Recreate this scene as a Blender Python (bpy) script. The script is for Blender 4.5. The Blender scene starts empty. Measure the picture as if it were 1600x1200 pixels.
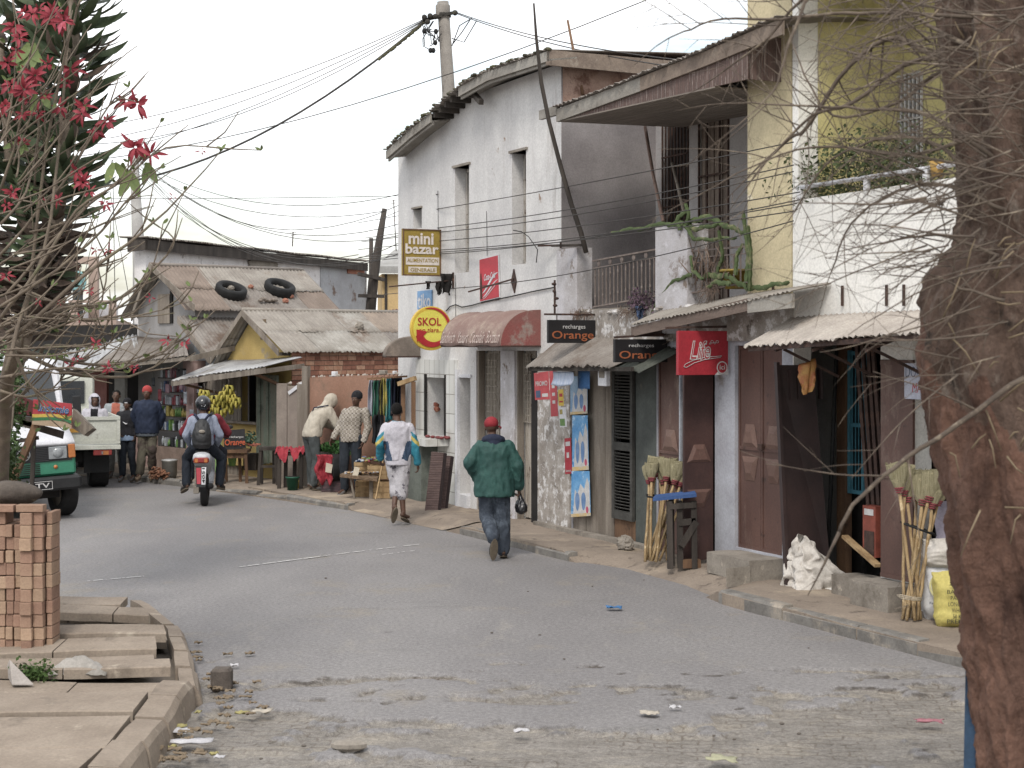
import bpy,bmesh,math,random
from mathutils import Vector,Matrix,noise
R = random.Random(7)
sc = bpy.context.scene
C = sc.collection
rad = math.radians
V = Vector
# ---------------------------------------------------------------- camera
FPX,HC,HY = 2500.0,2.55,540.0
cam = bpy.data.cameras.new('camera'); camo = bpy.data.objects.new('camera',cam); C.objects.link(camo)
camo.location = (0,0,HC); camo.rotation_euler = (rad(90),0,0)
cam.sensor_width = 36; cam.lens = 36*FPX/1600; cam.shift_y = -(600-HY)/1600
cam.clip_start = .1; cam.clip_end = 3000
cam.dof.use_dof = True; cam.dof.focus_distance = 20; cam.dof.aperture_fstop = 5.6
sc.camera = camo
# ---------------------------------------------------------------- world, sun, exposure
SUN_EL,SUN_AZ = 50,192        # azimuth measured clockwise from +Y
wd = bpy.data.worlds.new('World'); sc.world = wd; wd.use_nodes = True
nt = wd.node_tree; nt.nodes.clear()
def wn(t,**k):
    n = nt.nodes.new(t)
    for a,b in k.items(): setattr(n,a,b)
    return n
wo = wn('ShaderNodeOutputWorld'); bg1 = wn('ShaderNodeBackground'); bg2 = wn('ShaderNodeBackground'); mx = wn('ShaderNodeMixShader')
sky = wn('ShaderNodeTexSky',sky_type='NISHITA',sun_disc=False)
sky.sun_elevation = rad(SUN_EL); sky.sun_rotation = rad(SUN_AZ); sky.air_density = 1.4; sky.dust_density = 2.5
bg1.inputs[1].default_value = .13
bg2.inputs[0].default_value = (.975,.98,.995,1); bg2.inputs[1].default_value = 1.04
tc = wn('ShaderNodeTexCoord'); mp = wn('ShaderNodeMapping'); mp.inputs['Scale'].default_value = (1,1,3.2); mp.inputs['Location'].default_value = (.35,0,.12)
nz = wn('ShaderNodeTexNoise'); nz.inputs['Scale'].default_value = 2.6; nz.inputs['Detail'].default_value = 7; nz.inputs['Roughness'].default_value = .55
rp = wn('ShaderNodeValToRGB'); rp.color_ramp.elements[0].position = .38; rp.color_ramp.elements[1].position = .52
rp.color_ramp.elements[0].color = (.12,.12,.12,1)
L = nt.links.new
L(tc.outputs['Generated'],mp.inputs[0]); L(mp.outputs[0],nz.inputs[0]); L(nz.outputs[0],rp.inputs[0])
L(sky.outputs[0],bg1.inputs[0]); L(rp.outputs[0],mx.inputs[0]); L(bg1.outputs[0],mx.inputs[1]); L(bg2.outputs[0],mx.inputs[2]); L(mx.outputs[0],wo.inputs[0])
sl = bpy.data.lights.new('sun','SUN'); sl.energy = 1.5; sl.angle = rad(14); sl.color = (1,.95,.88)
so = bpy.data.objects.new('sun',sl); C.objects.link(so)
az = rad(SUN_AZ); dsun = V((math.sin(az)*math.cos(rad(SUN_EL)),math.cos(az)*math.cos(rad(SUN_EL)),math.sin(rad(SUN_EL))))
so.rotation_euler = dsun.to_track_quat('Z','Y').to_euler()
sc.view_settings.view_transform = 'Standard'; sc.view_settings.look = 'None'
sc.view_settings.exposure = .66; sc.view_settings.gamma = 1
# ---------------------------------------------------------------- projection helpers: a pixel of the plan drawing -> a point at a known distance / plane
def W(px,py,D): return V(((px-800)/FPX*D,D,HC+(HY-py)/FPX*D))
def G(px,py,z=0):
    D = FPX*(HC-z)/(py-HY); return V(((px-800)/FPX*D,D,z))
class Fr:
    def __init__(s,ox,oy,ux,uy):
        l = math.hypot(ux,uy); s.o = V((ox,oy)); s.u = V((ux/l,uy/l)); s.n = V((-s.u.y,s.u.x))
        s.ang = math.atan2(s.u.y,s.u.x)
        s.M = Matrix.Translation((ox,oy,0)) @ Matrix.Rotation(s.ang,4,'Z')
    def r(s,px,py,y=0):                      # plane local y = const -> (x, z)
        a = V(((px-800)/FPX,1)); t = (y + s.n.dot(s.o))/s.n.dot(a)
        return s.u.dot(a*t-s.o),HC+(HY-py)/FPX*t
    def x(s,px,y=0): return s.r(px,540,y)[0]
    def z(s,px,py,y=0): return s.r(px,py,y)[1]
    def q(s,px,py,x=0):                      # plane local x = const -> (y, z)
        a = V(((px-800)/FPX,1)); t = (x + s.u.dot(s.o))/s.u.dot(a)
        return s.n.dot(a*t-s.o),HC+(HY-py)/FPX*t
    def w(s,x,y,z): return s.M @ V((x,y,z))
ID = Matrix.Identity(4)
RR = Fr(-1.90,26.7,.4274,-.9041)      # right-hand row: +x towards the camera along the facade, +y into the houses
M1 = Fr(-3.99,28.9,.756,.655)         # yellow and brick house
M2 = Fr(-6.34,32.0,.756,.655)         # grey gabled house and shops
M3 = Fr(-4.12,28.2,.828,-.561)        # low panel wall behind the vendors
# ---------------------------------------------------------------- materials
def lin(h):
    if not isinstance(h,str): return tuple(h)[:3]
    o = []
    for i in (0,2,4):
        c = int(h[i:i+2],16)/255; o.append(c/12.92 if c < .04045 else ((c+.055)/1.055)**2.4)
    g = .3*o[0]+.59*o[1]+.11*o[2]
    return tuple(g+(c-g)*.86 for c in o)
MATS = {}
def mt(key,c1,c2=None,sc_=4,r=.85,bump=.15,st=(1,1,1),c3=None,t3=(.55,.7),sc3=1.5,st3=(1,1,1),metal=0,bs=None,rnd=0,fine=.12,spec=.3,c4=None,t4=(.6,.66),sc4=9,st4=(1,1,1),wave=None,trans=0):
    if key in MATS: return MATS[key]
    m = bpy.data.materials.new(key); m.use_nodes = True; T = m.node_tree; N = T.nodes; LK = T.links.new
    b = N['Principled BSDF']; b.inputs['Roughness'].default_value = r; b.inputs['Metallic'].default_value = metal
    b.inputs['Specular IOR Level'].default_value = spec
    tc = N.new('ShaderNodeTexCoord')
    def nse(scale,st,det=5,ro=.6,off=0):
        mp = N.new('ShaderNodeMapping'); mp.inputs['Scale'].default_value = st; mp.inputs['Location'].default_value = (off,off*.7,off*1.3)
        LK(tc.outputs['Object'],mp.inputs[0])
        n = N.new('ShaderNodeTexNoise'); n.inputs['Scale'].default_value = scale; n.inputs['Detail'].default_value = det; n.inputs['Roughness'].default_value = ro
        LK(mp.outputs[0],n.inputs[0]); return n.outputs[0]
    def ramp(src,a,bb):
        q = N.new('ShaderNodeMapRange'); q.inputs[1].default_value = a; q.inputs[2].default_value = bb; q.interpolation_type = 'SMOOTHSTEP'
        LK(src,q.inputs[0]); return q.outputs[0]
    def mix(f,A,B,mode='MIX'):
        q = N.new('ShaderNodeMix'); q.data_type = 'RGBA'; q.blend_type = mode
        if hasattr(f,'links'): LK(f,q.inputs[0])
        else: q.inputs[0].default_value = f
        for i,s in ((6,A),(7,B)):
            if hasattr(s,'links'): LK(s,q.inputs[i])
            else: q.inputs[i].default_value = (*lin(s),1)
        return q.outputs[2]
    n1 = nse(sc_,st)
    col = mix(ramp(n1,.32,.68),c1,c2 if c2 is not None else c1)
    if c3 is not None: col = mix(ramp(nse(sc3,st3,8,.68,3.1),*t3),col,c3)
    if c4 is not None: col = mix(ramp(nse(sc4,st4,6,.65,7.7),*t4),col,c4)
    fn = nse(max(45,sc_*9),(1,1,1),3,.7,1.7)
    if fine:
        q = N.new('ShaderNodeMapRange'); q.inputs[1].default_value = .3; q.inputs[2].default_value = .7; q.inputs[3].default_value = 1-fine*1.6; q.inputs[4].default_value = 1+fine*.7
        LK(fn,q.inputs[0])
        cc = N.new('ShaderNodeCombineColor')
        for i in range(3): LK(q.outputs[0],cc.inputs[i])
        col = mix(1.0,col,cc.outputs[0],'MULTIPLY')
    if rnd:
        oi = N.new('ShaderNodeObjectInfo'); q = N.new('ShaderNodeMapRange'); q.inputs[3].default_value = 1-rnd; q.inputs[4].default_value = 1+rnd*.6
        LK(oi.outputs['Random'],q.inputs[0]); cc = N.new('ShaderNodeCombineColor')
        for i in range(3): LK(q.outputs[0],cc.inputs[i])
        col = mix(1.0,col,cc.outputs[0],'MULTIPLY')
    LK(col,b.inputs['Base Color'])
    if bump:
        bp = N.new('ShaderNodeBump'); bp.inputs['Strength'].default_value = bump; bp.inputs['Distance'].default_value = .02
        s = nse(bs or sc_*3,st,8,.65,5)
        if wave:
            mpw = N.new('ShaderNodeMapping'); LK(tc.outputs['Object'],mpw.inputs[0])
            wv = N.new('ShaderNodeTexWave'); wv.bands_direction = wave[0]; wv.inputs['Scale'].default_value = wave[1]; wv.inputs['Distortion'].default_value = wave[2]
            LK(mpw.outputs[0],wv.inputs[0]); ad = N.new('ShaderNodeMath'); ad.operation = 'ADD'; LK(s,ad.inputs[0]); LK(wv.outputs[1],ad.inputs[1]); s = ad.outputs[0]
        LK(s,bp.inputs['Height']); LK(bp.outputs[0],b.inputs['Normal'])
    if trans:
        b.inputs['Transmission Weight'].default_value = trans
    MATS[key] = m; return m
# ---------------------------------------------------------------- mesh builder
class MB:
    def __init__(s): s.v = []; s.f = []; s.m = []; s.mi = 0; s.sm = []
        # sm: smooth flags
    def add(s,vs,fs,smooth=False):
        n = len(s.v); s.v += [V(v) for v in vs]
        for f in fs: s.f.append([i+n for i in f]); s.m.append(s.mi); s.sm.append(smooth)
        return s
    def bx(s,x0,x1,y0,y1,z0,z1,M=None):
        vs = [V((x,y,z)) for x in (x0,x1) for y in (y0,y1) for z in (z0,z1)]
        if M is not None: vs = [M @ v for v in vs]
        return s.add(vs,[(0,1,3,2),(4,6,7,5),(0,4,5,1),(2,3,7,6),(0,2,6,4),(1,5,7,3)])
    def bar(s,a,b,w,h=None,up=V((0,0,1))):       # box from a to b with section w x h
        a = V(a); b = V(b); h = w if h is None else h; d = (b-a); l = d.length; d.normalize()
        x = d.cross(up)
        if x.length < 1e-4: x = d.cross(V((0,1,0)))
        x.normalize(); z = x.cross(d)
        vs = [a+x*(i*w/2)+z*(k*h/2)+d*(j*l) for j in (0,1) for (i,k) in ((-1,-1),(1,-1),(1,1),(-1,1))]
        return s.add(vs,[(3,2,1,0),(4,5,6,7),(0,1,5,4),(1,2,6,5),(2,3,7,6),(3,0,4,7)])
    def tube(s,pts,rs,n=8,cap=True,smooth=True,jit=0):
        pts = [V(p) for p in pts]
        if not hasattr(rs,'__len__'): rs = [rs]*len(pts)
        vs = []; fs = []; prev = None
        for i,p in enumerate(pts):
            d = (pts[min(i+1,len(pts)-1)]-pts[max(i-1,0)]).normalized()
            if prev is None:
                x = d.cross(V((0,0,1)))
                if x.length < .05: x = d.cross(V((1,0,0)))
            else: x = prev - d*prev.dot(d)
            x.normalize(); prev = x; y = d.cross(x)
            for k in range(n):
                a = 2*math.pi*k/n; rr = rs[i]*(1+(R.uniform(-jit,jit) if jit else 0))
                vs.append(p+(x*math.cos(a)+y*math.sin(a))*rr)
        for i in range(len(pts)-1):
            for k in range(n): fs.append((i*n+k,i*n+(k+1) % n,(i+1)*n+(k+1) % n,(i+1)*n+k))
        if cap: fs.append(tuple(range(n))[::-1]); fs.append(tuple((len(pts)-1)*n+k for k in range(n)))
        return s.add(vs,fs,smooth)
    def lathe(s,prof,c=(0,0,0),n=20,axis='Z',smooth=True,M=None):
        vs = []; fs = []; c = V(c)
        for (r,h) in prof:
            for k in range(n):
                a = 2*math.pi*k/n; p = V((r*math.cos(a),r*math.sin(a),h))
                if axis == 'X': p = V((p.z,p.x,p.y))
                if axis == 'Y': p = V((p.y,p.z,p.x))
                if M is not None: p = M @ p
                vs.append(c+p)
        for i in range(len(prof)-1):
            for k in range(n): fs.append((i*n+k,i*n+(k+1) % n,(i+1)*n+(k+1) % n,(i+1)*n+k))
        fs.append(tuple(range(n))[::-1]); fs.append(tuple((len(prof)-1)*n+k for k in range(n)))
        return s.add(vs,fs,smooth)
    def ell(s,c,r,M=None,nu=12,nv=8,smooth=True):
        c = V(c); vs = [c+(M @ V((0,0,-r[2])) if M else V((0,0,-r[2])))]; fs = []
        for j in range(1,nv):
            t = -math.pi/2+math.pi*j/nv
            for k in range(nu):
                a = 2*math.pi*k/nu; p = V((r[0]*math.cos(t)*math.cos(a),r[1]*math.cos(t)*math.sin(a),r[2]*math.sin(t)))
                if M: p = M @ p
                vs.append(c+p)
        vs.append(c+(M @ V((0,0,r[2])) if M else V((0,0,r[2])))); L_ = len(vs)-1
        for k in range(nu):
            fs.append((0,1+(k+1) % nu,1+k)); fs.append((L_,1+(nv-2)*nu+k,1+(nv-2)*nu+(k+1) % nu))
        for j in range(nv-2):
            for k in range(nu): fs.append((1+j*nu+k,1+j*nu+(k+1) % nu,1+(j+1)*nu+(k+1) % nu,1+(j+1)*nu+k))
        return s.add(vs,fs,smooth)
    def grid(s,fn,nu,nv,smooth=True,th=None):       # fn(u,v)->point ; th: thickness vector
        vs = [V(fn(i/nu,j/nv)) for j in range(nv+1) for i in range(nu+1)]
        W_ = nu+1
        fs = [(j*W_+i,j*W_+i+1,(j+1)*W_+i+1,(j+1)*W_+i) for j in range(nv) for i in range(nu)]
        if th is not None:
            th = V(th); n = len(vs); vs += [v-th for v in vs]
            fs += [tuple(k+n for k in f[::-1]) for f in fs]
            e = [(i,i+1) for i in range(nu)]+[(j*W_+nu,(j+1)*W_+nu) for j in range(nv)]+[(nv*W_+i+1,nv*W_+i) for i in range(nu)[::-1]]+[((j+1)*W_,j*W_) for j in range(nv)[::-1]]
            fs += [(b,a,a+n,b+n) for a,b in e]
        return s.add(vs,fs,smooth)
    def slab(s,pts,th):                                 # polygon extruded by vector th
        pts = [V(p) for p in pts]; th = V(th); n = len(pts)
        return s.add(pts+[p+th for p in pts],[tuple(range(n)),tuple(range(n,2*n))[::-1]]+[((i+1) % n,i,i+n,(i+1) % n+n) for i in range(n)])
    def build(s,name,mats,parent=None,F=ID,loc=None,bevel=0,disp=None,sub=0):
        if isinstance(F,Fr): F = F.M
        me = bpy.data.meshes.new(name); o = bpy.data.objects.new(name,me); C.objects.link(o)
        if not isinstance(mats,(list,tuple)): mats = [mats]
        vs = [F @ v for v in s.v]
        if parent is not None:
            o.parent = parent; inv = WM[parent.name].inverted(); WM[o.name] = WM[parent.name]; vs = [inv @ v for v in vs]
        else:
            if loc is None:
                lo = V((min(v.x for v in vs)+max(v.x for v in vs),min(v.y for v in vs)+max(v.y for v in vs),0))/2
                lo.z = min(v.z for v in vs)
            else: lo = V(loc)
            rot = F.to_euler().z; Mo = Matrix.Translation(lo) @ Matrix.Rotation(rot,4,'Z')
            o.matrix_world = Mo; WM[o.name] = Mo; inv = Mo.inverted(); vs = [inv @ v for v in vs]
        me.from_pydata([tuple(v) for v in vs],[],s.f)
        for m in mats: me.materials.append(m)
        me.polygons.foreach_set('material_index',s.m); me.polygons.foreach_set('use_smooth',s.sm)
        bm = bmesh.new(); bm.from_mesh(me)
        if not getattr(s,'keepn',False): bmesh.ops.recalc_face_normals(bm,faces=bm.faces)
        if bevel:
            bmesh.ops.bevel(bm,geom=list(bm.edges),offset=bevel,segments=1,affect='EDGES',clamp_overlap=True)
        if disp:
            if sub: bmesh.ops.subdivide_edges(bm,edges=list(bm.edges),cuts=sub,use_grid_fill=True)
            for v in bm.verts: v.co += noise.noise_vector((v.co+V((3,5,7)))*disp[0])*disp[1]
        bm.to_mesh(me); bm.free(); me.update()
        return o
WM = {}
def tag(o,label=None,cat=None,group=None,kind=None):
    if label: o['label'] = label
    if cat: o['category'] = cat
    if group: o['group'] = group
    if kind: o['kind'] = kind
    return o
def thing(name,label,cat,loc,rz=0,group=None):
    o = bpy.data.objects.new(name,None); C.objects.link(o); o.location = V(loc); o.rotation_euler = (0,0,rz)
    o.empty_display_size = .1
    WM[o.name] = Matrix.Translation(V(loc)) @ Matrix.Rotation(rz,4,'Z')
    return tag(o,label,cat,group)
def fthing(F,name,label,cat,x,y,z,group=None): return thing(name,label,cat,F.w(x,y,z),F.ang,group)
def copytree(o,loc=None,rz=None,label=None):
    c = o.copy(); C.objects.link(c)
    if loc is not None: c.location = loc
    if rz is not None: c.rotation_euler = (0,0,rz)
    if label: c['label'] = label
    for ch in list(o.children):
        d = ch.copy(); C.objects.link(d); d.parent = c
        for g in list(ch.children):
            e = g.copy(); C.objects.link(e); e.parent = d
    return c
def textmb(txt,F,fit,P0,U,Vv,depth=.004,bold=0,shear=0,mi=0,mb=None,push=0):
    # letters as raised shapes: P0 lower-left, U/Vv full width/height vectors (frame coordinates)
    cu = bpy.data.curves.new('t','FONT'); cu.body = txt; cu.offset = bold; cu.shear = shear; cu.resolution_u = 3
    ob = bpy.data.objects.new('t',cu); C.objects.link(ob)
    dg = bpy.context.evaluated_depsgraph_get(); me = bpy.data.meshes.new_from_object(ob.evaluated_get(dg))
    vs = [v.co.copy() for v in me.vertices]; fs = [tuple(p.vertices) for p in me.polygons]
    bpy.data.objects.remove(ob); bpy.data.curves.remove(cu); bpy.data.meshes.remove(me)
    x0 = min(v.x for v in vs); x1 = max(v.x for v in vs); y0 = min(v.y for v in vs); y1 = max(v.y for v in vs)
    P0 = V(P0); U = V(U); Vv = V(Vv); nn = U.cross(Vv).normalized()*depth
    q = [P0+U*((v.x-x0)/(x1-x0))+Vv*((v.y-y0)/(y1-y0))+nn+nn.normalized()*push for v in vs]
    mb = mb or MB(); old = mb.mi; mb.mi = mi; mb.add(q,fs); mb.mi = old
    mb.keepn = True
    return mb
def tin(mb,a,b,c,d,pitch=.076,amp=.012,th=.004,jag=0,nv=6,sag=0):
    # corrugated sheet, a->b lower edge, d->c upper edge; ridges run a->d
    a,b,c,d = map(V,(a,b,c,d)); n = (b-a).cross(d-a).normalized()
    if n.z < 0: n = -n
    l = (b-a).length; nw = max(2,int(l/pitch)); nu = nw*4
    ph = R.uniform(0,6)
    jj = [R.uniform(-jag,jag) if jag else 0 for _ in range(nw*2+2)]
    def fn(u,v):
        j = jj[int(u*nw*2)]*(1-v); dd = (d-a).normalized()
        return a.lerp(b,u).lerp(d.lerp(c,u),v)+n*(math.sin(u*nw*2*math.pi)*amp-sag*math.sin(v*math.pi)+.008*math.sin(ph+u*l*2.1+v*3))+dd*j
    mb.grid(fn,nu,nv,True,n*th)
    return mb
def wallgrid(mb,x0,x1,z0,ztop,holes,y=0,th=.25,face='y',extra=()):
    # wall in plane y (local), with rectangular holes (hx0,hx1,hz0,hz1); ztop may be list of (x,z)
    tops = ztop if isinstance(ztop,list) else [(x0,ztop),(x1,ztop)]
    def zt(x):
        for (a,za),(b,zb) in zip(tops,tops[1:]):
            if a <= x <= b+1e-9: return za+(zb-za)*(x-a)/(b-a)
        return tops[-1][1] if x > tops[-1][0] else tops[0][1]
    zmax = min(z for _,z in tops)
    xs = sorted(set([x0,x1]+[h for q in holes for h in q[:2]]+[t[0] for t in tops]+list(extra)))
    zs = sorted(set([z0]+[h for q in holes for h in q[2:4]]))
    zs = [z for z in zs if z < zmax-1e-4]
    P = (lambda x,yy,z: V((x,yy,z))) if face == 'y' else (lambda x,yy,z: V((yy,x,z)))
    for i in range(len(xs)-1):
        a,b = xs[i],xs[i+1]; m = (a+b)/2
        for j in range(len(zs)):
            lo = zs[j]; top = j == len(zs)-1
            mid = (lo+(zs[j+1] if not top else zmax))/2
            if any(h[0]-1e-6 <= m <= h[1]+1e-6 and h[2] <= mid <= h[3] for h in holes): continue
            h1,h2 = (zt(a),zt(b)) if top else (zs[j+1],)*2
            mb.add([P(a,y,lo),P(b,y,lo),P(b,y,h2),P(a,y,h1),P(a,y+th,lo),P(b,y+th,lo),P(b,y+th,h2),P(a,y+th,h1)],
                   [(0,1,2,3),(7,6,5,4)] + ([(3,2,6,7)] if top else []) + ([(0,4,5,1)] if j == 0 else []))
    for h in holes:
        a,b,lo,hi = h[:4]; k = th
        mb.add([P(a,y,lo),P(a,y+k,lo),P(a,y+k,hi),P(a,y,hi)],[(0,1,2,3)])
        mb.add([P(b,y,lo),P(b,y+k,lo),P(b,y+k,hi),P(b,y,hi)],[(0,1,2,3)])
        mb.add([P(a,y,hi),P(b,y,hi),P(b,y+k,hi),P(a,y+k,hi)],[(0,1,2,3)])
        if lo > z0+.01: mb.add([P(a,y,lo),P(b,y,lo),P(b,y+k,lo),P(a,y+k,lo)],[(0,1,2,3)])
    for xx in (x0,x1): mb.add([P(xx,y,z0),P(xx,y+th,z0),P(xx,y+th,zt(xx)),P(xx,y,zt(xx))],[(0,1,2,3)])
    return mb
# common materials
wood_g = mt('weathered_wood','8a8074','6b6156',6,.9,.4,(1,1,.12),c3='4a4239',t3=(.56,.72),sc3=5,st3=(1,1,.15))
wood_b = mt('brown_wood','7a5b40','5a4230',6,.85,.3,(1,1,.15),c3='3a2c22',t3=(.58,.72),sc3=4)
wood_d = mt('dark_wood','4b443e','332e2a',6,.9,.4,(1,1,.1))
wood_y = mt('pale_wood','a98d63','866a45',7,.8,.3,(1,1,.2))
tin_g = mt('old_tin','a09b92','847d73',3,.6,.1,c3='6e5a49',t3=(.52,.7),sc3=1.1,metal=.15,spec=.4)
tin_b = mt('rusty_tin','89827a','776e66',2.5,.75,.12,c3='5f4e41',t3=(.5,.7),sc3=1.3,metal=.1)
tin_w = mt('pale_tin','b9b9b6','99989a',2.5,.5,.08,c3='7a746c',t3=(.52,.66),sc3=1.4,metal=.3,spec=.5)
tin_d = mt('dusty_tin','958e84','837b72',3,.9,.15,c3='6e5c4c',t3=(.55,.75),sc3=1.5)
iron = mt('rusty_iron','4f3b33','3a2d29',12,.8,.2,c3='6a4a3a',sc3=8)
dark = mt('dark_interior','2a2725','1d1b1a',3,.95,.1)  # near-black: interior shade is put into the colour; also used on black parts
black = mt('black_rubber','232323','1a1a1a',10,.75,.2)
conc = mt('concrete','8f877c','7a7268',3,.95,.3,c3='5d554b',t3=(.55,.75),sc3=2,c4='a59b8d',t4=(.6,.7),sc4=6)
white_p = mt('white_paint','d2d2d4','bcbcc0',2,.8,.08,c3='8d857c',t3=(.6,.8),sc3=2.5)
brickm = mt('red_brick','a8705a','8d5946',3,.92,.35,c3='b58a6e',t3=(.5,.7),sc3=3,rnd=.3)
# ================================================================ SETTING: ground, road, pavements
def fbm(x,y,s,o=4): return noise.fractal(V((x*s,y*s,3.3)),1,2,o)
gm = MB(); gm.add([(-300,-60,-.06),(300,-60,-.06),(300,500,-.06),(-300,500,-.06)],[(0,1,2,3)])
tag(gm.build('ground',mt('bare_ground','8b7d6c','766a5b',.5,.95,.2),loc=(0,0,-.06)),kind='structure')
# road sheet with worn edge-of-asphalt steps in the near part
def wear(x,y):
    n = fbm(x,y*2.2,.55)+.35*fbm(x+9,y*3,2.1)
    w = (11.75-y)*.42 + n*1.15+.5*fbm(x,y,5) + max(0,(x-1.2))*.12
    if x < -1.2: w += max(0,13.2-y)*.22*min(1,(-1.2-x))
    for (px,py,rx_,ry_) in ((505,1062,.42,.3),(440,1100,.35,.2),(575,1098,.36,.14),(820,1096,.34,.12),(380,1120,.4,.35),(900,1150,.8,.25),(1250,1130,.7,.35)):
        g = G(px,py); q = ((x-g.x)/rx_)**2+((y-g.y)/ry_)**2
        if q < 4: w += .6*math.exp(-q*1.1)
    return w
xs = [-60,-40,-30,-22,-16,-12,-9,-7.5,-6.5,-5.7]+[-5+i*.05 for i in range(191)]+[4.8,5.2,6,8,12]
ys = [2,4,6,7,7.8]+[8.2+i*.05 for i in range(156)]+[16+i*.25 for i in range(1,65)]+[34,38,45,60,80]
vs = []; wl = []
for y in ys:
    for x in xs:
        w = wear(x,y); k = max(0,min(1,(w-.25)/.1)); k = k*k*(3-2*k)
        h = 0
        if 8 < y < 17 and -5.2 < x < 4.7:
            h = -.038*k+.006*fbm(x,y,1.1)
            if k > .02: h += k*.009*fbm(x,y,9,3)+k*.008*fbm(x,y*2,3,3)
        vs.append((x,y,h)); wl.append(k if -5.6 < x < 4.9 else 0)
nx = len(xs); fs = [(j*nx+i,j*nx+i+1,(j+1)*nx+i+1,(j+1)*nx+i) for j in range(len(ys)-1) for i in range(nx-1)]
me = bpy.data.meshes.new('road'); me.from_pydata(vs,[],fs); me.polygons.foreach_set('use_smooth',[True]*len(fs))
at = me.attributes.new('wear','FLOAT','POINT'); at.data.foreach_set('value',wl)
road = bpy.data.objects.new('road',me); C.objects.link(road); tag(road,kind='structure')
m = bpy.data.materials.new('asphalt'); m.use_nodes = True; T = m.node_tree; N = T.nodes; K = T.links.new; b = N['Principled BSDF']
b.inputs['Roughness'].default_value = .8; b.inputs['Specular IOR Level'].default_value = .35
tcn = N.new('ShaderNodeTexCoord')
def nn(scale,st=(1,1,1),det=6,ro=.6,rot=0):
    mp_ = N.new('ShaderNodeMapping'); mp_.inputs['Scale'].default_value = st; mp_.inputs['Rotation'].default_value = (0,0,rot); K(tcn.outputs['Object'],mp_.inputs[0])
    q = N.new('ShaderNodeTexNoise'); q.inputs['Scale'].default_value = scale; q.inputs['Detail'].default_value = det; q.inputs['Roughness'].default_value = ro; K(mp_.outputs[0],q.inputs[0]); return q.outputs[0]
def rmp(s,a,c,lo=0,hi=1):
    q = N.new('ShaderNodeMapRange'); q.interpolation_type = 'SMOOTHSTEP'
    for i,v_ in enumerate((a,c,lo,hi)): q.inputs[i+1].default_value = v_
    K(s,q.inputs[0]); return q.outputs[0]
def mxc(f,A,B,mode='MIX'):
    q = N.new('ShaderNodeMix'); q.data_type = 'RGBA'; q.blend_type = mode
    if hasattr(f,'links'): K(f,q.inputs[0])
    else: q.inputs[0].default_value = f
    for i,s in ((6,A),(7,B)):
        if hasattr(s,'links'): K(s,q.inputs[i])
        else: q.inputs[i].default_value = (*lin(s),1)
    return q.outputs[2]
def mth(op,a,c):
    q = N.new('ShaderNodeMath'); q.operation = op
    for i,s in enumerate((a,c)):
        if hasattr(s,'links'): K(s,q.inputs[i])
        else: q.inputs[i].default_value = s
    return q.outputs[0]
wa = N.new('ShaderNodeAttribute'); wa.attribute_name = 'wear'
asp = mxc(rmp(nn(.5,(1,.45,1),rot=.5),.35,.65),'989492','8b8786')
asp = mxc(rmp(nn(2.2,(1,.3,1),8,.7,rot=.45),.55,.72,0,.6),asp,'a39d94')
asp = mxc(rmp(nn(.9,(.35,1.6,1),8,.7,rot=-.35),.58,.66,0,.35),asp,'7b7874')
asp = mxc(rmp(nn(.8,det=8,ro=.72),.54,.68,0,.75),asp,'9b9285')
sand = mxc(rmp(nn(3.5,(1,1.6,1)),.35,.65),'9c958c','8d867d')
sand = mxc(rmp(nn(11,(1,2.2,1),6,.7),.56,.66,0,.85),sand,'6f665e')
sand = mxc(rmp(nn(1.3,(1,2,1),6,.7),.5,.62,0,.8),sand,'a69d8f')
brt = N.new('ShaderNodeTexBrick'); mpb = N.new('ShaderNodeMapping'); K(tcn.outputs['Object'],mpb.inputs[0]); mpb.inputs['Rotation'].default_value = (0,0,.12)
for nm_,v_ in (('Scale',1),('Brick Width',.19),('Row Height',.1),('Mortar Size',.012),('Mortar Smooth',.8)): brt.inputs[nm_].default_value = v_
brt.inputs['Color1'].default_value = (1,1,1,1); brt.inputs['Color2'].default_value = (.86,.86,.86,1); brt.inputs['Mortar'].default_value = (.55,.5,.46,1)
dsp = N.new('ShaderNodeVectorMath'); dsp.operation = 'ADD'; cbn = N.new('ShaderNodeCombineXYZ'); nq = nn(5); 
K(mth('MULTIPLY',nq,.1),cbn.inputs[0]); K(mth('MULTIPLY',nq,.08),cbn.inputs[1]); K(mpb.outputs[0],dsp.inputs[0]); K(cbn.outputs[0],dsp.inputs[1]); K(dsp.outputs[0],brt.inputs[0])
sand = mxc(rmp(nn(1.1),.42,.6,.12,.8),sand,mxc(1.0,sand,brt.outputs[0],'MULTIPLY'))
wf_ = rmp(mth('ADD',wa.outputs['Fac'],mth('MULTIPLY',nn(24,(1,1.6,1),5,.7),.9)),.72,1.15)
col = mxc(wf_,asp,sand); lipm_ = mth('MULTIPLY',mth('MULTIPLY',rmp(wa.outputs['Fac'],.03,.3),rmp(wa.outputs['Fac'],.9,.5)),mth('MULTIPLY',rmp(nn(.75,(1,.6,1)),.5,.6),rmp(nn(9),.38,.55))); col = mxc(lipm_,col,'5a524b')
sp = nn(140,det=2); col = mxc(1.0,col,mxc(rmp(sp,.3,.7),'c8c8c8','ffffff'),'MULTIPLY'); col = mxc(1.0,col,mxc(rmp(nn(28,det=3),.3,.7),'dadada','ffffff'),'MULTIPLY')
vo = N.new('ShaderNodeTexVoronoi'); vo.inputs['Scale'].default_value = 42; K(tcn.outputs['Object'],vo.inputs[0])
col = mxc(rmp(vo.outputs['Distance'],.06,.1,.5,0),col,'4a4542')
K(col,b.inputs['Base Color'])
bp = N.new('ShaderNodeBump'); bp.inputs['Strength'].default_value = .5; bp.inputs['Distance'].default_value = .012
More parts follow.
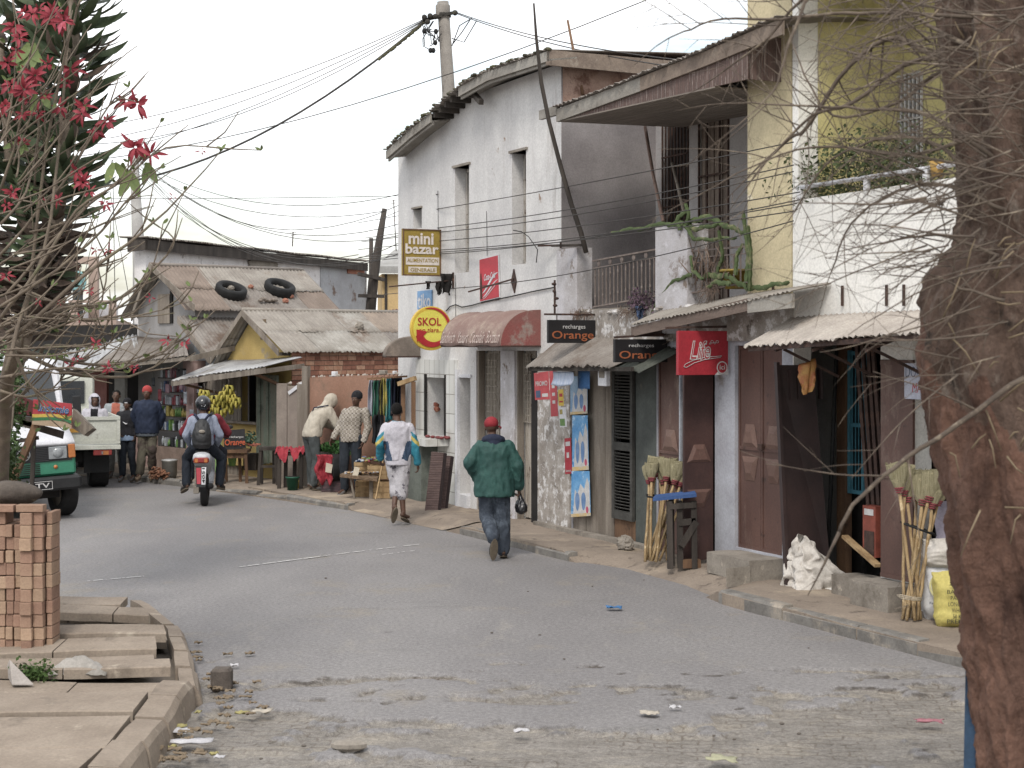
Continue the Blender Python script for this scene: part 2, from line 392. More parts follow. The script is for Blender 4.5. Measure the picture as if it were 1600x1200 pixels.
hh = mth('ADD',mth('MULTIPLY',nn(60,det=4),.5),mth('MULTIPLY',mth('MULTIPLY',nn(14,(1,1.8,1),6,.7),wa.outputs['Fac']),2.2))
K(hh,bp.inputs['Height']); K(bp.outputs[0],b.inputs['Normal'])
me.materials.append(m)
# right pavement in the facade frame
pavm = mt('pavement_dirt','8d7f70','7b6e61',1.6,.95,.35,c3='a3937e',t3=(.52,.7),sc3=.9,c4='655a50',t4=(.58,.68),sc4=5,bs=9)
kerbm = mt('kerb_stone','7d7973','67635e',5,.9,.4,c3='9a8f80',t3=(.5,.68),sc3=3)
def yedge(s):
    P = [(-2,-2.0),(.6,-1.55),(1.45,-1.38),(3.2,-1.2),(5.6,-1.06),(8.2,-1.0),(9.0,-.8),(10.4,-.85),(11.6,-1.08),(22,-1.0)]
    for (a,ya),(b_,yb) in zip(P,P[1:]):
        if a <= s <= b_: return ya+(yb-ya)*(s-a)/(b_-a)
    return P[-1][1]
def rampk(s):                 # 1 where the kerb is gone and the pavement runs out as a dirt ramp
    f = lambda a,b_,c,d: max(0,min(1,(s-a)/(b_-a)))*max(0,min(1,(d-s)/(d-c)))
    return max(f(1.3,1.6,4.6,5.2),f(8.0,8.3,11.1,11.45))
mb = MB(); NU,NV = 520,34
def pv(u,v):
    s = -2+u*22; ye = yedge(s); y = .3+(ye-.3)*v; k = rampk(s)
    z = .11+.006*fbm(s,y,1.7)+.004*fbm(s,y,6)
    d = (y-ye)
    if k > 0:
        t = max(0,min(1,(d+.02)/.6)); z = z*(1-k)+k*(-.012+(z+.012)*t*t*(3-2*t)+.012*t*fbm(s,y,3))
    return (s,y,z)
mb.grid(pv,NU,NV); n0 = len(mb.v)
rim = [pv(i/NU,1) for i in range(NU+1)]
mb.add([V(p) for p in rim]+[V((p[0],p[1],-.05)) for p in rim],[(i,i+1,i+2+NU,i+1+NU) for i in range(NU)])
tag(mb.build('pavement',pavm,F=RR),kind='structure')
def kerbrun(name,pts,F,w=.13,top=.115,seglen=.75,drop=()):
    mb = MB(); pts = [V((p[0],p[1])) for p in pts]
    for a,b_ in zip(pts,pts[1:]):
        d = b_-a; n = max(1,round(d.length/seglen)); u = d.normalized(); nrm = V((u.y,-u.x))
        for i in range(n):
            p = a+d*(i/n); q = a+d*((i+1)/n)-u*R.uniform(.006,.02)
            t = top+R.uniform(-.012,.012); t2 = t+R.uniform(-.01,.01); o = nrm*R.uniform(-.01,.01)
            if R.random() < .06: t -= .05
            vs = []
            for pp,zz in ((p,t),(q,t2)):
                for (off,z) in ((0,-.05),(0,zz-.03),(.03,zz),(w,zz+.004),(w,-.05)):
                    e = pp+o-nrm*off; vs.append((e.x,e.y,z))
            mb.add(vs,[(0,1,6,5),(1,2,7,6),(2,3,8,7),(3,4,9,8),(0,4,3,2,1),(5,6,7,8,9)])
    return tag(mb.build(name,kerbm,F=F),kind='structure')
kerbrun('kerb',[(s,yedge(s)-.01) for s in (5.1,6.2,7.3,8.15)],RR)
kerbrun('kerb',[(s,yedge(s)-.01) for s in (11.5,12.6,13.7,20)],RR,top=.125)
# far pavement in front of the shops, kerb following the bend
kf = [G(-400,733),G(60,739),G(160,745),G(280,760),G(400,776),G(545,797)]
def poly_at(P,t):
    n = len(P)-1; i = min(n-1,int(t*n)); return P[i].lerp(P[i+1],t*n-i)
kb = [p+V((1.8,3.2,0)) for p in kf[:-1]]+[RR.w(0.4,0.3,0)]
mb = MB()
def pv2(u,v):
    a = poly_at(kf,u); b_ = poly_at(kb,u); p = a.lerp(b_,v); e = min(1,v*14)
    return (p.x,p.y,.02+.085*e+.006*fbm(p.x,p.y,1.5))
mb.grid(pv2,160,24)
mb.grid(lambda u,v: V(pv2(u,0))*1+V((0,0,-.07*(1-v))),160,1)
tag(mb.build('pavement',pavm),kind='structure')
kerbrun('kerb',[(p.x,p.y) for p in kf],ID,top=.1,seglen=1.1)
# dirt apron joining both
mb = MB()
p0 = G(545,797); q0 = RR.w(1.3,-1.3,0)
def ap(u,v):
    a = V((p0.x,p0.y)).lerp(V(RR.w(4.6,yedge(4.6)-.02,0).xy),u); b_ = V(RR.w(0.8,.1,0).xy).lerp(V(RR.w(4.9,-.3,0).xy),u); p = a.lerp(b_,v)
    return (p.x,p.y,.004+.112*min(1,v*1.9)**1.2+.006*fbm(p.x,p.y,2))
mb.grid(ap,50,20); tag(mb.build('pavement',pavm),kind='structure')
# worn chalk-like white line across the road
mb = MB()
def strip(p,q,w,gaps):
    n = 60; p = V(p); q = V(q); d = q-p; nr = V((-d.y,d.x,0)).normalized()
    for i in range(n):
        if fbm(i*.31+p.x,p.y,1.0) < gaps: continue
        a = p+d*(i/n); b_ = p+d*((i+1)/n); k = w*R.uniform(.5,1)
        mb.add([a-nr*k/2,b_-nr*k/2,b_+nr*k/2,a+nr*k/2],[(0,1,2,3)])
z4 = V((0,0,.008))
strip(G(372,887)+z4,G(510,869)+z4,.05,-.45); strip(G(500,870)+z4,G(655,851)+z4,.035,-.15); strip(G(135,909)+z4,G(225,901)+z4,.04,-.25); strip(G(590,868)+z4,G(650,861)+z4,.03,0)
tag(mb.build('road_marking',mt('worn_line','d8d6d2','b5b2ac',20)),kind='structure')
# left pavement: gutter with big concrete cover slabs and a kerb
lk = [G(130,1290,.0),G(205,1200,.15),G(268,1120,.15),G(308,1062,.15),G(300,1010,.15),G(282,968,.15),G(228,936,.12),G(78,928,.08)]
for p in lk: p.z = 0
mb = MB()
mb.add([(p.x-.1,p.y,.015) for p in lk]+[(-7,15.2,.015),(-7,6.5,.015),(-2.8,6.5,.015)],[tuple(range(len(lk)+3))])
tag(mb.build('pavement',mt('gutter_dirt','6e6458','5a5148',3,.95,.4)),kind='structure')
slabm = mt('slab_concrete','948676','857768',2.2,.95,.3,c3='75695c',t3=(.55,.72),sc3=2.5,c4='a79a88',t4=(.6,.72),sc4=4,bs=14)
mb = MB()
ysl = [7.9]; 
rows = [(8.0,8.75),(8.8,9.55),(9.6,10.35),(10.4,11.0),(11.03,11.45),(11.5,11.8),(11.85,12.3),(12.33,12.75),(12.8,13.1),(13.13,13.75),(13.8,14.05),(14.1,14.4),(14.45,14.75),(14.8,15.15)]
def kx(y):
    for a,b_ in zip(lk,lk[1:]):
        if a.y <= y <= b_.y and b_.y > a.y: return a.x+(b_.x-a.x)*(y-a.y)/(b_.y-a.y)
    return lk[-2].x if y > 14 else lk[0].x
for i,(a,b_) in enumerate(rows):
    xr = kx((a+b_)/2)-.28; xr2 = kx(b_-.02)-.26; xr1 = kx(a)-.26
    if a > 13.9: xr = xr1 = xr2 = xr-.1
    xl = -6.2 if a < 11 else -4.4
    if a > 11.4: q_ = R.uniform(-.06,.1); xr += q_; xr1 += q_; xr2 += q_
    z1 = .14+R.uniform(-.012,.012); zt = z1+(.1 if i in (5,8,10,12) else (.045 if i in (3,6,7,11) else 0))
    t2 = R.uniform(-.02,.03); sk = R.uniform(-.05,.05); cuts = [xl,(xl+xr)/2+R.uniform(-.3,.5),xr] if i % 3 else [xl,xr]
    for c0,c1 in zip(cuts,cuts[1:]):
        def zz(x,y): return zt+t2*((y-a)/(b_-a))+(.02*math.sin(x*2+i) if i > 3 else .006*math.sin(x*3+i))
        nxs = max(3,int((c1-c0)/.12)); rgh = [R.uniform(-.012,.012) for _ in range(nxs+1)]
        vs = []
        for k in range(nxs+1):
            x = c0+.006+(c1-c0-.012)*k/nxs; x += 0 if k < nxs or c1 != xr else 0
            ya = a+sk*(x-c0)*.2+rgh[k]; yb = b_-.03+rgh[-k-1]*.6+sk*(x-c0)*.2
            if c1 == xr and k == nxs: x2 = xr2 if a < 13.9 else x; x1 = xr1 if a < 13.9 else x
            else: x1 = x2 = x
            vs += [(x1,ya,zz(x,ya)-.075),(x1,ya,zz(x,ya)-.008),(x1,ya+.014,zz(x,ya)),(x2,yb,zz(x,yb)),(x2,yb,zz(x,yb)-.07)]
        fs = [(k*5+j,k*5+j+1,k*5+6+j,k*5+5+j) for k in range(nxs) for j in range(4)]+[(0,1,2,3,4),tuple(nxs*5+j for j in (4,3,2,1,0))]
        mb.add(vs,fs)
tag(mb.build('pavement',slabm),kind='structure')
mb = MB()
kp = [(-2.05,7.4)]+[(p.x,p.y) for p in lk[1:-1]]
for a,b_ in zip(kp,kp[1:]):
    a = V(a); b_ = V(b_); d = b_-a; n = max(1,round(d.length/.62)); u = d.normalized(); nr = V((-u.y,u.x))
    for i in range(n):
        p = a+d*(i/n); q = a+d*((i+1)/n)-u*.02; far_ = p.y > 11.2; t = (.12 if far_ else .16)+R.uniform(-.018,.015); o = nr*R.uniform(-.03,.03); w_ = .15 if far_ else .22; tl = R.uniform(-.02,.02)
        vs = []
        for pp,zz in ((p,t),(p.lerp(q,.5),t+.004),(q,t+tl)):
            for off,z in ((-.02,-.06),(.012,zz-.05),(.045,zz-.008),(w_,zz+.0),(w_,-.05)):
                e = pp+o+nr*(off+R.uniform(-.006,.006)); vs.append((e.x,e.y,z))
        mb.add(vs,[(k*5+j,k*5+j+1,k*5+6+j,k*5+5+j) for k in (0,1) for j in range(4)]+[(4,3,2,1,0),(10,11,12,13,14)])
tag(mb.build('kerb',slabm),kind='structure')
# ================================================================ RIGHT-HAND ROW
rx = RR.x
def rp(px,py,y=0): s,z = RR.r(px,py,y); return V((s,y,z))
def hole(x0,x1,yt,yb,m=None): m = (x0+x1)/2 if m is None else m; return (rx(x0),rx(x1),RR.z(m,yb),RR.z(m,yt))
plA = mt('aged_white_plaster','d2d0cd','bbb9b8',1.1,.92,.15,(1,1,.45),c3='8f857d',t3=(.56,.8),sc3=2.4,st3=(1,1,.14),c4='8f7864',t4=(.67,.74),sc4=4.5,bs=9)
plL = mt('peeling_lime_plaster','bcb9bc','a8a3a2',3,.92,.3,c3='7d6f63',t3=(.57,.66),sc3=3.2,c4='cfcdd2',t4=(.56,.7),sc4=6,bs=12)
plG = mt('grimy_grey_plaster','8f8a8a','7a7574',1.2,.92,.15,c3='5f5855',t3=(.55,.8),sc3=1.5,c4='453f3c',t4=(.72,.76),sc4=5)
plP = mt('flaking_wall','a39c94','857c73',4,.95,.5,c3='c9c6c4',t3=(.5,.6),sc3=7,c4='5f564e',t4=(.58,.68),sc4=4,bs=10)
plC = mt('cream_paint','c9bb94','bcae8a',1.5,.85,.1,c3='8f8468',t3=(.6,.8),sc3=1.8,c4='ded6bd',t4=(.62,.7),sc4=4)
plW = mt('fresh_white_paint','e6e4de','dcd9d2',1,.8,.06,c3='b0a898',t3=(.62,.85),sc3=1.2,c4='9b9183',t4=(.7,.76),sc4=5)
plY = mt('yellow_paint','cbc084','bab074',1.5,.8,.08,c3='8a8350',t3=(.5,.75),sc3=.9)
moss = mt('mossy_edge','5d5c3e','45423a',14,1,.6,c3='7c7a60',sc3=6)
fas = mt('grey_fascia','9a958c','857f76',4,.9,.25,(.3,1,1),c3='5c554d',t3=(.55,.7),sc3=4)
# ---------- house A
A = fthing(RR,'plaster_house','tall narrow-windowed white plaster house on the bend with a mossy tin roof','house',0,0,0)
SA = rx(877)
bw = hole(668,698,590,682); nich = hole(719,735,590,792); d1 = hole(744,785,548,800); d2 = hole(807,839,548,815)
d1 = (d1[0],d1[1],.1,d1[3]); d2 = (d2[0],d2[1],.1,d2[3]); nich = (nich[0],nich[1],.1,nich[3])
w1 = hole(711,733,260,426); w2 = hole(800,822,237,413); w3 = hole(646,659,326,357)
TOPA = [(0,RR.z(622,241)),(rx(670),RR.z(670,200)),(rx(700),RR.z(700,173)),(rx(733),RR.z(733,150)),(SA,RR.z(867,102))]
mb = wallgrid(MB(),0,SA,0,TOPA,[bw,nich,d1,d2,w1,w2,w3],0,.28)
mb.bx(SA-.001,SA+.001,.28,.3,0,6)
mb.build('wall',plA,A,RR)
mb = MB(); mb.add([(SA+.004,.0,0),(SA+.004,5,0),(SA+.004,5,TOPA[-1][1]),(SA+.004,0,TOPA[-1][1]),(SA-.25,.28,0),(SA-.25,5,0),(SA-.25,5,TOPA[-1][1]),(SA-.25,.28,TOPA[-1][1])],[(0,1,2,3),(4,5,6,7)])
mb.build('end_wall',mt('shaded_end_plaster','96908f','7e7878',1.2,.92,.15,c3='5f5855',t3=(.55,.8),sc3=1.5,c4='8a6350',t4=(.62,.8),sc4=2),A,RR)  # greyer than the front: loggia shade is put into the colour, plus stains
mb = MB(); mb.bx(0,.25,.28,5,0,5.7); mb.bx(.25,SA-.25,4.8,5,0,5.9); mb.build('rear_wall',plA,A,RR)
mb = MB(); mb.bx(.25,SA-.25,.9,.95,0,5.9); mb.bx(.3,SA-.3,.3,.9,2.9,2.98); mb.build('dark_backing',dark,A,RR)  # backing sheets behind the openings, interior shade held in their dark colour
# patch of rendering around the top corner
mb = MB(); mb.slab([rp(733,433,-.006),rp(770,428,-.006),rp(872,415,-.006),rp(868,488,-.006),rp(741,505,-.006)],(0,.004,0))
# narrow windows: frame + pane
glass = mt('dusty_glass','6b6f70','555a5c',3,.25,0,spec=.6)
wfr = mt('peeling_window_frame','b3aea6','968f86',10,.9,.4,(1,1,.3),c3='6d5f52',t3=(.55,.65),sc3=9)
for h in (w1,w2):
    x0,x1,z0,z1 = h; xm = x0+(x1-x0)*.42
    mb = MB(); mb.bx(x0+.02,x0+.06,.17,.23,z0,z1-.02); mb.bx(x1-.05,x1-.005,.12,.18,z0,z1-.02); mb.bx(x0+.02,x1-.005,.17,.22,z1-.07,z1-.02); mb.bx(x0+.02,x1-.005,.17,.22,z0+.0,z0+.05)
    mb.bx(xm-.02,xm+.025,.14,.2,z0,z1-.02)
    for k in range(1,4): mb.bx(xm,x1-.02,.15,.18,z0+(z1-z0)*k/4-.012,z0+(z1-z0)*k/4+.012)
    fr_ = mb.build('window',wfr,A,RR)
    MB().bx(x0+.03,x1-.02,.2,.205,z0+.03,z1-.05).build('pane',glass,fr_,RR)
    MB().bx(x0-.05,x1+.06,-.035,.2,z1+.0,z1+.035).build('lintel',conc,fr_,RR)
x0,x1,z0,z1 = w3
fr_ = MB().bx(x0+.0,x1,.2,.23,z0,z1).build('window',mt('rough_block','77706a','5d5650',9,.9,.5),A,RR); MB().bx(x0-.03,x1+.03,-.03,.1,z1,z1+.03).build('lintel',conc,fr_,RR)
# dark doorways backing, plank shutters
shut = mt('weathered_white_planks','aaa195','8f8679',5,.92,.4,(5,5,.25),c3='5c4a3a',t3=(.56,.64),sc3=4,st3=(2,2,.5),bs=8)
def planks(h,yy,n,parent,name='shutter',m=shut,ragged=.02,thick=.03,zlat=None):
    x0,x1,z0,z1 = h; mb = MB(); w = (x1-x0)/n
    for i in range(n):
        o = R.uniform(0,.012); mb.bx(x0+i*w+.004,x0+(i+1)*w-.004,yy+o,yy+o+thick,z0+R.uniform(0,ragged),z1-R.uniform(0,ragged*.5))
    ob = mb.build(name,m,parent,RR)
    if zlat:
        mb = MB(); nl = 11
        for i in range(nl): z = zlat+(z1-.05-zlat)*i/(nl-1); mb.bx(x0+.02,x1-.02,yy-.022,yy-.006,z-.007,z+.007)
        nv_ = 7
        for i in range(nv_+1): x = x0+.03+(x1-x0-.06)*i/nv_; mb.bx(x-.006,x+.006,yy-.032,yy-.016,zlat,z1-.04)
        mb.build('lattice',shut,ob,RR)
    return ob
zl = RR.z(765,655); zm = (d1[0]+d1[1])/2+.02
planks((d1[0]+.03,zm-.02,.13,d1[3]),.16,4,A,zlat=zl); planks((zm+.03,d1[1]-.02,.13,d1[3]),.17,3,A,zlat=zl)
planks((d2[0]+.02,d2[1]-.16,.13,d2[3]),.12,4,A,zlat=zl)
for q_ in ((d2[1]-.13,d2[1]-.07,.02,.1,.1,d2[3]),(d1[0]-.0,d1[0]+.05,.02,.12,.1,d1[3]),(d2[0]+.0,d2[0]+.04,.01,.1,.1,d2[3])): MB().bx(*q_).build('door_post',wood_g,A,RR)
MB().bx(nich[0]+.01,nich[1]-.01,.18,.2,.1,nich[3]).build('niche_panel',mt('grey_render','a19d98','8d8882',3,.9,.15),A,RR)
mb = MB(); mb.bx(nich[0]-.09,nich[0]-.002,-.05,.0,.1,nich[3]+.12); mb.bx(nich[0],nich[1]+.06,-.03,.0,nich[3],nich[3]+.05); mb.bx(nich[0],nich[1],-.06,.17,.1,.3); mb.build('niche_frame',white_p,A,RR)
cx0,cx1 = d1[1],d2[0]
mb = MB(); NN = 24
mb.grid(lambda u,v: (cx0+(cx1-cx0)*u+.015*fbm(v*6,u,1.3)*(1 if u > .5 else -1),-.03-.008*fbm(u*3,v*8,1),.1+v*(RR.z(790,548)-.1)),6,NN,False,(0,-.03,0)); mb.build('column',plL,A,RR)
# butcher's window: tiled surround, tiled interior, counter
tile = bpy.data.materials.new('white_tiles'); tile.use_nodes = True; T = tile.node_tree; N = T.nodes; K = T.links.new; b = N['Principled BSDF']; b.inputs['Roughness'].default_value = .35
tcn = N.new('ShaderNodeTexCoord'); sx = N.new('ShaderNodeSeparateXYZ'); K(tcn.outputs['Object'],sx.inputs[0]); cb = N.new('ShaderNodeCombineXYZ')
ad = N.new('ShaderNodeMath'); K(sx.outputs[0],ad.inputs[0]); K(sx.outputs[1],ad.inputs[1]); K(ad.outputs[0],cb.inputs[0]); K(sx.outputs[2],cb.inputs[1])
br = N.new('ShaderNodeTexBrick'); br.offset = 0; br.inputs['Scale'].default_value = 1; br.inputs['Brick Width'].default_value = .2; br.inputs['Row Height'].default_value = .3; br.inputs['Mortar Size'].default_value = .006
br.inputs['Color1'].default_value = (*lin('c9c9c4'),1); br.inputs['Color2'].default_value = (*lin('c0bfb9'),1); br.inputs['Mortar'].default_value = (*lin('7b766e'),1)
K(cb.outputs[0],br.inputs[0]); q = mxc(rmp(nn(3,det=8),.5,.75,0,.6),br.outputs[0],'9b9285'); K(q,b.inputs['Base Color'])
bz0 = RR.z(683,690)
mb = wallgrid(MB(),rx(652),rx(716),.1,RR.z(683,562),[(bw[0],bw[1],bw[2],bw[3])],-.022,.02); mb.build('tiled_front',tile,A,RR)
mb = MB(); mb.bx(bw[0],bw[1],.72,.74,bw[2]-.1,bw[3]+.2); mb.bx(bw[0]-.3,bw[1]+.3,.7,.72,bw[2]-.1,bw[3]+.2); mb.build('tiled_inner_wall',tile,A,RR)
mb = MB(); mb.bx(rx(650),rx(704)-.02,-.4,-.023,bz0-.04,bz0+.07); ct = mb.build('counter',tile,A,RR)
MB().bx(rx(655),rx(686),-.3,-.023,.1,bz0-.06).build('counter_base',mt('green_grey_block','6a7068','585d57',5,.9,.4),A,RR)
for q_ in ((bw[0]-.03,bw[0]+.03,-.05),(bw[1]-.01,bw[1]+.02,-.04)): MB().bx(*q_,-.023,bw[2]-.05,bw[3]+.05).build('window_frame',dark,A,RR)
# roof A: mossy tin, fascia, soffit hole
ov = .34
eps = [(rx(603,-ov),RR.z(603,236,-ov)),(rx(640,-ov),RR.z(640,203,-ov)),(rx(672,-ov),RR.z(672,178,-ov)),(rx(716,-ov),RR.z(716,137,-ov)),(rx(760,-ov),RR.z(760,112,-ov)),(rx(855,-ov),RR.z(855,80,-ov))]
mb = MB()
for i,((a,za),(b_,zb)) in enumerate(zip(eps,eps[1:])):
    tin(mb,(a,-ov-.03,za+.015),(b_,-ov-.03,zb+.015),(b_,5.2,zb+.35),(a,5.2,za+.35),.08,.014,jag=.04,nv=8)
    mb.mi = 0
rf = mb.build('roof',[tin_b],A,RR)
mb = MB()
for (a,za),(b_,zb) in zip(eps,eps[1:]):
    n = int((b_-a)/.035)
    for i in range(n):
        t = (i+R.random())/n; x = a+(b_-a)*t; z = za+(zb-za)*t; r_ = R.uniform(.012,.03)
        mb.ell((x,-ov-R.uniform(-.12,.05),z+.03),(r_*1.5,r_*2,r_),nu=5,nv=4)
mb.build('moss',moss,A,RR)
mb = MB()
for i,((a,za),(b_,zb)) in enumerate(zip(eps,eps[1:])):
    if i == 2: continue
    P0 = V((a,-ov,za)); P1 = V((b_,-ov,zb))
    MB().slab([P0-V((0,0,.13)),P1-V((0,0,.13)),P1,P0],(0,.03,0)).build('fascia',fas,A,RR)
    MB().slab([P0+V((0,.04,-.17)),P1+V((0,.04,-.17)),P1+V((0,.04,-.1)),P0+V((0,.04,-.1))],(0,.03,0)).build('fascia',fas,A,RR)
mb = MB()
for i,((a,za),(b_,zb)) in enumerate(zip(eps,eps[1:])):
    if i == 2: continue
    MB().slab([(a,-ov+.03,za-.12),(b_,-ov+.03,zb-.12),(b_,.1,zb-.06),(a,.1,za-.06)],(0,0,.02)).build('soffit',fas,A,RR)
mb = MB()
for k in range(5):
    x = eps[2][0]+(eps[3][0]-eps[2][0])*(k+.5)/5; z = eps[2][1]+(eps[3][1]-eps[2][1])*(k+.5)/5; mb.bx(x-.03,x+.03,-ov+.02,.2,z-.09,z-.01)
mb.bar(rp(737,143,-.1),rp(752,160,-.25),.07); mb.build('rafter',wood_d,A,RR)
# end fascia of roof A towards the camera, with red board panel below
e = eps[-1]
mb = MB(); mb.slab([(e[0],-ov,e[1]+.02),(e[0],4,e[1]+.02),(e[0],4,e[1]-.22),(e[0],-ov,e[1]-.18)],(-.04,0,0)); mb.build('end_fascia',mt('brown_fascia','857668','716358',4,.9,.3,c3='988c7e',sc3=3),A,RR)
mb = MB(); mb.slab([(SA+.012,.02,TOPA[-1][1]-.75),(SA+.012,2.5,TOPA[-1][1]-.75),(SA+.012,2.5,TOPA[-1][1]-.05),(SA+.012,.02,TOPA[-1][1]-.05)],(-.01,0,0)); mb.build('end_boarding',mt('pinkish_board','a58a7b','8d6d5d',3,.9,.2,c3='6f5245',t3=(.52,.66),sc3=4),A,RR)
# barrel awnings
def awning(name,label,s0,s1,out,zb,zt,m1,m2,txt=None):
    aw = fthing(RR,name,label,'awning',(s0+s1)/2,-.001,zb)
    mb = MB(); n = 10
    prof = lambda v: (-out*math.cos(v*math.pi/2)**.8-.002,zb+(zt-zb)*math.sin(v*math.pi/2))
    mb.grid(lambda u,v: (s0+(s1-s0)*u,prof(v)[0]+.012*math.sin(u*23)*v*(1-v)*2,prof(v)[1]+.012*math.sin(u*17+2)),30,n,True,(0,-.006,.003))
    mb.build('canopy',m1,aw,RR)
    for s,nm in ((s0+.004,'end_panel'),(s1-.004,'end_panel')):
        mb = MB(); pts = [(s,prof(k/n)[0],prof(k/n)[1]) for k in range(n+1)]+[(s,-.002,zb)]
        mb.slab(pts,(.006,0,0)); mb.build(nm,m2,aw,RR)
    mb = MB(); mb.bar((s0,-out+.02,zb-.01),(s1,-out+.02,zb-.01),.025); mb.bar((s0,-out+.02,zb-.01),(s0,0,zb-.01),.025); mb.bar((s1,-out+.02,zb-.01),(s1,0,zb-.01),.025)
    mb.build('frame',iron,aw,RR)
    if txt:
        t = MB()
        textmb(txt,RR,1,(s0+.03,-out-.018,zb+.035),(s1-s0-.08,0,0),(0,.045,.17),.003,shear=.25,mb=t)
        t.build('lettering',mt('faded_white_lettering','cdbfb5','9d7f76',25,.9,.1),aw,RR)
    return aw
awm = mt('faded_red_canvas','8a736a','80655d',2.5,.9,.15,c3='9c8a7c',t3=(.48,.66),sc3=1.6)
awe = mt('red_canvas','80564f','8a4844',2.5,.9,.12,c3='8f7f76',t3=(.48,.6),sc3=2.2)
s1_ = rx(845); s0_ = rx(688,-.6)
zb_ = RR.z(785,540,-.6); zt_ = RR.z(845,484)
awning('awning','faded red barrel awning with worn white lettering over the plank shutters',s0_,s1_,.6,zb_,zt_,awm,awe,'Sandwich  Yaourt  Cocolait  Boisson')
gaw = mt('dusty_grey_canvas','857a70','6f655d',3,.95,.2,c3='a08f80',t3=(.5,.7),sc3=3)
awning('awning','dusty grey barrel awning over the butcher window beside the round yellow sign',rx(598,-.6),rx(657),.6,RR.z(625,557,-.6),RR.z(657,526),gaw,gaw)
# ---------- signs on house A
def panel(mb,x,y0,y1,z0,z1,t=.03,mi=0): mb.mi = mi; mb.bx(x-t,x,y0,y1,z0,z1); return mb
def perp(px0,px1,s):     # y-range of a board standing out from the wall at s, seen between two pixels
    return RR.q(px1,540,s)[0],RR.q(px0,540,s)[0]
def signtext(t,s,yl,yr,zb,zt,m,parent,name='lettering',bold=0,shear=0,x=.0):
    # reads left to right as seen from the camera: local -y is left
    mb = textmb(t,RR,1,(s+x,yl,zb),(0,yr-yl,0),(0,0,zt-zb),.003,bold,shear); return mb.build(name,m,parent,RR)
sm_ = rx(689); yb_,ya_ = perp(629,689,sm_)       # yb_ = at right(inner), ya_ = at left(outer)
def zq(px,py,s): return RR.q(px,py,s)[1]
def board(name,label,px0,px1,pyt,pyb,s,mats,t=.05,group=None,cat='sign'):
    yr,yl = perp(px0,px1,s); zt = (zq(px0,pyt,s)+zq(px1,pyt,s))/2; zb = (zq(px0,pyb,s)+zq(px1,pyb,s))/2
    o = fthing(RR,name,label,cat,s,(yl+yr)/2,zb,group)
    mb = MB(); mb.bx(s-t,s,yl,yr,zb,zt); mb.build('panel',mats,o,RR,bevel=.004)
    f = lambda px,py: (yl+(yr-yl)*(px-px0)/(px1-px0),zb+(zt-zb)*(pyb-py)/(pyb-pyt))
    return o,f
ochre = mt('ochre_sign_paint','9c8326','8a7422',6,.7,.1,c3='6e5e2a',t3=(.58,.75),sc3=4)
cream = mt('cream_lettering','d8cfc8','c5bbb2',12,.7,.05)
o,f = board('sign','square ochre grocery sign with rounded cream letters jutting from the white house',629,689,358,431,sm_,ochre)
def stext(o,f,t,x0,x1,yt,yb,s,m,bold=0,shear=0,x=.004,name='lettering'):
    a = f(x0,yb); c = f(x1,yt); return signtext(t,s,a[0],c[0],a[1],c[1],m,o,name,bold,shear,x)
def srect(o,f,x0,x1,yt,yb,s,m,x=.004,name='label_strip'):
    a = f(x0,yb); c = f(x1,yt); return MB().bx(s+.0005,s+x,a[0],c[0],a[1],c[1]).build(name,m,o,RR)
stext(o,f,'mini',638,677,364,382,sm_,cream,.028,x=.008); stext(o,f,'bazar',633,685,381,397,sm_,cream,.028,x=.008)
srect(o,f,634,686,402,414,sm_,cream); srect(o,f,638,682,417,426,sm_,cream)
stext(o,f,'ALIMENTATION',636,684,404,410,sm_,ochre,.01,x=.007); stext(o,f,'GENERALE',641,680,419,424.5,sm_,ochre,.012,x=.007)
mb = MB(); a = f(629,431); c_ = f(689,358)
for z in (a[1],c_[1]-.02): mb.bx(sm_+.001,sm_+.012,a[0],c_[0],z,z+.02)
mb.bx(sm_+.001,sm_+.012,a[0],a[0]+.02,a[1],c_[1]); mb.bx(sm_+.001,sm_+.012,c_[0]-.02,c_[0],a[1],c_[1]); mb.build('rim',wood_b,o,RR)
# rod and hanging rags under it
a = rp(707,438,-.02); b_ = RR.q(608,448,a.x)
o = fthing(RR,'sign_bracket','rusty iron rod sticking out below the ochre grocery sign with a blackened rag','bracket',a.x,-.02,a.z)
mb = MB(); mb.tube([a,(a.x,b_[0],b_[1])],.012,6); mb.bx(a.x-.02,a.x+.02,-.02,0,a.z-.12,a.z+.12); mb.build('rod',iron,o,RR)
def rag(mb,P0,w,h,U=V((0,1,0)),n=6,d=.03,taper=.7):
    sd = R.uniform(0,50)
    mb.grid(lambda u,v: V(P0)+U*((u-.5)*w*(1-v*(1-taper))+.02*fbm(v*3,u+sd,2))+V((d*math.sin(u*9+v*3+sd),0,-h*v*(1+.15*fbm(u*4,sd,1)))),n,8,True,(.004,0,.004))
mb = MB(); rag(mb,(a.x,-.12,a.z+.1),.2,.3); rag(mb,(a.x,-.42,a.z-.02),.08,.12); rag(mb,(a.x,-.24,a.z-.02),.1,.2); mb.build('rag',dark,o,RR)
# flat blue sign on wall
o = fthing(RR,'sign','small light blue sign with white letters half hidden by the round yellow sign','sign',rx(663),0,RR.z(663,480))
MB().slab([rp(652,483,-.025),rp(674,481,-.025),rp(674,453,-.025),rp(652,455,-.025)],(0,.02,0)).build('panel',mt('pale_blue_paint','7ba6cf','6c95c0',8,.7),o,RR)
a = rp(653,482,-.026); c_ = rp(673,458,-.026); textmb('tiko',RR,1,a,(c_.x-a.x,0,0),(0,0,c_.z-a.z),.003,.02).build('lettering',white_p,o,RR)
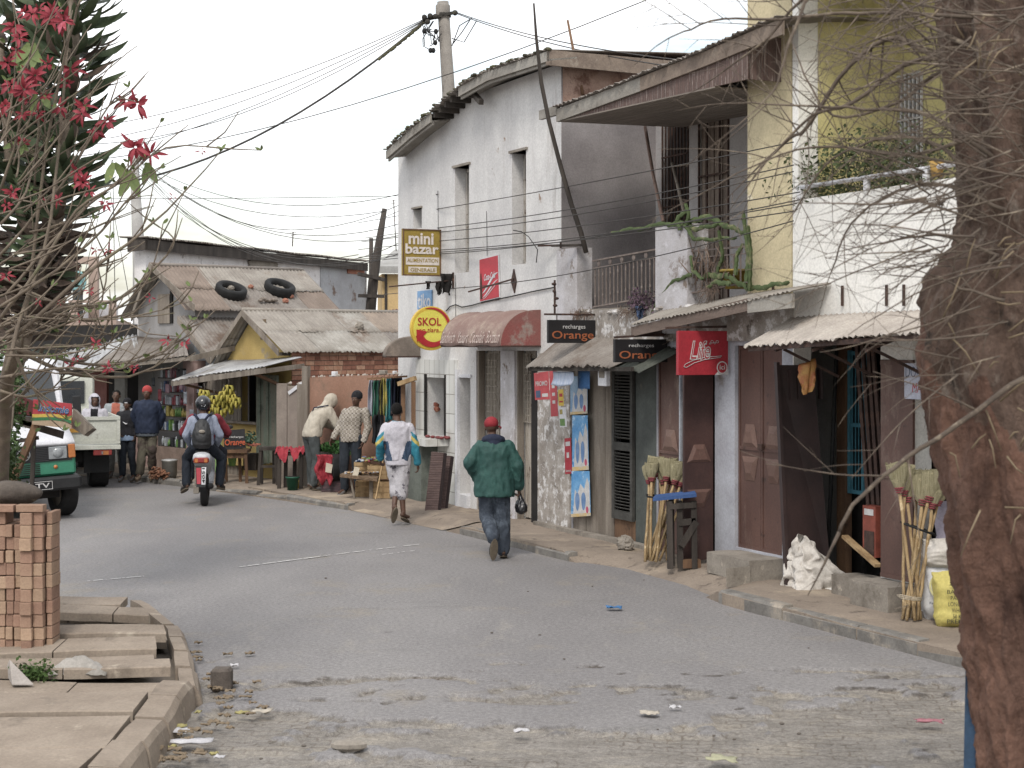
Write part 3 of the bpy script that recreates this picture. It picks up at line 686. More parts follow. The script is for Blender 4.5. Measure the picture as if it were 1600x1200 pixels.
# round yellow sign
sk = rx(706)+.05; yr,yl = perp(642,706,sk); cy = (yl+yr)/2; rr_ = (yr-yl)/2; cz = zq(674,513,sk)
o = fthing(RR,'sign','round yellow sign with red lettering and red curved arrow beside the red awning','sign',sk,cy,cz-rr_)
yel = mt('yellow_sign','cfae14','c2a010',6,.5,.05,c3='b08a20',t3=(.6,.8),sc3=3); redp = mt('red_sign_paint','b01c24','a01820',8,.5,.05)
mb = MB(); mb.lathe([(rr_*.97,-.07),(rr_,-.06),(rr_,-.005),(rr_*.96,.0)],(sk,cy,cz),40,'X',False); mb.build('disc',yel,o,RR)
pale = mt('lemon_panel','d8cf3c','cfc433',6,.5,.03)
mb = MB(); mb.lathe([(rr_*.82,.0012),(rr_*.82,.004)],(sk,cy-.02,cz),36,'X',False); mb.build('inner_disc',pale,o,RR)
def arcband(r0,r1,a0,a1,x,n=24,cy=cy,cz=cz,w=lambda t: 1):
    mb = MB(); vs = []
    for i in range(n+1):
        t = i/n; a = rad(a0+(a1-a0)*t); k = (r1-r0)*w(t)
        for r_ in (r1-k,r1): vs.append((x,cy+math.cos(a)*r_,cz+math.sin(a)*r_))
    n2 = len(vs); vs += [(p[0]-.003,p[1],p[2]) for p in vs]
    mb.add(vs,[(2*i,2*i+1,2*i+3,2*i+2) for i in range(n)]+[(2*i+n2,2*i+2+n2,2*i+3+n2,2*i+1+n2) for i in range(n)]+[(2*i,2*i+2,2*i+2+n2,2*i+n2) for i in range(n)]+[(2*i+1,2*i+1+n2,2*i+3+n2,2*i+3) for i in range(n)]); return mb
arcband(rr_*.82,rr_*.94,110,-60,sk+.009,w=lambda t: math.sin(t*math.pi)**.6+.02).build('red_arc',redp,o,RR)
arcband(rr_*.50,rr_*.86,205,310,sk+.013,w=lambda t: 1-.5*t).build('arrow',redp,o,RR)
mb = MB(); mb.slab([(sk+.014,cy-rr_*.72,cz-rr_*.62),(sk+.014,cy-rr_*.2,cz-rr_*.15),(sk+.014,cy-rr_*.75,cz+.0-rr_*.05)],(-.004,0,0)); mb.build('arrow_head',redp,o,RR)
textmb('SKOL',RR,1,(sk+.008,cy-rr_*.68,cz+rr_*.12),(0,rr_*1.15,0),(0,0,rr_*.36),.004,.015).build('lettering',redp,o,RR)
textmb('ao tiara...',RR,1,(sk+.008,cy-rr_*.62,cz-rr_*.18),(0,rr_*1.15,.0),(0,0,rr_*.2),.004,.006,.2).build('lettering',redp,o,RR)
mb = MB(); mb.bar((sk-.03,yr,cz+.1),(sk-.03,.0,cz+.1),.025); mb.bar((sk-.03,yr,cz-.1),(sk-.03,0,cz-.1),.025); mb.build('bracket',iron,o,RR)
# flat red cola poster board
cola = mt('red_enamel','bd1f33','b01a2d',6,.45,.04,c3='a85a5a',t3=(.66,.8),sc3=3)
P = [rp(750,471,-.03),rp(779.5,464,-.03),rp(777.5,399,-.03),rp(749,406,-.03)]
o = fthing(RR,'sign','upright red cola sign with white wave on the white wall above the red awning','sign',(P[0].x+P[1].x)/2,-.01,P[0].z)
cen = (P[0]+P[1]+P[2]+P[3])/4
MB().slab([cen+(p-cen)*1.03+V((0,.004,0)) for p in P],(0,.02,0)).build('rim',white_p,o,RR)
MB().slab(P,(0,.003,0)).build('panel',cola,o,RR)
bl = lambda u,v,y=-.034: (P[0].lerp(P[1],u)).lerp(P[3].lerp(P[2],u),v)+V((0,y+.03,0))
for w_,vv,am in ((.05,.17,.10),(.025,.11,.08),(.09,.30,.13)):
    mb = MB(); mb.grid(lambda u,v: bl(.15+.83*u,vv+am*math.sin(-1.4+u*3.2)+(u**2)*.16+v*w_*math.sin(u*math.pi*.92+.15)),14,2,True,(0,-.002,0)); mb.build('white_wave',white_p,o,RR)
a = bl(.26,.46); textmb('Coca-Cola',RR,1,a,bl(.86,.48)-a,bl(.26,.62)-a,.003,.02,.3).build('lettering',white_p,o,RR)
mb = MB(); mb.slab([bl(.03,.05),bl(.13,.04),bl(.13,.45),bl(.10,.66),bl(.06,.66),bl(.03,.45)],(0,.002,0)); mb.build('bottle_picture',iron,o,RR)
# old lamp bracket beside it: pointed plate with an arm
a = rp(802,436,-.03); ro = fthing(RR,'lamp_bracket','rusty pointed plate with an arm on the white wall right of the red cola sign','bracket',a.x,0,a.z-.2)
mb = MB(); mb.slab([rp(798,440,-.02),rp(803,458,-.02),rp(806,440,-.02),rp(802,420,-.02)],(0,.018,0)); mb.build('plate',iron,ro,RR)
mb = MB(); mb.bar(a,a+V((-.55,-.45,-.17)),.03,.02); mb.build('arm',iron,ro,RR)
# thick old cable festooned over the awning
pts = [rp(x,y,-.02) for x,y in ((697,486),(703,479),(712,476),(722,480),(738,477),(755,472),(775,468),(800,463),(830,456),(866,449),(868,457),(867,476))]
tag(MB().tube(pts,.009,5).build('cable',black,F=RR),'thick sagging black cable pinned along the white wall over the red awning','cable')
for px,y0,y1 in ((684,298,420),(711,430,505),(760,330,400)):
    tag(MB().tube([rp(px,y0,-.012),rp(px+.8,(y0+y1)/2,-.012),rp(px+1,y1,-.012)],.004,4).build('cable',black,F=RR),'thin dark wire running straight down the tall white wall','cable','thin wires down the white wall')

# ---------- house B with the loggia
B = fthing(RR,'balcony_house','grimy grey house with sheltered upstairs balcony and closed shop doors below','house',8.6,0,0)
SB = rx(1237); yL = 1.45; zf = 3.02
zr0 = RR.z(1050,160,yL)
wA = (RR.x(1036,yL),RR.x(1076,yL),zf+.05,RR.z(1055,165,yL)); wB = (RR.x(1093,yL),RR.x(1139,yL),zf+.0,RR.z(1115,160,yL))
s_c = rx(1168)
wallgrid(MB(),SA,s_c,zf-.2,6.2,[wA,wB],yL,.2).build('loggia_wall',mt('loggia_plaster','b0adac','a19d9c',1.5,.9,.12,c3='6f6863',t3=(.58,.75),sc3=2),B,RR)
MB().bx(s_c,SB-.005,0,yL+.18,zf-.02,6.9).build('cream_wall',plC,B,RR)
mb = MB(); mb.bx(SA,SB,yL+.9,yL+1,0,6); mb.build('rear_wall',dark,B,RR)  # backing behind the loggia openings; its dark colour stands for the shade inside
MB().bx(SA,SB+.0,-.02,yL+.1,zf-.16,zf).build('balcony_slab',conc,B,RR)
# barred window and shutter
mb = MB(); x0,x1,z0,z1 = wA; mb.bx(x0,x1,yL+.1,yL+.12,z0,z1); fr_ = mb.build('window',mt('dark_pane','3c3a3a','2c2a2a',2,.4,0),B,RR)
mb = MB()
for k in range(9): x = x0+(x1-x0)*k/8; mb.bx(x-.009,x+.009,yL-.02,yL,z0,z1)
for k in range(5): z = z0+(z1-z0)*k/4; mb.bx(x0,x1,yL-.03,yL-.01,z-.01,z+.01)
mb.build('bars',iron,fr_,RR)
x0,x1,z0,z1 = wB; mb = MB()
for k in range(7): w_ = (x1-x0)/7; mb.bx(x0+k*w_+.005,x0+(k+1)*w_-.005,yL+.03+.012*(k % 2),yL+.07,z0,z1)
sh_ = mb.build('shutter',mt('grey_brown_shutter','8b7d71','75685e',6,.9,.3,(3,3,.2)),B,RR)
mb = MB()
for k in (0,2,5,7): x = x0+(x1-x0)*k/7; mb.bx(x-.01,x+.01,yL-.02,yL,z0,z1)
for k in (1,2.6,4): z = z0+(z1-z0)*k/4; mb.bx(x0,x1,yL-.03,yL-.01,z-.01,z+.01)
mb.build('bars',iron,sh_,RR)
# parapet posts and railings
pxx = (rx(884,-.02),rx(906,-.02)); zp = RR.z(897,388)
mb = MB(); mb.bx(SA-.02,pxx[1],-.06,.16,zf-.5,zp); mb.build('parapet_post',plL,B,RR)
px1,px2 = rx(1024,-.08),rx(1074,-.08); zp2 = RR.z(1048,352,-.08)
mb = MB(); mb.bx(px1,px2,-.08,.2,zf-.33,zp2); mb.build('parapet_post',plL,B,RR)
def railing(x0,x1,z0,z1,y,nb,z0b=None,z1b=None,parent=B):
    z0b = z0 if z0b is None else z0b; z1b = z1 if z1b is None else z1b
    mb = MB(); mb.bar((x0,y,z1),(x1,y,z1b),.035,.02); mb.bar((x0,y,z0),(x1,y,z0b),.03,.02); h = z1-z0
    mb.bar((x0,y,z1-h*.16),(x1,y,z1b-h*.16),.015,.012)
    for i in range(nb):
        t = (i+.5)/nb; x = x0+(x1-x0)*t; a = z0+(z0b-z0)*t; c = z1+(z1b-z1)*t
        mb.bar((x,y,a),(x,y,c-h*.16),.013)
        for q_ in (.22,.66): 
            if i % 2 == 0: mb.ell((x,y,a+h*q_),(.022,.01,.03),nu=6,nv=4)
        if i % 3 == 1: mb.lathe([(.035,-.006),(.045,0),(.035,.006)],(x,y,c-h*.08),8,'Y')
    return mb.build('railing',mt('faded_railing','84776f','6c605a',9,.85,.2),parent,RR)
railing(rx(926,-.02),px1,RR.z(926,480),RR.z(926,408),-.01,17,RR.z(1020,462),RR.z(1020,390))
railing(px2,rx(1172,-.02),RR.z(1078,458),RR.z(1078,393),-.01,9,RR.z(1170,440),RR.z(1170,385))
mb = MB(); mb.bx(SA,rx(1240),-.05,.2,zf-.42,zf-.02); mb.build('balcony_beam',plP,B,RR)
# broken masonry on the beam
mb = MB()
for i in range(26):
    x = R.uniform(rx(900),rx(1240)); r_ = R.uniform(.03,.07); mb.ell((x,-.03+R.uniform(-.04,.04),zf-.04+R.uniform(-.02,.03)),(r_*1.4,r_,r_*.6),nu=6,nv=4,smooth=False)
tag(mb.build('broken_edge',plP,B,RR),kind='stuff')
# loggia roof
E = [(rx(869,-.45),RR.z(869,172,-.45)),(rx(1000,-.45),RR.z(1000,122,-.45)),(rx(1100,-.45),RR.z(1100,82,-.45)),(rx(1222,-.45),RR.z(1222,30,-.45))]
mb = MB()
for (a,za),(b_,zb) in zip(E,E[1:]): tin(mb,(a,-.5,za+.03),(b_,-.5,zb+.03),(min(b_,SB-.02),2.4,zb+.35),(a,2.4,za+.35),.08,.013,jag=.03)
mb.build('roof',tin_b,B,RR)
mb = MB()
for i,((a,za),(b_,zb)) in enumerate(zip(E,E[1:])): mb.mi = 0 if i == 0 else 1; mb.slab([(a,-.45,za-.15),(b_,-.45,zb-.15),(b_,-.45,zb+.01),(a,-.45,za+.01)],(0,.03,0))
mb.mi = 0; mb.bx(E[0][0]-.5,E[0][0]+.02,-.45,-.4,E[0][1]-.06,E[0][1]+.06)
mb.build('fascia',[fas,mt('brown_fascia','7a6455')],B,RR)
mb = MB()
zs_ = RR.z(1168,122,-.45); zsof = lambda x: E[0][1]-.15+(zs_-E[0][1]+.15)*(x-E[0][0])/(s_c-E[0][0])
sof = mt('soffit_boards','93887d','7a7067',4,.95,.3,(.2,6,1),wave=('Y',3,.5))
for (a,za),(b_,zb) in zip(E,E[1:]):
    nb = 14
    for k in range(nb):
        y0 = -.42+(yL+.4)*k/nb; y1 = -.42+(yL+.4)*(k+1)/nb-.008
        f_ = lambda x,y: zsof(x)+(y+.42)*.02
        if a >= s_c: continue
        b_ = min(b_,s_c)
        bb = b_ if y1 < -.03 else min(b_,SB-.02); mb.slab([(a,y0,f_(a,y0)),(bb,y0,f_(bb,y0)),(bb,y1,f_(bb,y1)),(a,y1,f_(a,y1))],(0,0,.015))
mb.build('soffit',sof,B,RR)
g_ = [rp(1000,127,-.42),rp(1168,122,-.42),rp(1168,60,-.42)]; k_ = lambda x: E[1][1]+(x-E[1][0])*(E[3][1]-E[1][1])/(E[3][0]-E[1][0])
mb = MB(); mb.slab([(E[0][0]+.05,-.417,zsof(E[0][0])),(g_[1].x,-.417,zs_),(g_[1].x,-.417,k_(g_[1].x)-.1),(E[1][0],-.417,E[1][1]-.1),(E[0][0]+.05,-.417,E[0][1]-.1)],(0,.03,0)); mb.slab([(g_[1].x,-.415,zs_),(g_[1].x,0,zs_),(g_[1].x,0,k_(g_[1].x)),(g_[1].x,-.415,k_(g_[1].x))],(-.02,0,0))
mb.build('gable_boarding',mt('striped_red_board','6a544d','594a45',6,.9,.3,(8,8,.3),c3='9a8c84',t3=(.55,.6),sc3=5,st3=(9,9,.4)),B,RR)
mb = MB(); mb.slab([(SB-.15,-.3,5.4),(SB-.15,yL,5.4),(SB-.15,yL,6.7),(SB-.15,-.3,6.0)],(.05,0,0))
# ground floor wall and openings
pan = (rx(845),rx(893)); pd = (rx(893),rx(1026)); md = (rx(1026),rx(1066)); col_ = (rx(1117),rx(1148)); dd = (rx(1148),rx(1222))
ztop = zf-.15
dt = RR.z(1185,540)
wallgrid(MB(),SA,SB+.02,0,ztop,[(pd[0]+.0,pd[1],.1,RR.z(960,560)),(md[0]+.01,rx(1117),.1,RR.z(1090,545)),(dd[0],dd[1],RR.z(1185,862),dt)],.0,.22).build('wall',mt('lavender_white_plaster','aeb0b8','9d9da4',2,.9,.2,c3='7d756f',t3=(.56,.72),sc3=2.2),B,RR)
MB().bx(SA+.01,SB,.9,.94,0,ztop).build('dark_backing',dark,B,RR)  # backing behind the shop doors, shade put into the colour
MB().bx(rx(843),rx(893),-.03,-.002,.1,RR.z(870,552)).build('flaking_render',plP,B,RR)
MB().bx(rx(831),rx(843),-.01,.05,.1,RR.z(838,560)).build('gap_shade_strip',dark,B,RR)  # solid strip coloured dark for the shade of the black gap
# plank doors and louvred shutter
x0 = pd[0]; plk = MB(); xs_ = [rx(p) for p in (893,902,913,926,943,957)]
for a,b_ in zip(xs_,xs_[1:]): plk.bx(a+.004,b_-.006,.02+R.uniform(0,.02),.06,.12,RR.z(925,566))
plk.build('plank_door',wood_g,B,RR)
x0,x1 = rx(957)+.01,rx(990); zt_ = RR.z(973,572); zb_ = RR.z(973,812)
mb = MB(); mb.bx(x0,x0+.06,-.02,.02,zb_,zt_); mb.bx(x1-.06,x1,-.02,.02,zb_,zt_)
for z in (zb_,zb_+(zt_-zb_)*.45,zt_-.1): mb.bx(x0+.06,x1-.06,-.015,.015,z,z+.1)
for i in range(44):
    z = zb_+.1+(zt_-zb_-.2)*i/43
    if abs(z-(zb_+(zt_-zb_)*.45+.05)) < .07: continue
    mb.bar((x0+.05,0,z),(x1-.05,0,z),.028,.007,V((0,.6,.8)))
mb.build('louvred_shutter',mt('grey_green_wood','4d4c48','3e3d3a',6,.9,.3),B,RR)
MB().bx(x0-.0,x1,.025,.05,.1,zb_+.01).build('door_sill_board',wood_b,B,RR)
mb = MB(); mb.bx(rx(991),rx(1025),.02,.05,.1,RR.z(1005,570)); mb.build('door_panel',mt('faded_green_door','545955','444845',3,.8,.15,c3='6a655c',t3=(.6,.8),sc3=3),B,RR)
brm = mt('oxide_red_metal','64473d','553b33',2,.6,.1,(1,1,.5),c3='7f6a5e',t3=(.55,.72),sc3=2.5,st3=(1,1,.4),c4='43302a',t4=(.62,.7),sc4=6,spec=.45); brl = mt('oxide_light_diamond','765c50','6a5046',3,.55,.05)
def metal_door(x0,x1,z0,z1,y,parent,name='metal_door',leaves=2,dz=(.12,.47),diamonds=True,mat=None):
    w = (x1-x0)/leaves; mb = MB()
    for i in range(leaves):
        a,b_ = x0+i*w+.004,x0+(i+1)*w-.004; mb.mi = 0; mb.bx(a,b_,y,y+.035,z0,z1)
        mb.bx(a,a+.03,y-.012,y,z0,z1); mb.bx(b_-.03,b_,y-.012,y,z0,z1)
        for z in (z0,(z0+z1)*.5-.03,z1-.04): mb.bx(a+.03,b_-.03,y-.012,y,z,z+.035)
        if diamonds:
            m_ = (a+b_)/2; hw = (b_-a)*.36; h = (z1-z0)
            for zc,s in ((z0+h*.40,-1),(z0+h*.55,1),(z1-.09,-1)):
                zz = [zc-.13*s,zc-.02*s,zc+.13*s] ; mb.mi = 1
                base = [(m_-hw*.55,y-.004,zc+.14*s),(m_+hw*.55,y-.004,zc+.14*s),(m_+hw,y-.004,zc-.12*s),(m_-hw,y-.004,zc-.12*s)]
                if zc+.16 < z1 or s > 0: mb.add(base+[(m_-hw*.3,y-.03,zc+.06*s),(m_+hw*.3,y-.03,zc+.06*s),(m_+hw*.55,y-.03,zc-.06*s),(m_-hw*.55,y-.03,zc-.06*s)],[(4,5,6,7),(0,1,5,4),(1,2,6,5),(2,3,7,6),(3,0,4,7)])
    mb.mi = 0
    return mb.build(name,[mat or brm,brl],parent,RR)
metal_door(md[0]+.01,md[1]-.05,.12,RR.z(1045,548),.03,B,leaves=1)
MB().bx(md[1]-.04,md[1]-.01,-.02,.05,.1,RR.z(1060,548)).build('door_post',mt('pale_metal_post','a9aeb6','8f949c',8,.5),B,RR)
dz0 = RR.z(1185,862)
dl = metal_door(dd[0]+.01,dd[1]-.01,dz0,dt,.05,B)
MB().bx((dd[0]+dd[1])/2-.01,(dd[0]+dd[1])/2+.07,-.0,.03,RR.z(1185,703),RR.z(1185,694)).build('handle',iron,dl,RR)
# open leaf swung outward
xl = rx(1117)-.02; yo,yi = RR.q(1069,540,xl)[0],0.0
drk = mt('dark_oxide_metal','4b322d','3c2825',3,.6,.1,c3='6d5a50',t3=(.64,.78),sc3=3,spec=.4)
mb = MB(); z1 = RR.q(1100,555,xl)[1]; mb.bx(xl-.035,xl,yo,-.01,.16,z1); mb.mi = 1
for zc in (.95,1.25):
    c_ = (yo)/2; s = 1 if zc > 1 else -1
    mb.add([(xl+.002,c_-.16,zc),(xl+.002,c_+.16,zc),(xl+.002,c_+.07,zc+.2*s),(xl+.002,c_-.07,zc+.2*s),(xl+.02,c_-.1,zc+.03*s),(xl+.02,c_+.1,zc+.03*s),(xl+.02,c_+.05,zc+.15*s),(xl+.02,c_-.05,zc+.15*s)],[(4,5,6,7),(0,1,5,4),(1,2,6,5),(2,3,7,6),(3,0,4,7)])
mb.build('open_door_leaf',[drk,brm],B,RR)
# steps before the double door
stp = MB(); stp.bx(rx(1095,-.5),rx(1222)+.02,-.42,-.005,.1,dz0-.02); stp.bx(rx(1150,-.6),rx(1222)+.04,-.72,-.425,.08,dz0-.07)
stp.build('doorstep',conc,B,RR,disp=(3,.012),sub=4)
MB().bx(rx(845),rx(1024),-.12,-.005,.1,.16).build('threshold',conc,B,RR,disp=(4,.01),sub=3)
# tin canopy over the doors
mb = MB(); f0 = rp(986,508,-.5); f1 = rp(1236,455,-.5)
tin(mb,f0,f1,(f1.x,-.02,f1.z+.1),(f0.x,-.02,f0.z+.2),.076,.011,jag=.01)
mb.build('canopy_sheet',tin_d,B,RR)
mb = MB(); g0 = rp(986,526,-.48); g1 = rp(1168,486,-.48); g2 = rp(1238,478,-.48); h1_ = rp(1168,466,-.48)
mb.slab([(g0.x,-.48,g0.z),(g1.x,-.48,g1.z),(h1_.x,-.48,h1_.z+.0),(f0.x,-.48,f0.z-.02)],(0,.03,0)); mb.mi = 1
mb.slab([(g1.x+.005,-.485,g1.z-.02),(g2.x,-.485,g2.z-.02),(f1.x,-.485,f1.z-.02),(h1_.x+.005,-.485,h1_.z)],(0,.03,0)); mb.mi = 0
mb.slab([(g0.x,-.48,g0.z),(g0.x,-.01,g0.z),(g0.x,-.01,f0.z-.02),(g0.x,-.48,f0.z-.02)],(.03,0,0))
mb.bx(g0.x,g2.x,-.44,-.01,g0.z+.02,g0.z+.04) if False else None
mb.build('canopy_fascia',[mt('brown_board','75655b','65564d',4,.9,.3,(.2,1,1)),fas],B,RR)
# small low tin awning
mb = MB(); a = rp(821,573,-.62); b_ = rp(955,572,-.62); c_ = rp(1000,533,-.0); d_ = rp(880,528,-.0)
lt = fthing(RR,'tin_awning','low rusty corrugated awning above the poster wall and plank doors','awning',(a.x+b_.x)/2,-.3,2.2)
tin(mb,a,b_,(b_.x+.35,-.03,c_.z),(a.x+.05,-.03,d_.z+.05),.09,.014,jag=.03); mb.build('sheet',tin_b,lt,RR)
mb = MB(); tin(mb,(b_.x-.15,-.6,b_.z-.03),(b_.x+.5,-.5,b_.z-.06),(b_.x+.6,-.03,c_.z-.1),(b_.x-.1,-.03,c_.z),.09,.012,jag=.03); mb.build('patch_sheet',mt('green_grey_tin','54584f','484b45',4,.8),lt,RR)
mb = MB(); mb.bar(a+V((.02,.06,-.03)),b_+V((.4,.06,-.03)),.04,.05)
for t in (.05,.45,.9): p = a.lerp(b_,t); mb.bar(p+V((0,.04,-.02)),(p.x,.0,c_.z-.06),.035,.04)
mb.build('batten',wood_d,lt,RR)

# ---------- house C
Cc = fthing(RR,'yellow_house','white house with yellow upstairs recess and planted balcony rail behind the near tree','house',14,0,0)
s0 = SB+.02; SE = 19; zpar = RR.z(1250,312); zpar2 = RR.z(1465,284); sP = rx(1248); yC = 1.3
wh = MB(); shopH = (rx(1240),rx(1376),.12,RR.z(1300,515)); shopH2 = (rx(1426),rx(1620),.12,RR.z(1440,510))
wallgrid(wh,s0,SE,0,[(s0,zpar),(SE,zpar+.02)],[shopH,shopH2],0,.22)
wh.bx(s0,sP,-.004,.24,zpar-.1,7.0); wh.build('wall',plW,Cc,RR)
mb = MB(); mb.add([(sP,.235,zpar-1),(sP,yC,zpar-1),(sP,yC,7.6),(sP,.235,7.6)],[(0,1,2,3)]); mb.bx(s0+.02,sP-.005,.3,3,zpar-1,7)
w5 = (RR.x(1398,yC),RR.x(1442,yC),RR.z(1410,270,yC)-.4,RR.z(1410,120,yC))
wallgrid(mb,sP-.1,SE,zpar-1,7.6,[w5],yC,.2); mb.build('recess_wall',plY,Cc,RR)
mb = MB(); mb.bx(sP,SE,.2,yC,zpar-1.05,zpar-.95); mb.build('balcony_floor',conc,Cc,RR)
x0,x1,z0,z1 = w5; fr_ = MB().bx(x0,x1,yC+.1,yC+.12,z0,z1).build('window',mt('dark_pane','3c3a3a'),Cc,RR)
mb = MB()
for k in range(8): x = x0+(x1-x0)*k/7; mb.bx(x-.012,x+.012,yC-.03,yC-.01,z0,z1)
for k in range(4): z = z0+(z1-z0)*k/3; mb.bx(x0,x1,yC-.045,yC-.03,z-.01,z+.01)
mb.build('bars',white_p,fr_,RR)
mb = MB(); zcl = RR.z(1320,5,.0); mb.slab([(sP-.05,-.35,6.55),(SE,-.35,6.55),(SE,yC+.1,6.75),(sP-.05,yC+.1,6.75)],(0,0,.12)); mb.build('roof_slab',plY,Cc,RR)
mb = MB(); mb.tube([(sP,-.02,zpar+.12),(SE-2,-.02,zpar+.12)],.024,8)
for x in (sP+.05,rx(1357),rx(1450),15.5): mb.bx(x-.03,x+.03,-.04,.0,zpar-.0,zpar+.12)
mb.build('railing',white_p,Cc,RR)
for px in (1208,1316,1385,1412):
    a = rp(px,478,-.02); MB().bar(a,a+V((0,0,.2)),.02,.02).build('iron_stub',iron,Cc,RR)
# shop interior, doors
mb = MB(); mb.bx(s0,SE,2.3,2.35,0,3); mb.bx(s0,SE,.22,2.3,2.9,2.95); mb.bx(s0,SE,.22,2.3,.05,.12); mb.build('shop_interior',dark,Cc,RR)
mb = MB(); xx = rx(1240)-.0; mb.bx(rx(1255,.9),rx(1312,.9)+.0,.88,.92,.12,2.8); mb.build('inner_wall',mt('grey_inner_plaster','9a9792','86837e',2,.9,.1),Cc,RR)
mb = MB(); mb.bx(RR.x(1312,.7),RR.x(1326,.7),.66,.74,.12,2.8); mb.build('timber_post',wood_b,Cc,RR)
mb = MB(); a0 = RR.x(1326,.7); a1 = RR.x(1348,.7)
for x in (a0+.005,a1): mb.bx(x,x+.04,.68,.72,1.0,2.5)
for z in (1.0,1.7,2.45): mb.bx(a0+.045,a1,.69,.71,z,z+.04)
for k in range(4): x = a0+.06+(a1-a0-.08)*k/3; mb.bx(x,x+.01,.695,.705,1.0,2.45)
mb.build('window_grille',mt('turquoise_metal','3f7a8c','356a7a',5,.6),Cc,RR)
lf = MB(); a = rp(1376,912,-.03); c_ = rp(1426,560,-.03)
lf.bx(a.x,c_.x,-.03,-.003,.36,RR.z(1400,562)); lf.mi = 0
for z in (.36,1.3,RR.z(1400,562)-.05): lf.bx(a.x+.01,c_.x-.01,-.045,-.03,z,z+.04)
lf.build('metal_door',brm,Cc,RR)
mb = MB(); mb.bx(a.x-.05,c_.x+.05,-.35,-.005,.1,.34); mb.bx(rx(1308,-.05),a.x-.06,-.12,.2,.1,.3); mb.build('doorstep',conc,Cc,RR,disp=(3,.01),sub=4)
# dark dented leaf on the left of the opening, leaning
a = V((rx(1232,-.18),-.2,.1))
drk2 = mt('dark_plum_metal','382725','2c1f1e',3,.5,.08,c3='8d8582',t3=(.69,.72),sc3=5,spec=.5)
mb = MB()
yi_ = RR.q(1292,540,a.x)[0]; mb.slab([(a.x,-.2,.12),(a.x+.05,yi_,.12),(a.x-.1,yi_-.12,2.35),(a.x-.18,-.2,2.35)],(.03,0,0))
mb.slab([(a.x+.001,-.235,.12),(a.x+.005,-.202,.12),(a.x-.175,-.202,2.38),(a.x-.18,-.235,2.38)],(.05,0,0))
for k in range(5): mb.slab([(a.x-.12+k*.004,-.1+k*.09,2.0),(a.x-.115+k*.004,-.07+k*.09,2.0),(a.x-.13+k*.004,-.07+k*.09,2.3),(a.x-.135+k*.004,-.1+k*.09,2.3)],(.05,0,0))
mb.build('open_door_leaf',drk2,Cc,RR)
# corrugated awning of house C
lt = fthing(RR,'tin_awning','pale corrugated awning over the open broom shop on the right','awning',13,-.4,2.6)
mb = MB(); a = rp(1160,541,-.75); b_ = RR.w
zfr = a.z; L1 = 4.6
a2 = V((a.x+L1,-.75,RR.z(1441,514,-.75)+.05))
tin(mb,a,a2,(a.x+L1+.25,-.02,RR.z(1441,473)),(rx(1240),-.02,RR.z(1240,497)),.085,.014,jag=.03,nv=8)
mb.build('sheet',mt('sun_bleached_tin','aea59b','9c938a',3,.9,.12,c3='7e6d5c',t3=(.58,.74),sc3=2),lt,RR)
mb = MB(); mb.bar(a+V((.05,.05,-.03)),a2+V((-.05,.05,-.03)),.035,.045)
for x in (a.x+.5,a.x+1.1,a.x+1.9,a.x+2.7): mb.bar((x,-.7,a.z-.04),(x+.1,-.02,a.z+.2),.03); mb.bar((x,-.6,a.z-.03),(x+.1,-.02,a.z-.3),.025)
mb.build('bracket',iron,lt,RR)
# ================================================================ MIDDLE AND LEFT BUILDINGS
def fz(F): return lambda px,py,x=0: F.q(px,py,x)
# ---------- yellow and brick house (M1)
H1 = fthing(M1,'brick_house','small yellow gabled house with brick side wall and patched tin roof','house',1.5,1.2,0)
eR = M1.q(453,552,0); eL = M1.q(346,565,0); yG = M1.q(352,600,0)[0]; ap_ = M1.q(396,484,0); ym = ap_[0]; zr = ap_[1]-.03
zE = 2.49; zE2 = 2.22; LX = 4.6
yw = mt('yellow_ochre_wall','b49a55','a08748',2,.9,.2,c3='8d8478',t3=(.56,.7),sc3=2,c4='6f675e',t4=(.62,.7),sc4=5)
mb = MB()
opn = M1.q(398,640,0)[0],M1.q(338,640,0)[0]
hx = [(.62,1.75,.75,2.05)]
vw = M1.q(408,490,0),M1.q(419,505,0)
wallgrid(mb,0,yG,0,[(0,zE-.02),(ym,zr-.08),(yG,zE2-.02)],[(.62,1.72,.95,2.02)],0,.15,face='x',extra=()); mb.build('gable_wall',yw,H1,M1)
a = M1.q(411,524,-.02); MB().bx(-.015,.0,a[0]-.08,a[0]+.1,a[1]-.08,a[1]+.3).build('vent',mt('brown_shutter','6f5f4a'),H1,M1)
brk = bpy.data.materials.new('brickwork'); brk.use_nodes = True; T = brk.node_tree; N = T.nodes; K = T.links.new; b = N['Principled BSDF']; b.inputs['Roughness'].default_value = .9
tcn = N.new('ShaderNodeTexCoord'); sx = N.new('ShaderNodeSeparateXYZ'); K(tcn.outputs['Object'],sx.inputs[0]); cb = N.new('ShaderNodeCombineXYZ')
K(sx.outputs[0],cb.inputs[0]); K(sx.outputs[2],cb.inputs[1])
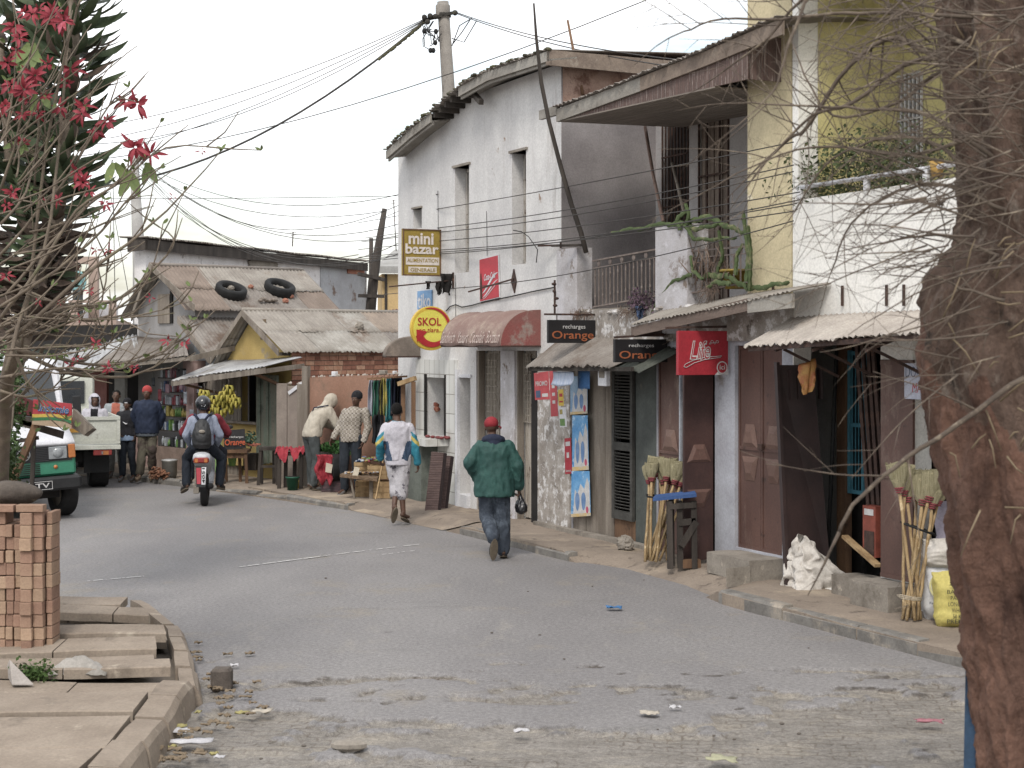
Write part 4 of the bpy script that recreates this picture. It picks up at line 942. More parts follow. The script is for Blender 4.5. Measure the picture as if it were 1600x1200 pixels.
# real bricks for the side wall
mb = MB(); rowh = .088; nr_ = 12
for j in range(nr_):
    z = zE-.04-(j+1)*rowh; x = -.02 if j % 2 == 0 else -.12
    while x < LX:
        w_ = R.choice((.2,.2,.11,.21)); x1 = max(x,0)
        if x+w_ > x1+.03: mb.mi = R.choice((0,0,1,2)); mb.bx(x1+.005,min(x+w_,LX)-.006,-.03+R.uniform(-.004,.006),.08,z+.006,z+rowh-.006)
        x += w_
mb.mi = 3; mb.bx(.01,LX,-.018,.1,0,zE-.02)
mb.build('brick_wall',[mt('brick_a','a97a63','96664f',9,.95,.3),mt('brick_b','8f5f4c','7c5242',9,.95,.3),mt('brick_c','b28d74','9f7358',9,.95,.3),mt('brick_mortar','77675a','6a5b4f',8,.95,.3)],H1,M1)
def gabroof(F,H,x0,x1,yr,yl,ym,ze_r,ze_l,zr,ov=.18,mats=None,seams=(.33,.66),rows=2,name='roof'):
    mb = MB(); n = len(seams)+1; xb = [x0]+[x0+(x1-x0)*t for t in seams]+[x1]
    for side,(ye,ze) in enumerate(((yr,ze_r),(yl,ze_l))):
        sl_ = (zr-ze)/(ym-ye)
        ye2 = ye-ov if side == 0 else ye+ov; ze2 = ze-abs(sl_)*ov
        for i in range(n):
            for k in range(rows):
                t0,t1 = k/rows-.03*(k > 0),(k+1)/rows; mb.mi = R.randrange(len(mats))
                P = lambda x,t: V((x,ye2+(ym-ye2)*t,ze2+(zr-ze2)*t+.012*(k+1)+.006*(i % 2)+R.uniform(0,.012)))
                a,b_,c_,d_ = P(xb[i]-.02,t0),P(xb[i+1]+.04,t0),P(xb[i+1]+.04,t1),P(xb[i]-.02,t1)
                tin(mb,a,b_,c_,d_,.085,.012,jag=.03,nv=5)
    mb.mi = 0; mb.tube([(x0-.02,ym,zr+.03),(x1,ym,zr+.03)],.04,8)
    return mb.build(name,mats,H,F)
tmats = [tin_d,tin_b,mt('dusty_tin_b','9b8b7b','87796c',3,.9,.15,c3='66574b',sc3=1.2,t3=(.55,.7))]
gabroof(M1,H1,-.22,LX,0,yG,ym,zE+.0,zE2+.02,zr,.14,tmats+[tin_g],(.16,.38,.55,.78))
mb = MB()
for (y0,z0) in ((eR[0],eR[1]),(eL[0],eL[1])):
    mb.slab([(-.26,y0,z0-.05),(-.26,ym,zr-.09),(-.26,ym,zr+.03),(-.26,y0,z0+.07)],(.03,0,0))
mb.build('bargeboard',wood_g,H1,M1)
mb = MB(); mb.bx(-.2,-.02,.0,.08,zE-.12,zE-.06); mb.bx(-.2,0,yG-.08,yG,zE2-.12,zE2-.04); mb.bx(-.01,.12,-.02,.12,0,.001); mb.build('rafter',wood_d,H1,M1)
mb = MB(); mb.bx(.5,.55,.05,yG-.05,0,2.3); mb.build('dark_backing',dark,H1,M1)  # dark sheet behind the gable opening, coloured for the shade within
# stone on the roof
p = M1.r(566+35,510,.55); x_ = M1.r(602,510,.55)[0]
def stone(F,x,y,z,r,label,mat,name='stone',cat='stone'):
    mb = MB(); mb.ell((x,y,z),r,nu=9,nv=6,smooth=False); o = mb.build(name,mat,F=F,disp=(7/ max(r),max(r)*.25),sub=1); return tag(o,label,cat)
t = .5; yy = ym*t; zz = zE+(zr-zE)*t+.08
stone(M1,M1.r(562,505,yy)[0],yy,zz,(.09,.08,.09),'grey block weighing down the tin roof of the brick house',conc)
# low panel wall behind the vendors
pw = fthing(M3,'panel_wall','reddish brown rendered wall with wooden posts behind the pavement vendors','wall',1,0,0)
m3x = M3.x; zA = M3.z(485,590); zB = M3.z(625,584)
terr = mt('terracotta_render','95705c','87634f',1.5,.9,.15,(1,1,.5),c3='7a6352',t3=(.55,.75),sc3=2)
MB().slab([(m3x(484),0,0),(m3x(642),0,0),(m3x(642),0,zB),(m3x(484),0,zA)],(0,.1,0)).build('panel',terr,pw,M3)
mb = MB()
for a,b_,t in ((433,449,599),(450,466,603)): mb.bx(m3x(a),m3x(b_),-.02+R.uniform(0,.03),.04,0,M3.z((a+b_)/2,t))
mb.build('panel',mt('grey_brown_render','8d8176','7c7067',2.5,.9,.2),pw,M3)
mb = MB(); mb.bx(m3x(467),m3x(475),-.05,.02,0,M3.z(470,600)); mb.build('post',wood_g,pw,M3)
mb = MB(); mb.bx(m3x(475),m3x(484),-.06,.02,0,M3.z(480,572)); mb.build('post',wood_g,pw,M3)
mb = MB(); mb.slab([(m3x(452),-.04,M3.z(452,612)),(m3x(478),-.04,M3.z(478,593)),(m3x(480),-.04,M3.z(480,597)),(m3x(454),-.04,M3.z(454,617))],(0,.03,0)); mb.build('brace',white_p,pw,M3)
mb = MB()
for i in range(60):
    x = R.uniform(m3x(445),m3x(640)); z = (zA+(zB-zA)*(x-m3x(484))/(m3x(642)-m3x(484))) if x > m3x(484) else M3.z(455,600)
    r_ = R.uniform(.01,.03); mb.ell((x,.05,z+r_*.5),(r_,r_,r_),nu=5,nv=4,smooth=False)
mb.build('glass_and_mortar_crest',mt('pale_mortar','b5aca2','90867c',20),pw,M3)
for px,w_,h in ((520,.09,.09),(596,.14,.08),(614,.05,.06)):
    x = m3x(px); z = zA+(zB-zA)*(x-m3x(484))/(m3x(642)-m3x(484))
    tag(MB().bx(x-w_/2,x+w_/2,.01,.09,z+.005,z+h).build('carton',white_p if px != 596 else conc,F=M3,bevel=.008),{520: 'little white and blue carton standing on the wall above the vendors, leftmost',596: 'grey block lying on the wall behind the hanging clothes',614: 'small white cup on the wall right of the grey block'}[px],'box')
# banana kiosk front: plank wall, counter, awning
K1 = fthing(M1,'fruit_kiosk','weathered plank fruit kiosk with tin awning against the yellow gable','kiosk',-.6,1.5,0)
q1 = M1.q
mb = MB()
yl0,yl1 = q1(378,640,-.03)[0],q1(303,640,-.03)[0]; n = 14
for i in range(n):
    a = yl0+(yl1-yl0)*i/n; mb.bx(-.05-R.uniform(0,.01),-.02,a+.006,a+(yl1-yl0)/n-.006,.1,2.1)
mb.build('plank_wall',wood_g,K1,M1)
mb = MB(); mb.bx(-.02,.3,yl1-.0,yl1+.45,.1,2.25); mb.build('side_wall',mt('pink_plaster','a88e86','957b74',2,.9,.15),K1,M1)
mb = MB(); a,b_ = q1(432,640,-.25)[0],q1(400,640,-.25)[0]
for i in range(5): w_ = (b_-a)/5; mb.bx(-.25+.02*(i % 2),-.2,a+i*w_+.004,a+(i+1)*w_-.004,.45-.02*i,q1(415,586,-.25)[1])
mb.build('green_shutter_door',mt('green_grey_planks','5f6b5d','6f6a5d',2.5,.9,.3,(4,4,.3),c3='4a4f45',t3=(.5,.65),sc3=4),K1,M1)
mb = MB(); a,b_ = q1(404,640,-.12)[0],q1(340,640,-.12)[0]; zc = q1(385,662,-.12)[1]
mb.bx(-.12,-.07,a,b_,.3,zc); mb.build('counter_front',yw,K1,M1)
MB().bx(-.22,-.02,a-.05,b_+.05,zc,zc+.04).build('counter_top',wood_g,K1,M1)
f0 = q1(267,597,-.95); f1 = q1(413,577,-.95); g0 = q1(300,569,-.0)
mb = MB(); P0 = (-.95,f0[0],f0[1]+.03); P1 = (-.95,f1[0],f1[1]+.06); tin(mb,P0,P1,(.0,f1[0]+.25,f1[1]+.2),(.0,f0[0]-.25,f1[1]+.12),.08,.012,jag=.025); mb.build('tin_sheet',tin_w,K1,M1)
mb = MB(); mb.bar((-.93,f0[0],f0[1]-.03),(-.93,f1[0],f1[1]-.02),.03,.1); mb.bar((-.9,f1[0]+.05,f1[1]-.03),(0,f1[0]+.2,f1[1]+.05),.04,.08); mb.bar((-.9,f0[0]-.1,f0[1]-.03),(0,f0[0]-.3,f1[1]+.05),.03)
mb.build('eave_board',wood_g,K1,M1)
MB().bar((-.9,f1[0]+.4,f1[1]-.08),(-.03,f1[0]+.6,1.75),.05).build('brace',wood_b,K1,M1); MB().bar((-.88,f0[0]-.4,f0[1]-.04),(-.05,f0[0]-1.0,1.55),.05).build('brace',wood_b,K1,M1)
# ---------- grey gabled house with tyres (M2)
H2 = fthing(M2,'gabled_house','grey rendered gabled house with two tyres on its rusty tin roof','house',1.5,1.2,0)
q2 = M2.q; aR = q2(303,478); aL = q2(207,494); apx = q2(256,412); yg2 = q2(216,500)[0]; ym2 = apx[0]; zr2 = apx[1]-.05
grp = mt('grey_render_wall','8f8d8c','807d7b',1.8,.9,.12,(1,1,.6),c3='6e6863',t3=(.6,.8),sc3=2)
zER = aR[1]+.02; zEL = aL[1]+.12
mb = wallgrid(MB(),0,yg2,0,[(0,zER-.05),(ym2,zr2-.1),(yg2,zEL-.02)],[],0,.2,face='x'); mb.bx(.2,5,0,.2,0,zER-.08); mb.bx(.2,5,yg2-.2,yg2,0,zEL-.1); mb.build('wall',grp,H2,M2)
gabroof(M2,H2,-.3,3.4,0,yg2,ym2,zER,zEL,zr2,.2,[tin_b,tin_d,mt('brown_tin','837468','74665b',3,.9,.15)],(.28,.55,.8),2)
mb = MB()
for (y0,z0) in ((q2(303,480,-.33)),(q2(205,496,-.33))):
    mb.slab([(-.34,y0,z0-.08),(-.34,ym2,zr2-.06),(-.34,ym2,zr2+.06),(-.34,y0,z0+.06)],(.03,0,0))
mb.build('bargeboard',wood_g,H2,M2)
a = q2(269,505,-.03); b_ = q2(247,460,-.03)
mb = MB(); mb.bx(-.04,-.002,a[0]+.1,b_[0],a[1],b_[1]+.0); sh_ = mb.build('window',wood_g,H2,M2); MB().bx(-.03,-.002,a[0],a[0]+.095,a[1],b_[1]+.08).build('opening_shade_panel',dark,sh_,M2)  # solid panel beside the window; the opening's shade is put into its colour
# lean-to wing of the grey house
mb = MB(); tin(mb,(-.35,-1.15,q2(345,560,-.3)[1]+.02),(3.0,-1.15,2.35),(3.0,.02,zER-.25),(-.35,.02,q2(312,500,-.3)[1]+.1),.085,.012,jag=.02); mb.build('wing_roof',tin_b,H2,M2)
mb = MB(); mb.slab([(-.02,-1.0,0),(-.02,0,0),(-.02,0,2.9),(-.02,-1.0,2.18)],(.1,0,0)); mb.build('wing_wall',mt('blue_white_plaster','a9b0b5','9a9fa3',2,.9,.15,c3='8a7a6e',t3=(.6,.75),sc3=3),H2,M2)
mb = MB(); mb.slab([(-.4,-1.2,q2(345,566,-.35)[1]-.02),(-.4,.0,q2(312,504,-.35)[1]),(-.4,.0,q2(312,498,-.35)[1]+.06),(-.4,-1.2,q2(345,560,-.35)[1]+.05)],(.03,0,0)); mb.build('wing_bargeboard',wood_g,H2,M2)
# tyres and stones lying on the roof slope
sl2 = (zr2-zER)/ym2; ang2 = math.atan(sl2)
def onroof(px,py,off=.1):
    # intersect with roof plane z = zER + sl2*y (+off)
    best = None
    for k in range(400):
        y = k*ym2/400; x,z = M2.r(px,py,y); e = abs(z-(zER+sl2*y+off))
        if best is None or e < best[0]: best = (e,x,y,z)
    return best[1:]
tyre_lab = {0: 'worn black tyre lying on the tin roof, left of the two',1: 'worn black tyre lying on the tin roof beside rags, right of the two'}
for i,(px,py,r_) in enumerate(((361,454,.33),(437,450,.335))):
    x,y,z = onroof(px,py,.09); ty = fthing(M2,'tyre',tyre_lab[i],'tyre',x,y,z)
    Mt = Matrix.Rotation(ang2*.8,3,'X')
    prof = [(r_*.62,-.07),(r_*.75,-.1),(r_*.93,-.095),(r_,-.06),(r_,.06),(r_*.93,.095),(r_*.75,.1),(r_*.62,.07),(r_*.60,0),(r_*.62,-.07)]
    mb = MB(); vs = []; n = 36; m_ = len(prof)-1
    for (a,h) in prof[:-1]:
        for k in range(n): t = 2*math.pi*k/n; vs.append(Mt @ V((a*math.cos(t)*(1-.006*(k % 2)),a*math.sin(t)*(1-.006*(k % 2)),h))+V((x,y,z)))
    mb.add(vs,[(i_*n+k,i_*n+(k+1) % n,((i_+1) % m_)*n+(k+1) % n,((i_+1) % m_)*n+k) for i_ in range(m_) for k in range(n)],True); mb.build('tread',black,ty,M2)
for i,(px,py,r_,lab) in enumerate(((361,450,.07,'stone lying inside the left tyre on the roof'),(446,470,.07,'pale brick lump at the lower rim of the right tyre'),(455,463,.06,'brown stone right of the brick lump on the roof'),(392,448,.06,'brown stone between the two tyres on the roof'))):
    x,y,z = onroof(px,py,.06); stone(M2,x,y,z,(r_,r_,r_*.8),lab,brickm if i else conc)
x,y,z = onroof(415,470,.05); mb = MB()
for k in range(7): mb.ell((x+R.uniform(-.2,.2),y+R.uniform(-.06,.06),z+R.uniform(-.0,.05)),(R.uniform(.06,.1),.05,.035),nu=8,nv=5)
tag(mb.build('rag',mt('dirty_rag','8d8176','6f655b',12,.95,.5),F=M2),'heap of dirty rags on the tin roof between the tyres','rag')
# ---------- long whitish house behind
F3 = Fr(-8.0,36.0,3.7,9.8)
H3 = fthing(F3,'long_house','long shabby whitewashed house with dark eaves rising behind the tyre roof','house',4,1,0)
xk = F3.x(500); xe = F3.x(572); zt3 = F3.z(245,377)
whs = mt('streaked_whitewash','d6d3d2','c0bbb9',1.2,.92,.2,(1,1,.3),c3='a3908a',t3=(.56,.75),sc3=1.6,st3=(1,1,.3),c4='96908c',t4=(.6,.7),sc4=4)
MB().bx(F3.x(228),xk,0,.3,0,zt3).build('wall',whs,H3,F3)
MB().bx(xk,xe,-.02,.3,0,zt3-.0).build('end_wall',mt('patched_grey_wall','9fa1a4','8f8f91',1.5,.9,.2,c3='6c5a50',t3=(.58,.66),sc3=1.5),H3,F3)
x0 = F3.x(544); MB().bx(F3.x(541),xe-.2,-.05,-.02,F3.z(550,428),F3.z(550,413)).build('brick_patch',brickm,H3,F3)
MB().bx(F3.x(431),F3.x(433.5),-.08,0,F3.z(432,435),F3.z(432,417)).build('post',wood_d,H3,F3)
mb = MB(); mb.slab([(F3.x(392),-.06,F3.z(392,432)),(F3.x(432),-.06,F3.z(432,432)),(F3.x(431),-.06,F3.z(431,412)),(F3.x(420),-.06,F3.z(420,403)),(F3.x(400),-.06,F3.z(400,402)),(F3.x(386),-.06,F3.z(386,408))],(0,.05,0)); mb.build('cement_patch',conc,H3,F3)
mb = MB(); o_ = -.2; zz0 = F3.z(245,372,o_); zz1 = F3.z(574,408,o_); xL = F3.x(229,o_); xR = F3.x(575,o_)
mb.slab([(xL,o_,zz0-.28),(xR,o_,zz1-.28),(xR,o_,zz1-.06),(xL,o_,zz0-.06)],(0,.04,0)); mb.slab([(xL,o_,zz0-.28),(xL,.3,zz0-.32),(xL,.3,zz0-.0),(xL,o_,zz0-.05)],(.05,0,0)); mb.build('fascia',wood_d,H3,F3)
mb = MB(); tin(mb,(xL-.05,o_-.06,zz0),(xR+.1,o_-.06,zz1),(xR+.1,.5,zz1+.06),(xL-.05,.5,zz0+.02),.09,.02,jag=.02); mb.slab([(xL,o_+.05,zz0-.16),(xR,o_+.05,zz1-.16),(xR,.0,zz1-.1),(xL,0,zz0-.1)],(0,0,.02)); mb.build('roof',tin_b,H3,F3)
# ---------- distant cream house between the tall house and the sheds
F4 = Fr(-3.9,46.0,1,.15)
H4 = fthing(F4,'cream_house','far cream coloured house with grey hipped roof left of the ochre sign','house',1,0,0)
MB().bx(F4.x(597),F4.x(640),0,2,0,F4.z(610,428)).build('wall',mt('cream_wall','c8a973','bfa06a',2,.9,.1),H4,F4)
mb = MB(); a,b_ = F4.x(586),F4.x(660); z0 = F4.z(610,428); zt_ = F4.z(622,386)
mb.slab([(a,-.4,z0),(b_,-.4,z0),(b_,-.4,z0+.2),(a,-.4,z0+.2)],(0,.05,0)); mb.add([(a,-.4,z0+.2),(b_,-.4,z0+.2),(b_,1.2,zt_),(a+.65,1.2,zt_),(a,3,z0+.2)],[(0,1,2,3),(0,3,4)]); mb.build('roof',mt('pale_grey_roof','9b9a96','8c8a86',3,.9,.2),H4,F4)
MB().bx(F4.x(601),F4.x(605),-.05,.0,1,z0).build('drainpipe',wood_d,H4,F4)
# low rusty roof in front of it
F5 = Fr(-2.9,34,1,-.1)
H5 = fthing(F5,'shed','low rusty tin shed roof between the brick house and the tall house','shed',.5,0,0)
MB().bx(F5.x(560),F5.x(640),0,1.5,0,F5.z(600,515)).build('wall',terr,H5,F5)
mb = MB(); a,b_ = F5.x(555),F5.x(650); tin(mb,(a,-.3,F5.z(580,512)),(b_,-.3,F5.z(640,512)),(b_,1.2,F5.z(640,480)+.05),(a+.3,1.2,F5.z(600,484)),.09,.015); mb.build('roof',mt('red_brown_tin','7d5f55','6c5149',3,.9),H5,F5)
# leaning utility trunk and post near there
o = MB().tube([W(576,520,38),W(583,440,38),(W(592,380,38)),W(601,326,38)],[.13,.12,.09,.06],8).build('wooden_pole',wood_d); tag(o,'crooked dark tree-trunk pole leaning right behind the shed','pole')
o = MB().tube([W(579,520,38.5),W(580,372,38.5)],.055,6).build('wooden_pole',wood_d); tag(o,'straight thin dark post just left of the crooked pole','pole')
mb = MB(); mb.bar(W(560,428,37.5),W(600,437,38),.08); mb.bar(W(560,462,37.8),W(600,463,38),.08); tag(mb.build('scaffold_rail',wood_d),'dark rails of rough timber crossing the crooked pole','rail')
# antennas
for (x0,y0,x1,y1,D,lab) in ((615,312,619,392,45,'thin tv aerial mast above the far grey roof'),(458,362,457,385,41,'small tv aerial on the long whitewashed house')):
    mb = MB(); mb.tube([W(x0,y0,D),W(x1,y1,D)],.015,5); mb.bar(W(x0-5,y0+2,D),W(x0+5,y0+1,D),.012); mb.bar(W(x0-4,y0+6,D),W(x0+4,y0+5,D),.012)
    tag(mb.build('tv_aerial',iron),lab,'aerial')
# ---------- shops row at left under long tin roofs
K2 = fthing(M2,'shop_row','row of dark open shops under long pale tin roofs on the left bend','shop',-.5,3,0)
xs_ = -.55
mb = MB(); mb.bx(.35,.45,-1.0,9,0,2.35); mb.bx(-.0,.01,yg2+.05,9,2.3,3.0); mb.build('dark_back_wall',dark,K2,M2)  # dark sheets carry the shade of the open shops in their colour
def ycol(px,x=xs_): return q2(px,600,x)[0]
for q_ in ((ycol(303),ycol(291),.1,2.2),(ycol(241),ycol(205),.1,.85)): MB().bx(xs_,xs_+.08,*q_).build('pink_wall',mt('pink_plaster','a88e86'),K2,M2)
mb = MB(); mb.bx(xs_+.2,xs_+.25,ycol(153),ycol(126),.1,2.1); mb.build('red_brown_door',mt('red_brown_door','7a4a42','6b3f38',4,.8),K2,M2)
mb = MB(); mb.bx(xs_+.1,xs_+.16,ycol(188),ycol(172),.1,2.0); mb.build('pale_post',mt('pale_post','9a9892','87857f'),K2,M2)
mb = MB(); mb.bx(xs_-.0,xs_+.1,ycol(310),ycol(243),.1,q2(275,700,xs_)[1]); mb.build('counter',mt('worn_counter','8f7b70','7c6a5f',4,.9,.2),K2,M2)
mb = MB()
pA = q2(60,578,-1.3); pB = q2(215,570,-1.3); pC = q2(292,557,-1.0)
tin(mb,(-1.35,q2(40,578,-1.3)[0],1.98),(-1.2,pB[0],q2(205,574,-1.2)[1]+.02),(-.02,q2(214,522,0)[0],q2(214,522,0)[1]),(.2,q2(70,545,0)[0],q2(70,545,0)[1]-.1),.25,.02,jag=.02)
mb.build('tin_roof',tin_w,K2,M2)
mb = MB(); a = q2(150,572,-1.25); b_ = q2(294,556,-1.25)
tin(mb,(-1.3,a[0],a[1]+.03),(-1.25,b_[0],q2(294,556,-1.25)[1]),(-.02,q2(290,528,0)[0],q2(290,530,0)[1]),(-.02,q2(215,528,0)[0],q2(215,526,0)[1]),.085,.012,jag=.03); mb.build('tin_roof',tin_b,K2,M2)
mb = MB(); mb.bar((-1.22,b_[0],b_[1]-.05),(-1.25,a[0],a[1]-.04),.04,.07); mb.bar((-1.2,b_[0]+.05,b_[1]-.06),(0,b_[0],b_[1]+.2),.04,.1); mb.build('eave_board',wood_g,K2,M2)
# shelves of goods
gsm = [mt('goods_'+n,c1,c2,20,.5,.05) for n,c1,c2 in (('green','4f7a44','6b8a3c'),('white','a9aeb4','8d9298'),('red','8d3a40','6e3038'),('yellow','a89a48','8b7a38'),('blue','44587a','38465f'),('dark','33363a','26282b'),('pink','8d6f76','7a5a62'))]
lv = [(s,q2(265,s,xs_+.1)[1]) for s in (697,672,650,632,612,590)]
for i,(s,z) in enumerate(lv):
    sh = fthing(M2,'goods_shelf','%s shelf of packets in the shop behind the red beanie man' % ('lowest crowded','second lowest crowded','third lowest crowded','fourth lowest crowded','second highest crowded','topmost crowded')[i],'shelf',xs_+.2,ycol(270),z)
    MB().bx(xs_+.05,xs_+.3,ycol(308),ycol(243),z-.02,z).build('board',wood_d,sh,M2)
    y = ycol(306)
    while y < ycol(247):
        w_ = R.uniform(.05,.1); h = R.uniform(.12,.22); k = R.random(); nm = 'bottle' if k < .45 else 'packet'; mb = MB()
        if nm == 'bottle': mb.lathe([(w_*.42,z+.002),(w_*.42,z+h*.65),(w_*.18,z+h*.8),(w_*.18,z+h)],(xs_+.1,y+w_/2,0),8)
        else: mb.bx(xs_+.06,xs_+.14,y+.004,y+w_,z+.002,z+h)
        ob = mb.build(nm,gsm[R.choice([(0,0,1,1,5),(0,1,1,4,5),(3,0,3,1),(1,2,6,1),(1,6,2,4),(2,5,6,1)][i])],F=M2)
        tag(ob,{'bottle': 'small bottle among the packed shelves of the left shop','packet': 'small coloured packet among the packed shelves of the left shop'}[nm],nm,{'bottle': 'bottles on the shop shelves','packet': 'packets on the shop shelves'}[nm]); y += w_+.012
for k,(px,py) in enumerate(((250,608),(262,600),(290,612),(300,640),(296,665),(240,590),(283,596))):
    yy,zz = q2(px,py,xs_-.1); w_,h = R.uniform(.1,.18),R.uniform(.16,.26)
    mb = MB(); mb.grid(lambda u,v: (xs_-.1+.02*math.sin(u*3.1)*math.sin(v*3.1),yy+(u-.5)*w_,zz-v*h),5,5,True,(.012,0,0)); mb.tube([(xs_-.095,yy,zz),(xs_-.095,yy,zz+.12)],.004,4)
    tag(mb.build('hanging_packet',gsm[(2,6,1,1,1,5,6)[k]],F=M2),'limp packet hanging from a string in front of the left shop','packet','packets hanging in the left shop')
# beige half-built house far left
F6 = Fr(-13.6,46,1,.12)
H6 = fthing(F6,'beige_house','unfinished beige house with open roof frame and balcony beyond the left shops','house',1,0,0)
bei = mt('beige_render','ab9486','9c877a',1.5,.9,.1,c3='8a7a70',t3=(.6,.8),sc3=1.5)
fx = F6.x; fz_ = F6.z
MB().bx(fx(10),fx(170),.4,3,0,fz_(100,521)).build('lower_wall',mt('pale_wall','b7b1a4','a9a397',1.5,.9,.1),H6,F6)
MB().bx(fx(10),fx(186),-.6,3,fz_(100,520),fz_(100,501)).build('slab',bei,H6,F6)
mb = MB(); mb.bx(fx(174),fx(185),-.6,-.4,fz_(180,501),fz_(180,470)); mb.bx(fx(114),fx(126),-.6,-.4,fz_(120,501),fz_(120,470)); mb.bx(fx(112),fx(183),-.62,-.38,fz_(150,474),fz_(150,470)); mb.build('balcony_wall',bei,H6,F6)
mb = MB(); mb.bx(fx(10),fx(174),1.4,1.6,fz_(100,501,1.5),fz_(100,476,1.5)); mb.build('inner_wall',white_p,H6,F6)
mb = MB(); mb.bx(fx(139),fx(153),-.1,.3,fz_(145,500),fz_(145,412)); mb.bx(fx(90),fx(153),-.1,.3,fz_(120,412),fz_(120,401)); mb.bx(fx(90),fx(100),-.1,.3,fz_(145,500),fz_(145,412)); mb.build('roof_frame',bei,H6,F6)
F7 = Fr(-9.5,40,1,.2)
mb = MB(); tin(mb,W(143,522,40),W(216,521,39),W(214,507,40.5),W(146,508,41.5),.09,.02)
o = fthing(F7,'shed','dark mossy shed roof wedged between the beige house and the grey gable','shed',0,0,0); mb.build('roof',moss,o)
mb = MB(); mb.slab([W(146,534,40),W(216,534,39),W(216,522,39),W(143,522,40)],(0,.2,0)); mb.build('wall',dark,o)
# ================================================================ SIGNS, POSTERS AND PROPS OF THE RIGHT-HAND ROW
blk = mt('black_sign_paint','262426','1e1c1e',6,.6,.03,c3='4a4644',t3=(.66,.8),sc3=4)
orl = mt('orange_lettering','a55a30','94502b',12,.7,.0); wlt = mt('white_lettering','c4c2c0','b0aeac',12,.7,0)
lifer = mt('crimson_sign','a8202f','98202c',5,.5,.04,c3='8f4a4c',t3=(.64,.8),sc3=4)
sO = rx(936)
o,f = board('sign','black hanging phone credit sign with orange lettering, upper left of the two',857,932,500,536,sO,blk)
stext(o,f,'recharges',879,914,507,515.5,sO,wlt,.004,x=.005); stext(o,f,'Orange',862,927,517,533,sO,orl,.01,x=.005)
yl = f(852,500)[0]; yr = f(938,500)[0]; zt = f(857,500)[1]
mb = MB(); mb.tube([(sO-.025,yl,zt+.07),(sO-.025,yr,zt+.07)],.014,6); mb.bar((sO-.025,f(868,500)[0],zt+.07),(sO-.025,f(868,500)[0],zt+.5),.02); mb.bar((sO-.02,f(871,500)[0],zt),(sO-.02,f(871,500)[0],zt+.08),.01); mb.bar((sO-.02,f(918,500)[0],zt),(sO-.02,f(918,500)[0],zt+.08),.01)
for k in range(4): mb.ell((sO-.02,f(868,0)[0]+R.uniform(-.02,.02),zt+.18+k*.09),(.02,R.uniform(.02,.045),.02),nu=5,nv=4)
mb.build('hanger',iron,o,RR)
sO2 = rx(1047)
yr,yl = RR.q(1044,540,sO2)[0],RR.q(961,540,sO2)[0]
o,f = board('sign','black phone credit sign with orange lettering, lower right beside the red sign',961,1043,530,566,sO2,blk)
stext(o,f,'recharges',982,1021,537,544,sO2,wlt,.004,x=.005); stext(o,f,'Orange',967,1038,548,564,sO2,orl,.01,x=.005)
zt = f(961,530)[1]; mb = MB(); mb.bar((sO2-.02,f(961,0)[0],zt+.02),(sO2-.02,f(1060,0)[0],zt+.07),.025); mb.build('hanger',iron,o,RR)
sL = rx(1142)
o,f = board('sign','square crimson sign with white outlined handwriting over the open door leaf',1060,1138,517,586,sL,lifer)
def outl(o,f,t,x0,x1,yt,yb,s,m,bg,g=.9):
    stext(o,f,t,x0,x1,yt,yb,s,m,.035,.3,.0045); stext(o,f,t,x0+g*.5,x1-g*.5,yt+g*.4,yb-g*.4,s,bg,-.012,.3,.0065)
outl(o,f,'Life',1077,1110,532,562,sL,wlt,lifer,3)
def swoosh(o,f,pts,s,m,r=.006,x=.006):
    MB().tube([(s+x,*f(*p)) for p in pts],r,5).build('swoosh',m,o,RR)
swoosh(o,f,[(1068,573),(1070,569),(1082,563),(1100,558.5),(1127,556),(1125,558.5),(1100,562),(1084,567),(1072,574),(1068,573)],sL,wlt,.0035)
for (a,b_,r_) in ((1112,534,2.2),(1120,534,2.0),(1109,537,1.2),(1116,536,1.4)):
    pts = [(a+r_*math.cos(t*math.pi/4),b_+r_*math.sin(t*math.pi/4)) for t in range(9)]; swoosh(o,f,pts,sL,wlt,.0028)
P = [(sL+.0035,*f(*p)) for p in ((1117,586),(1121,581),(1127,578),(1137,577),(1138,586))]; MB().slab(P,(-.003,0,0)).build('white_corner',wlt,o,RR)
c0 = f(1127.5,574.5); r_ = .085*1; mb = MB(); mb.lathe([(.07,.006),(.07,.009)],(sL,c0[0],c0[1]),18,'X',False); mb.build('red_badge',lifer,o,RR)
arcband(.058,.07,0,360,sL+.012,18,cy=c0[0],cz=c0[1]).build('badge_ring',wlt,o,RR)
signtext('ici',sL,c0[0]-.035,c0[0]+.035,c0[1]-.022,c0[1]+.03,wlt,o,'lettering',.01,0,.011)
zt = f(1060,517)[1]; mb = MB(); mb.bar((sL-.02,f(1042,0)[0],zt+.03),(sL-.02,0,zt+.05),.025); mb.build('hanger',iron,o,RR)
# posters
pr = mt('red_poster','a83a40','b8454a',8,.6,.03,c3='c9b5b0',t3=(.62,.7),sc3=9)
def poster(label,P,mats,y=-.032,name='poster'):
    pts = [rp(px,py,y) for px,py in P]
    o = fthing(RR,name,label,'poster',sum(p.x for p in pts)/4,y,pts[0].z)
    MB().slab(pts,(0,.002,0)).build('sheet',mats,o,RR); b = lambda u,v,k=.0015: pts[0].lerp(pts[1],u).lerp(pts[3].lerp(pts[2],u),v)-V((0,k,0))
    return o,b
def pquad(o,b,u0,v0,u1,v1,m,name='printed_patch',k=.0015): MB().slab([b(u0,v0,k),b(u1,v0,k),b(u1,v1,k),b(u0,v1,k)],(0,.001,0)).build(name,m,o,RR)
def ptext(o,b,t,u0,v0,u1,v1,m,bold=.01,k=.002):
    p = b(u0,v0,k); textmb(t,RR,1,p,b(u1,v0,k)-p,b(u0,v1,k)-p,.001,bold).build('lettering',m,o,RR)
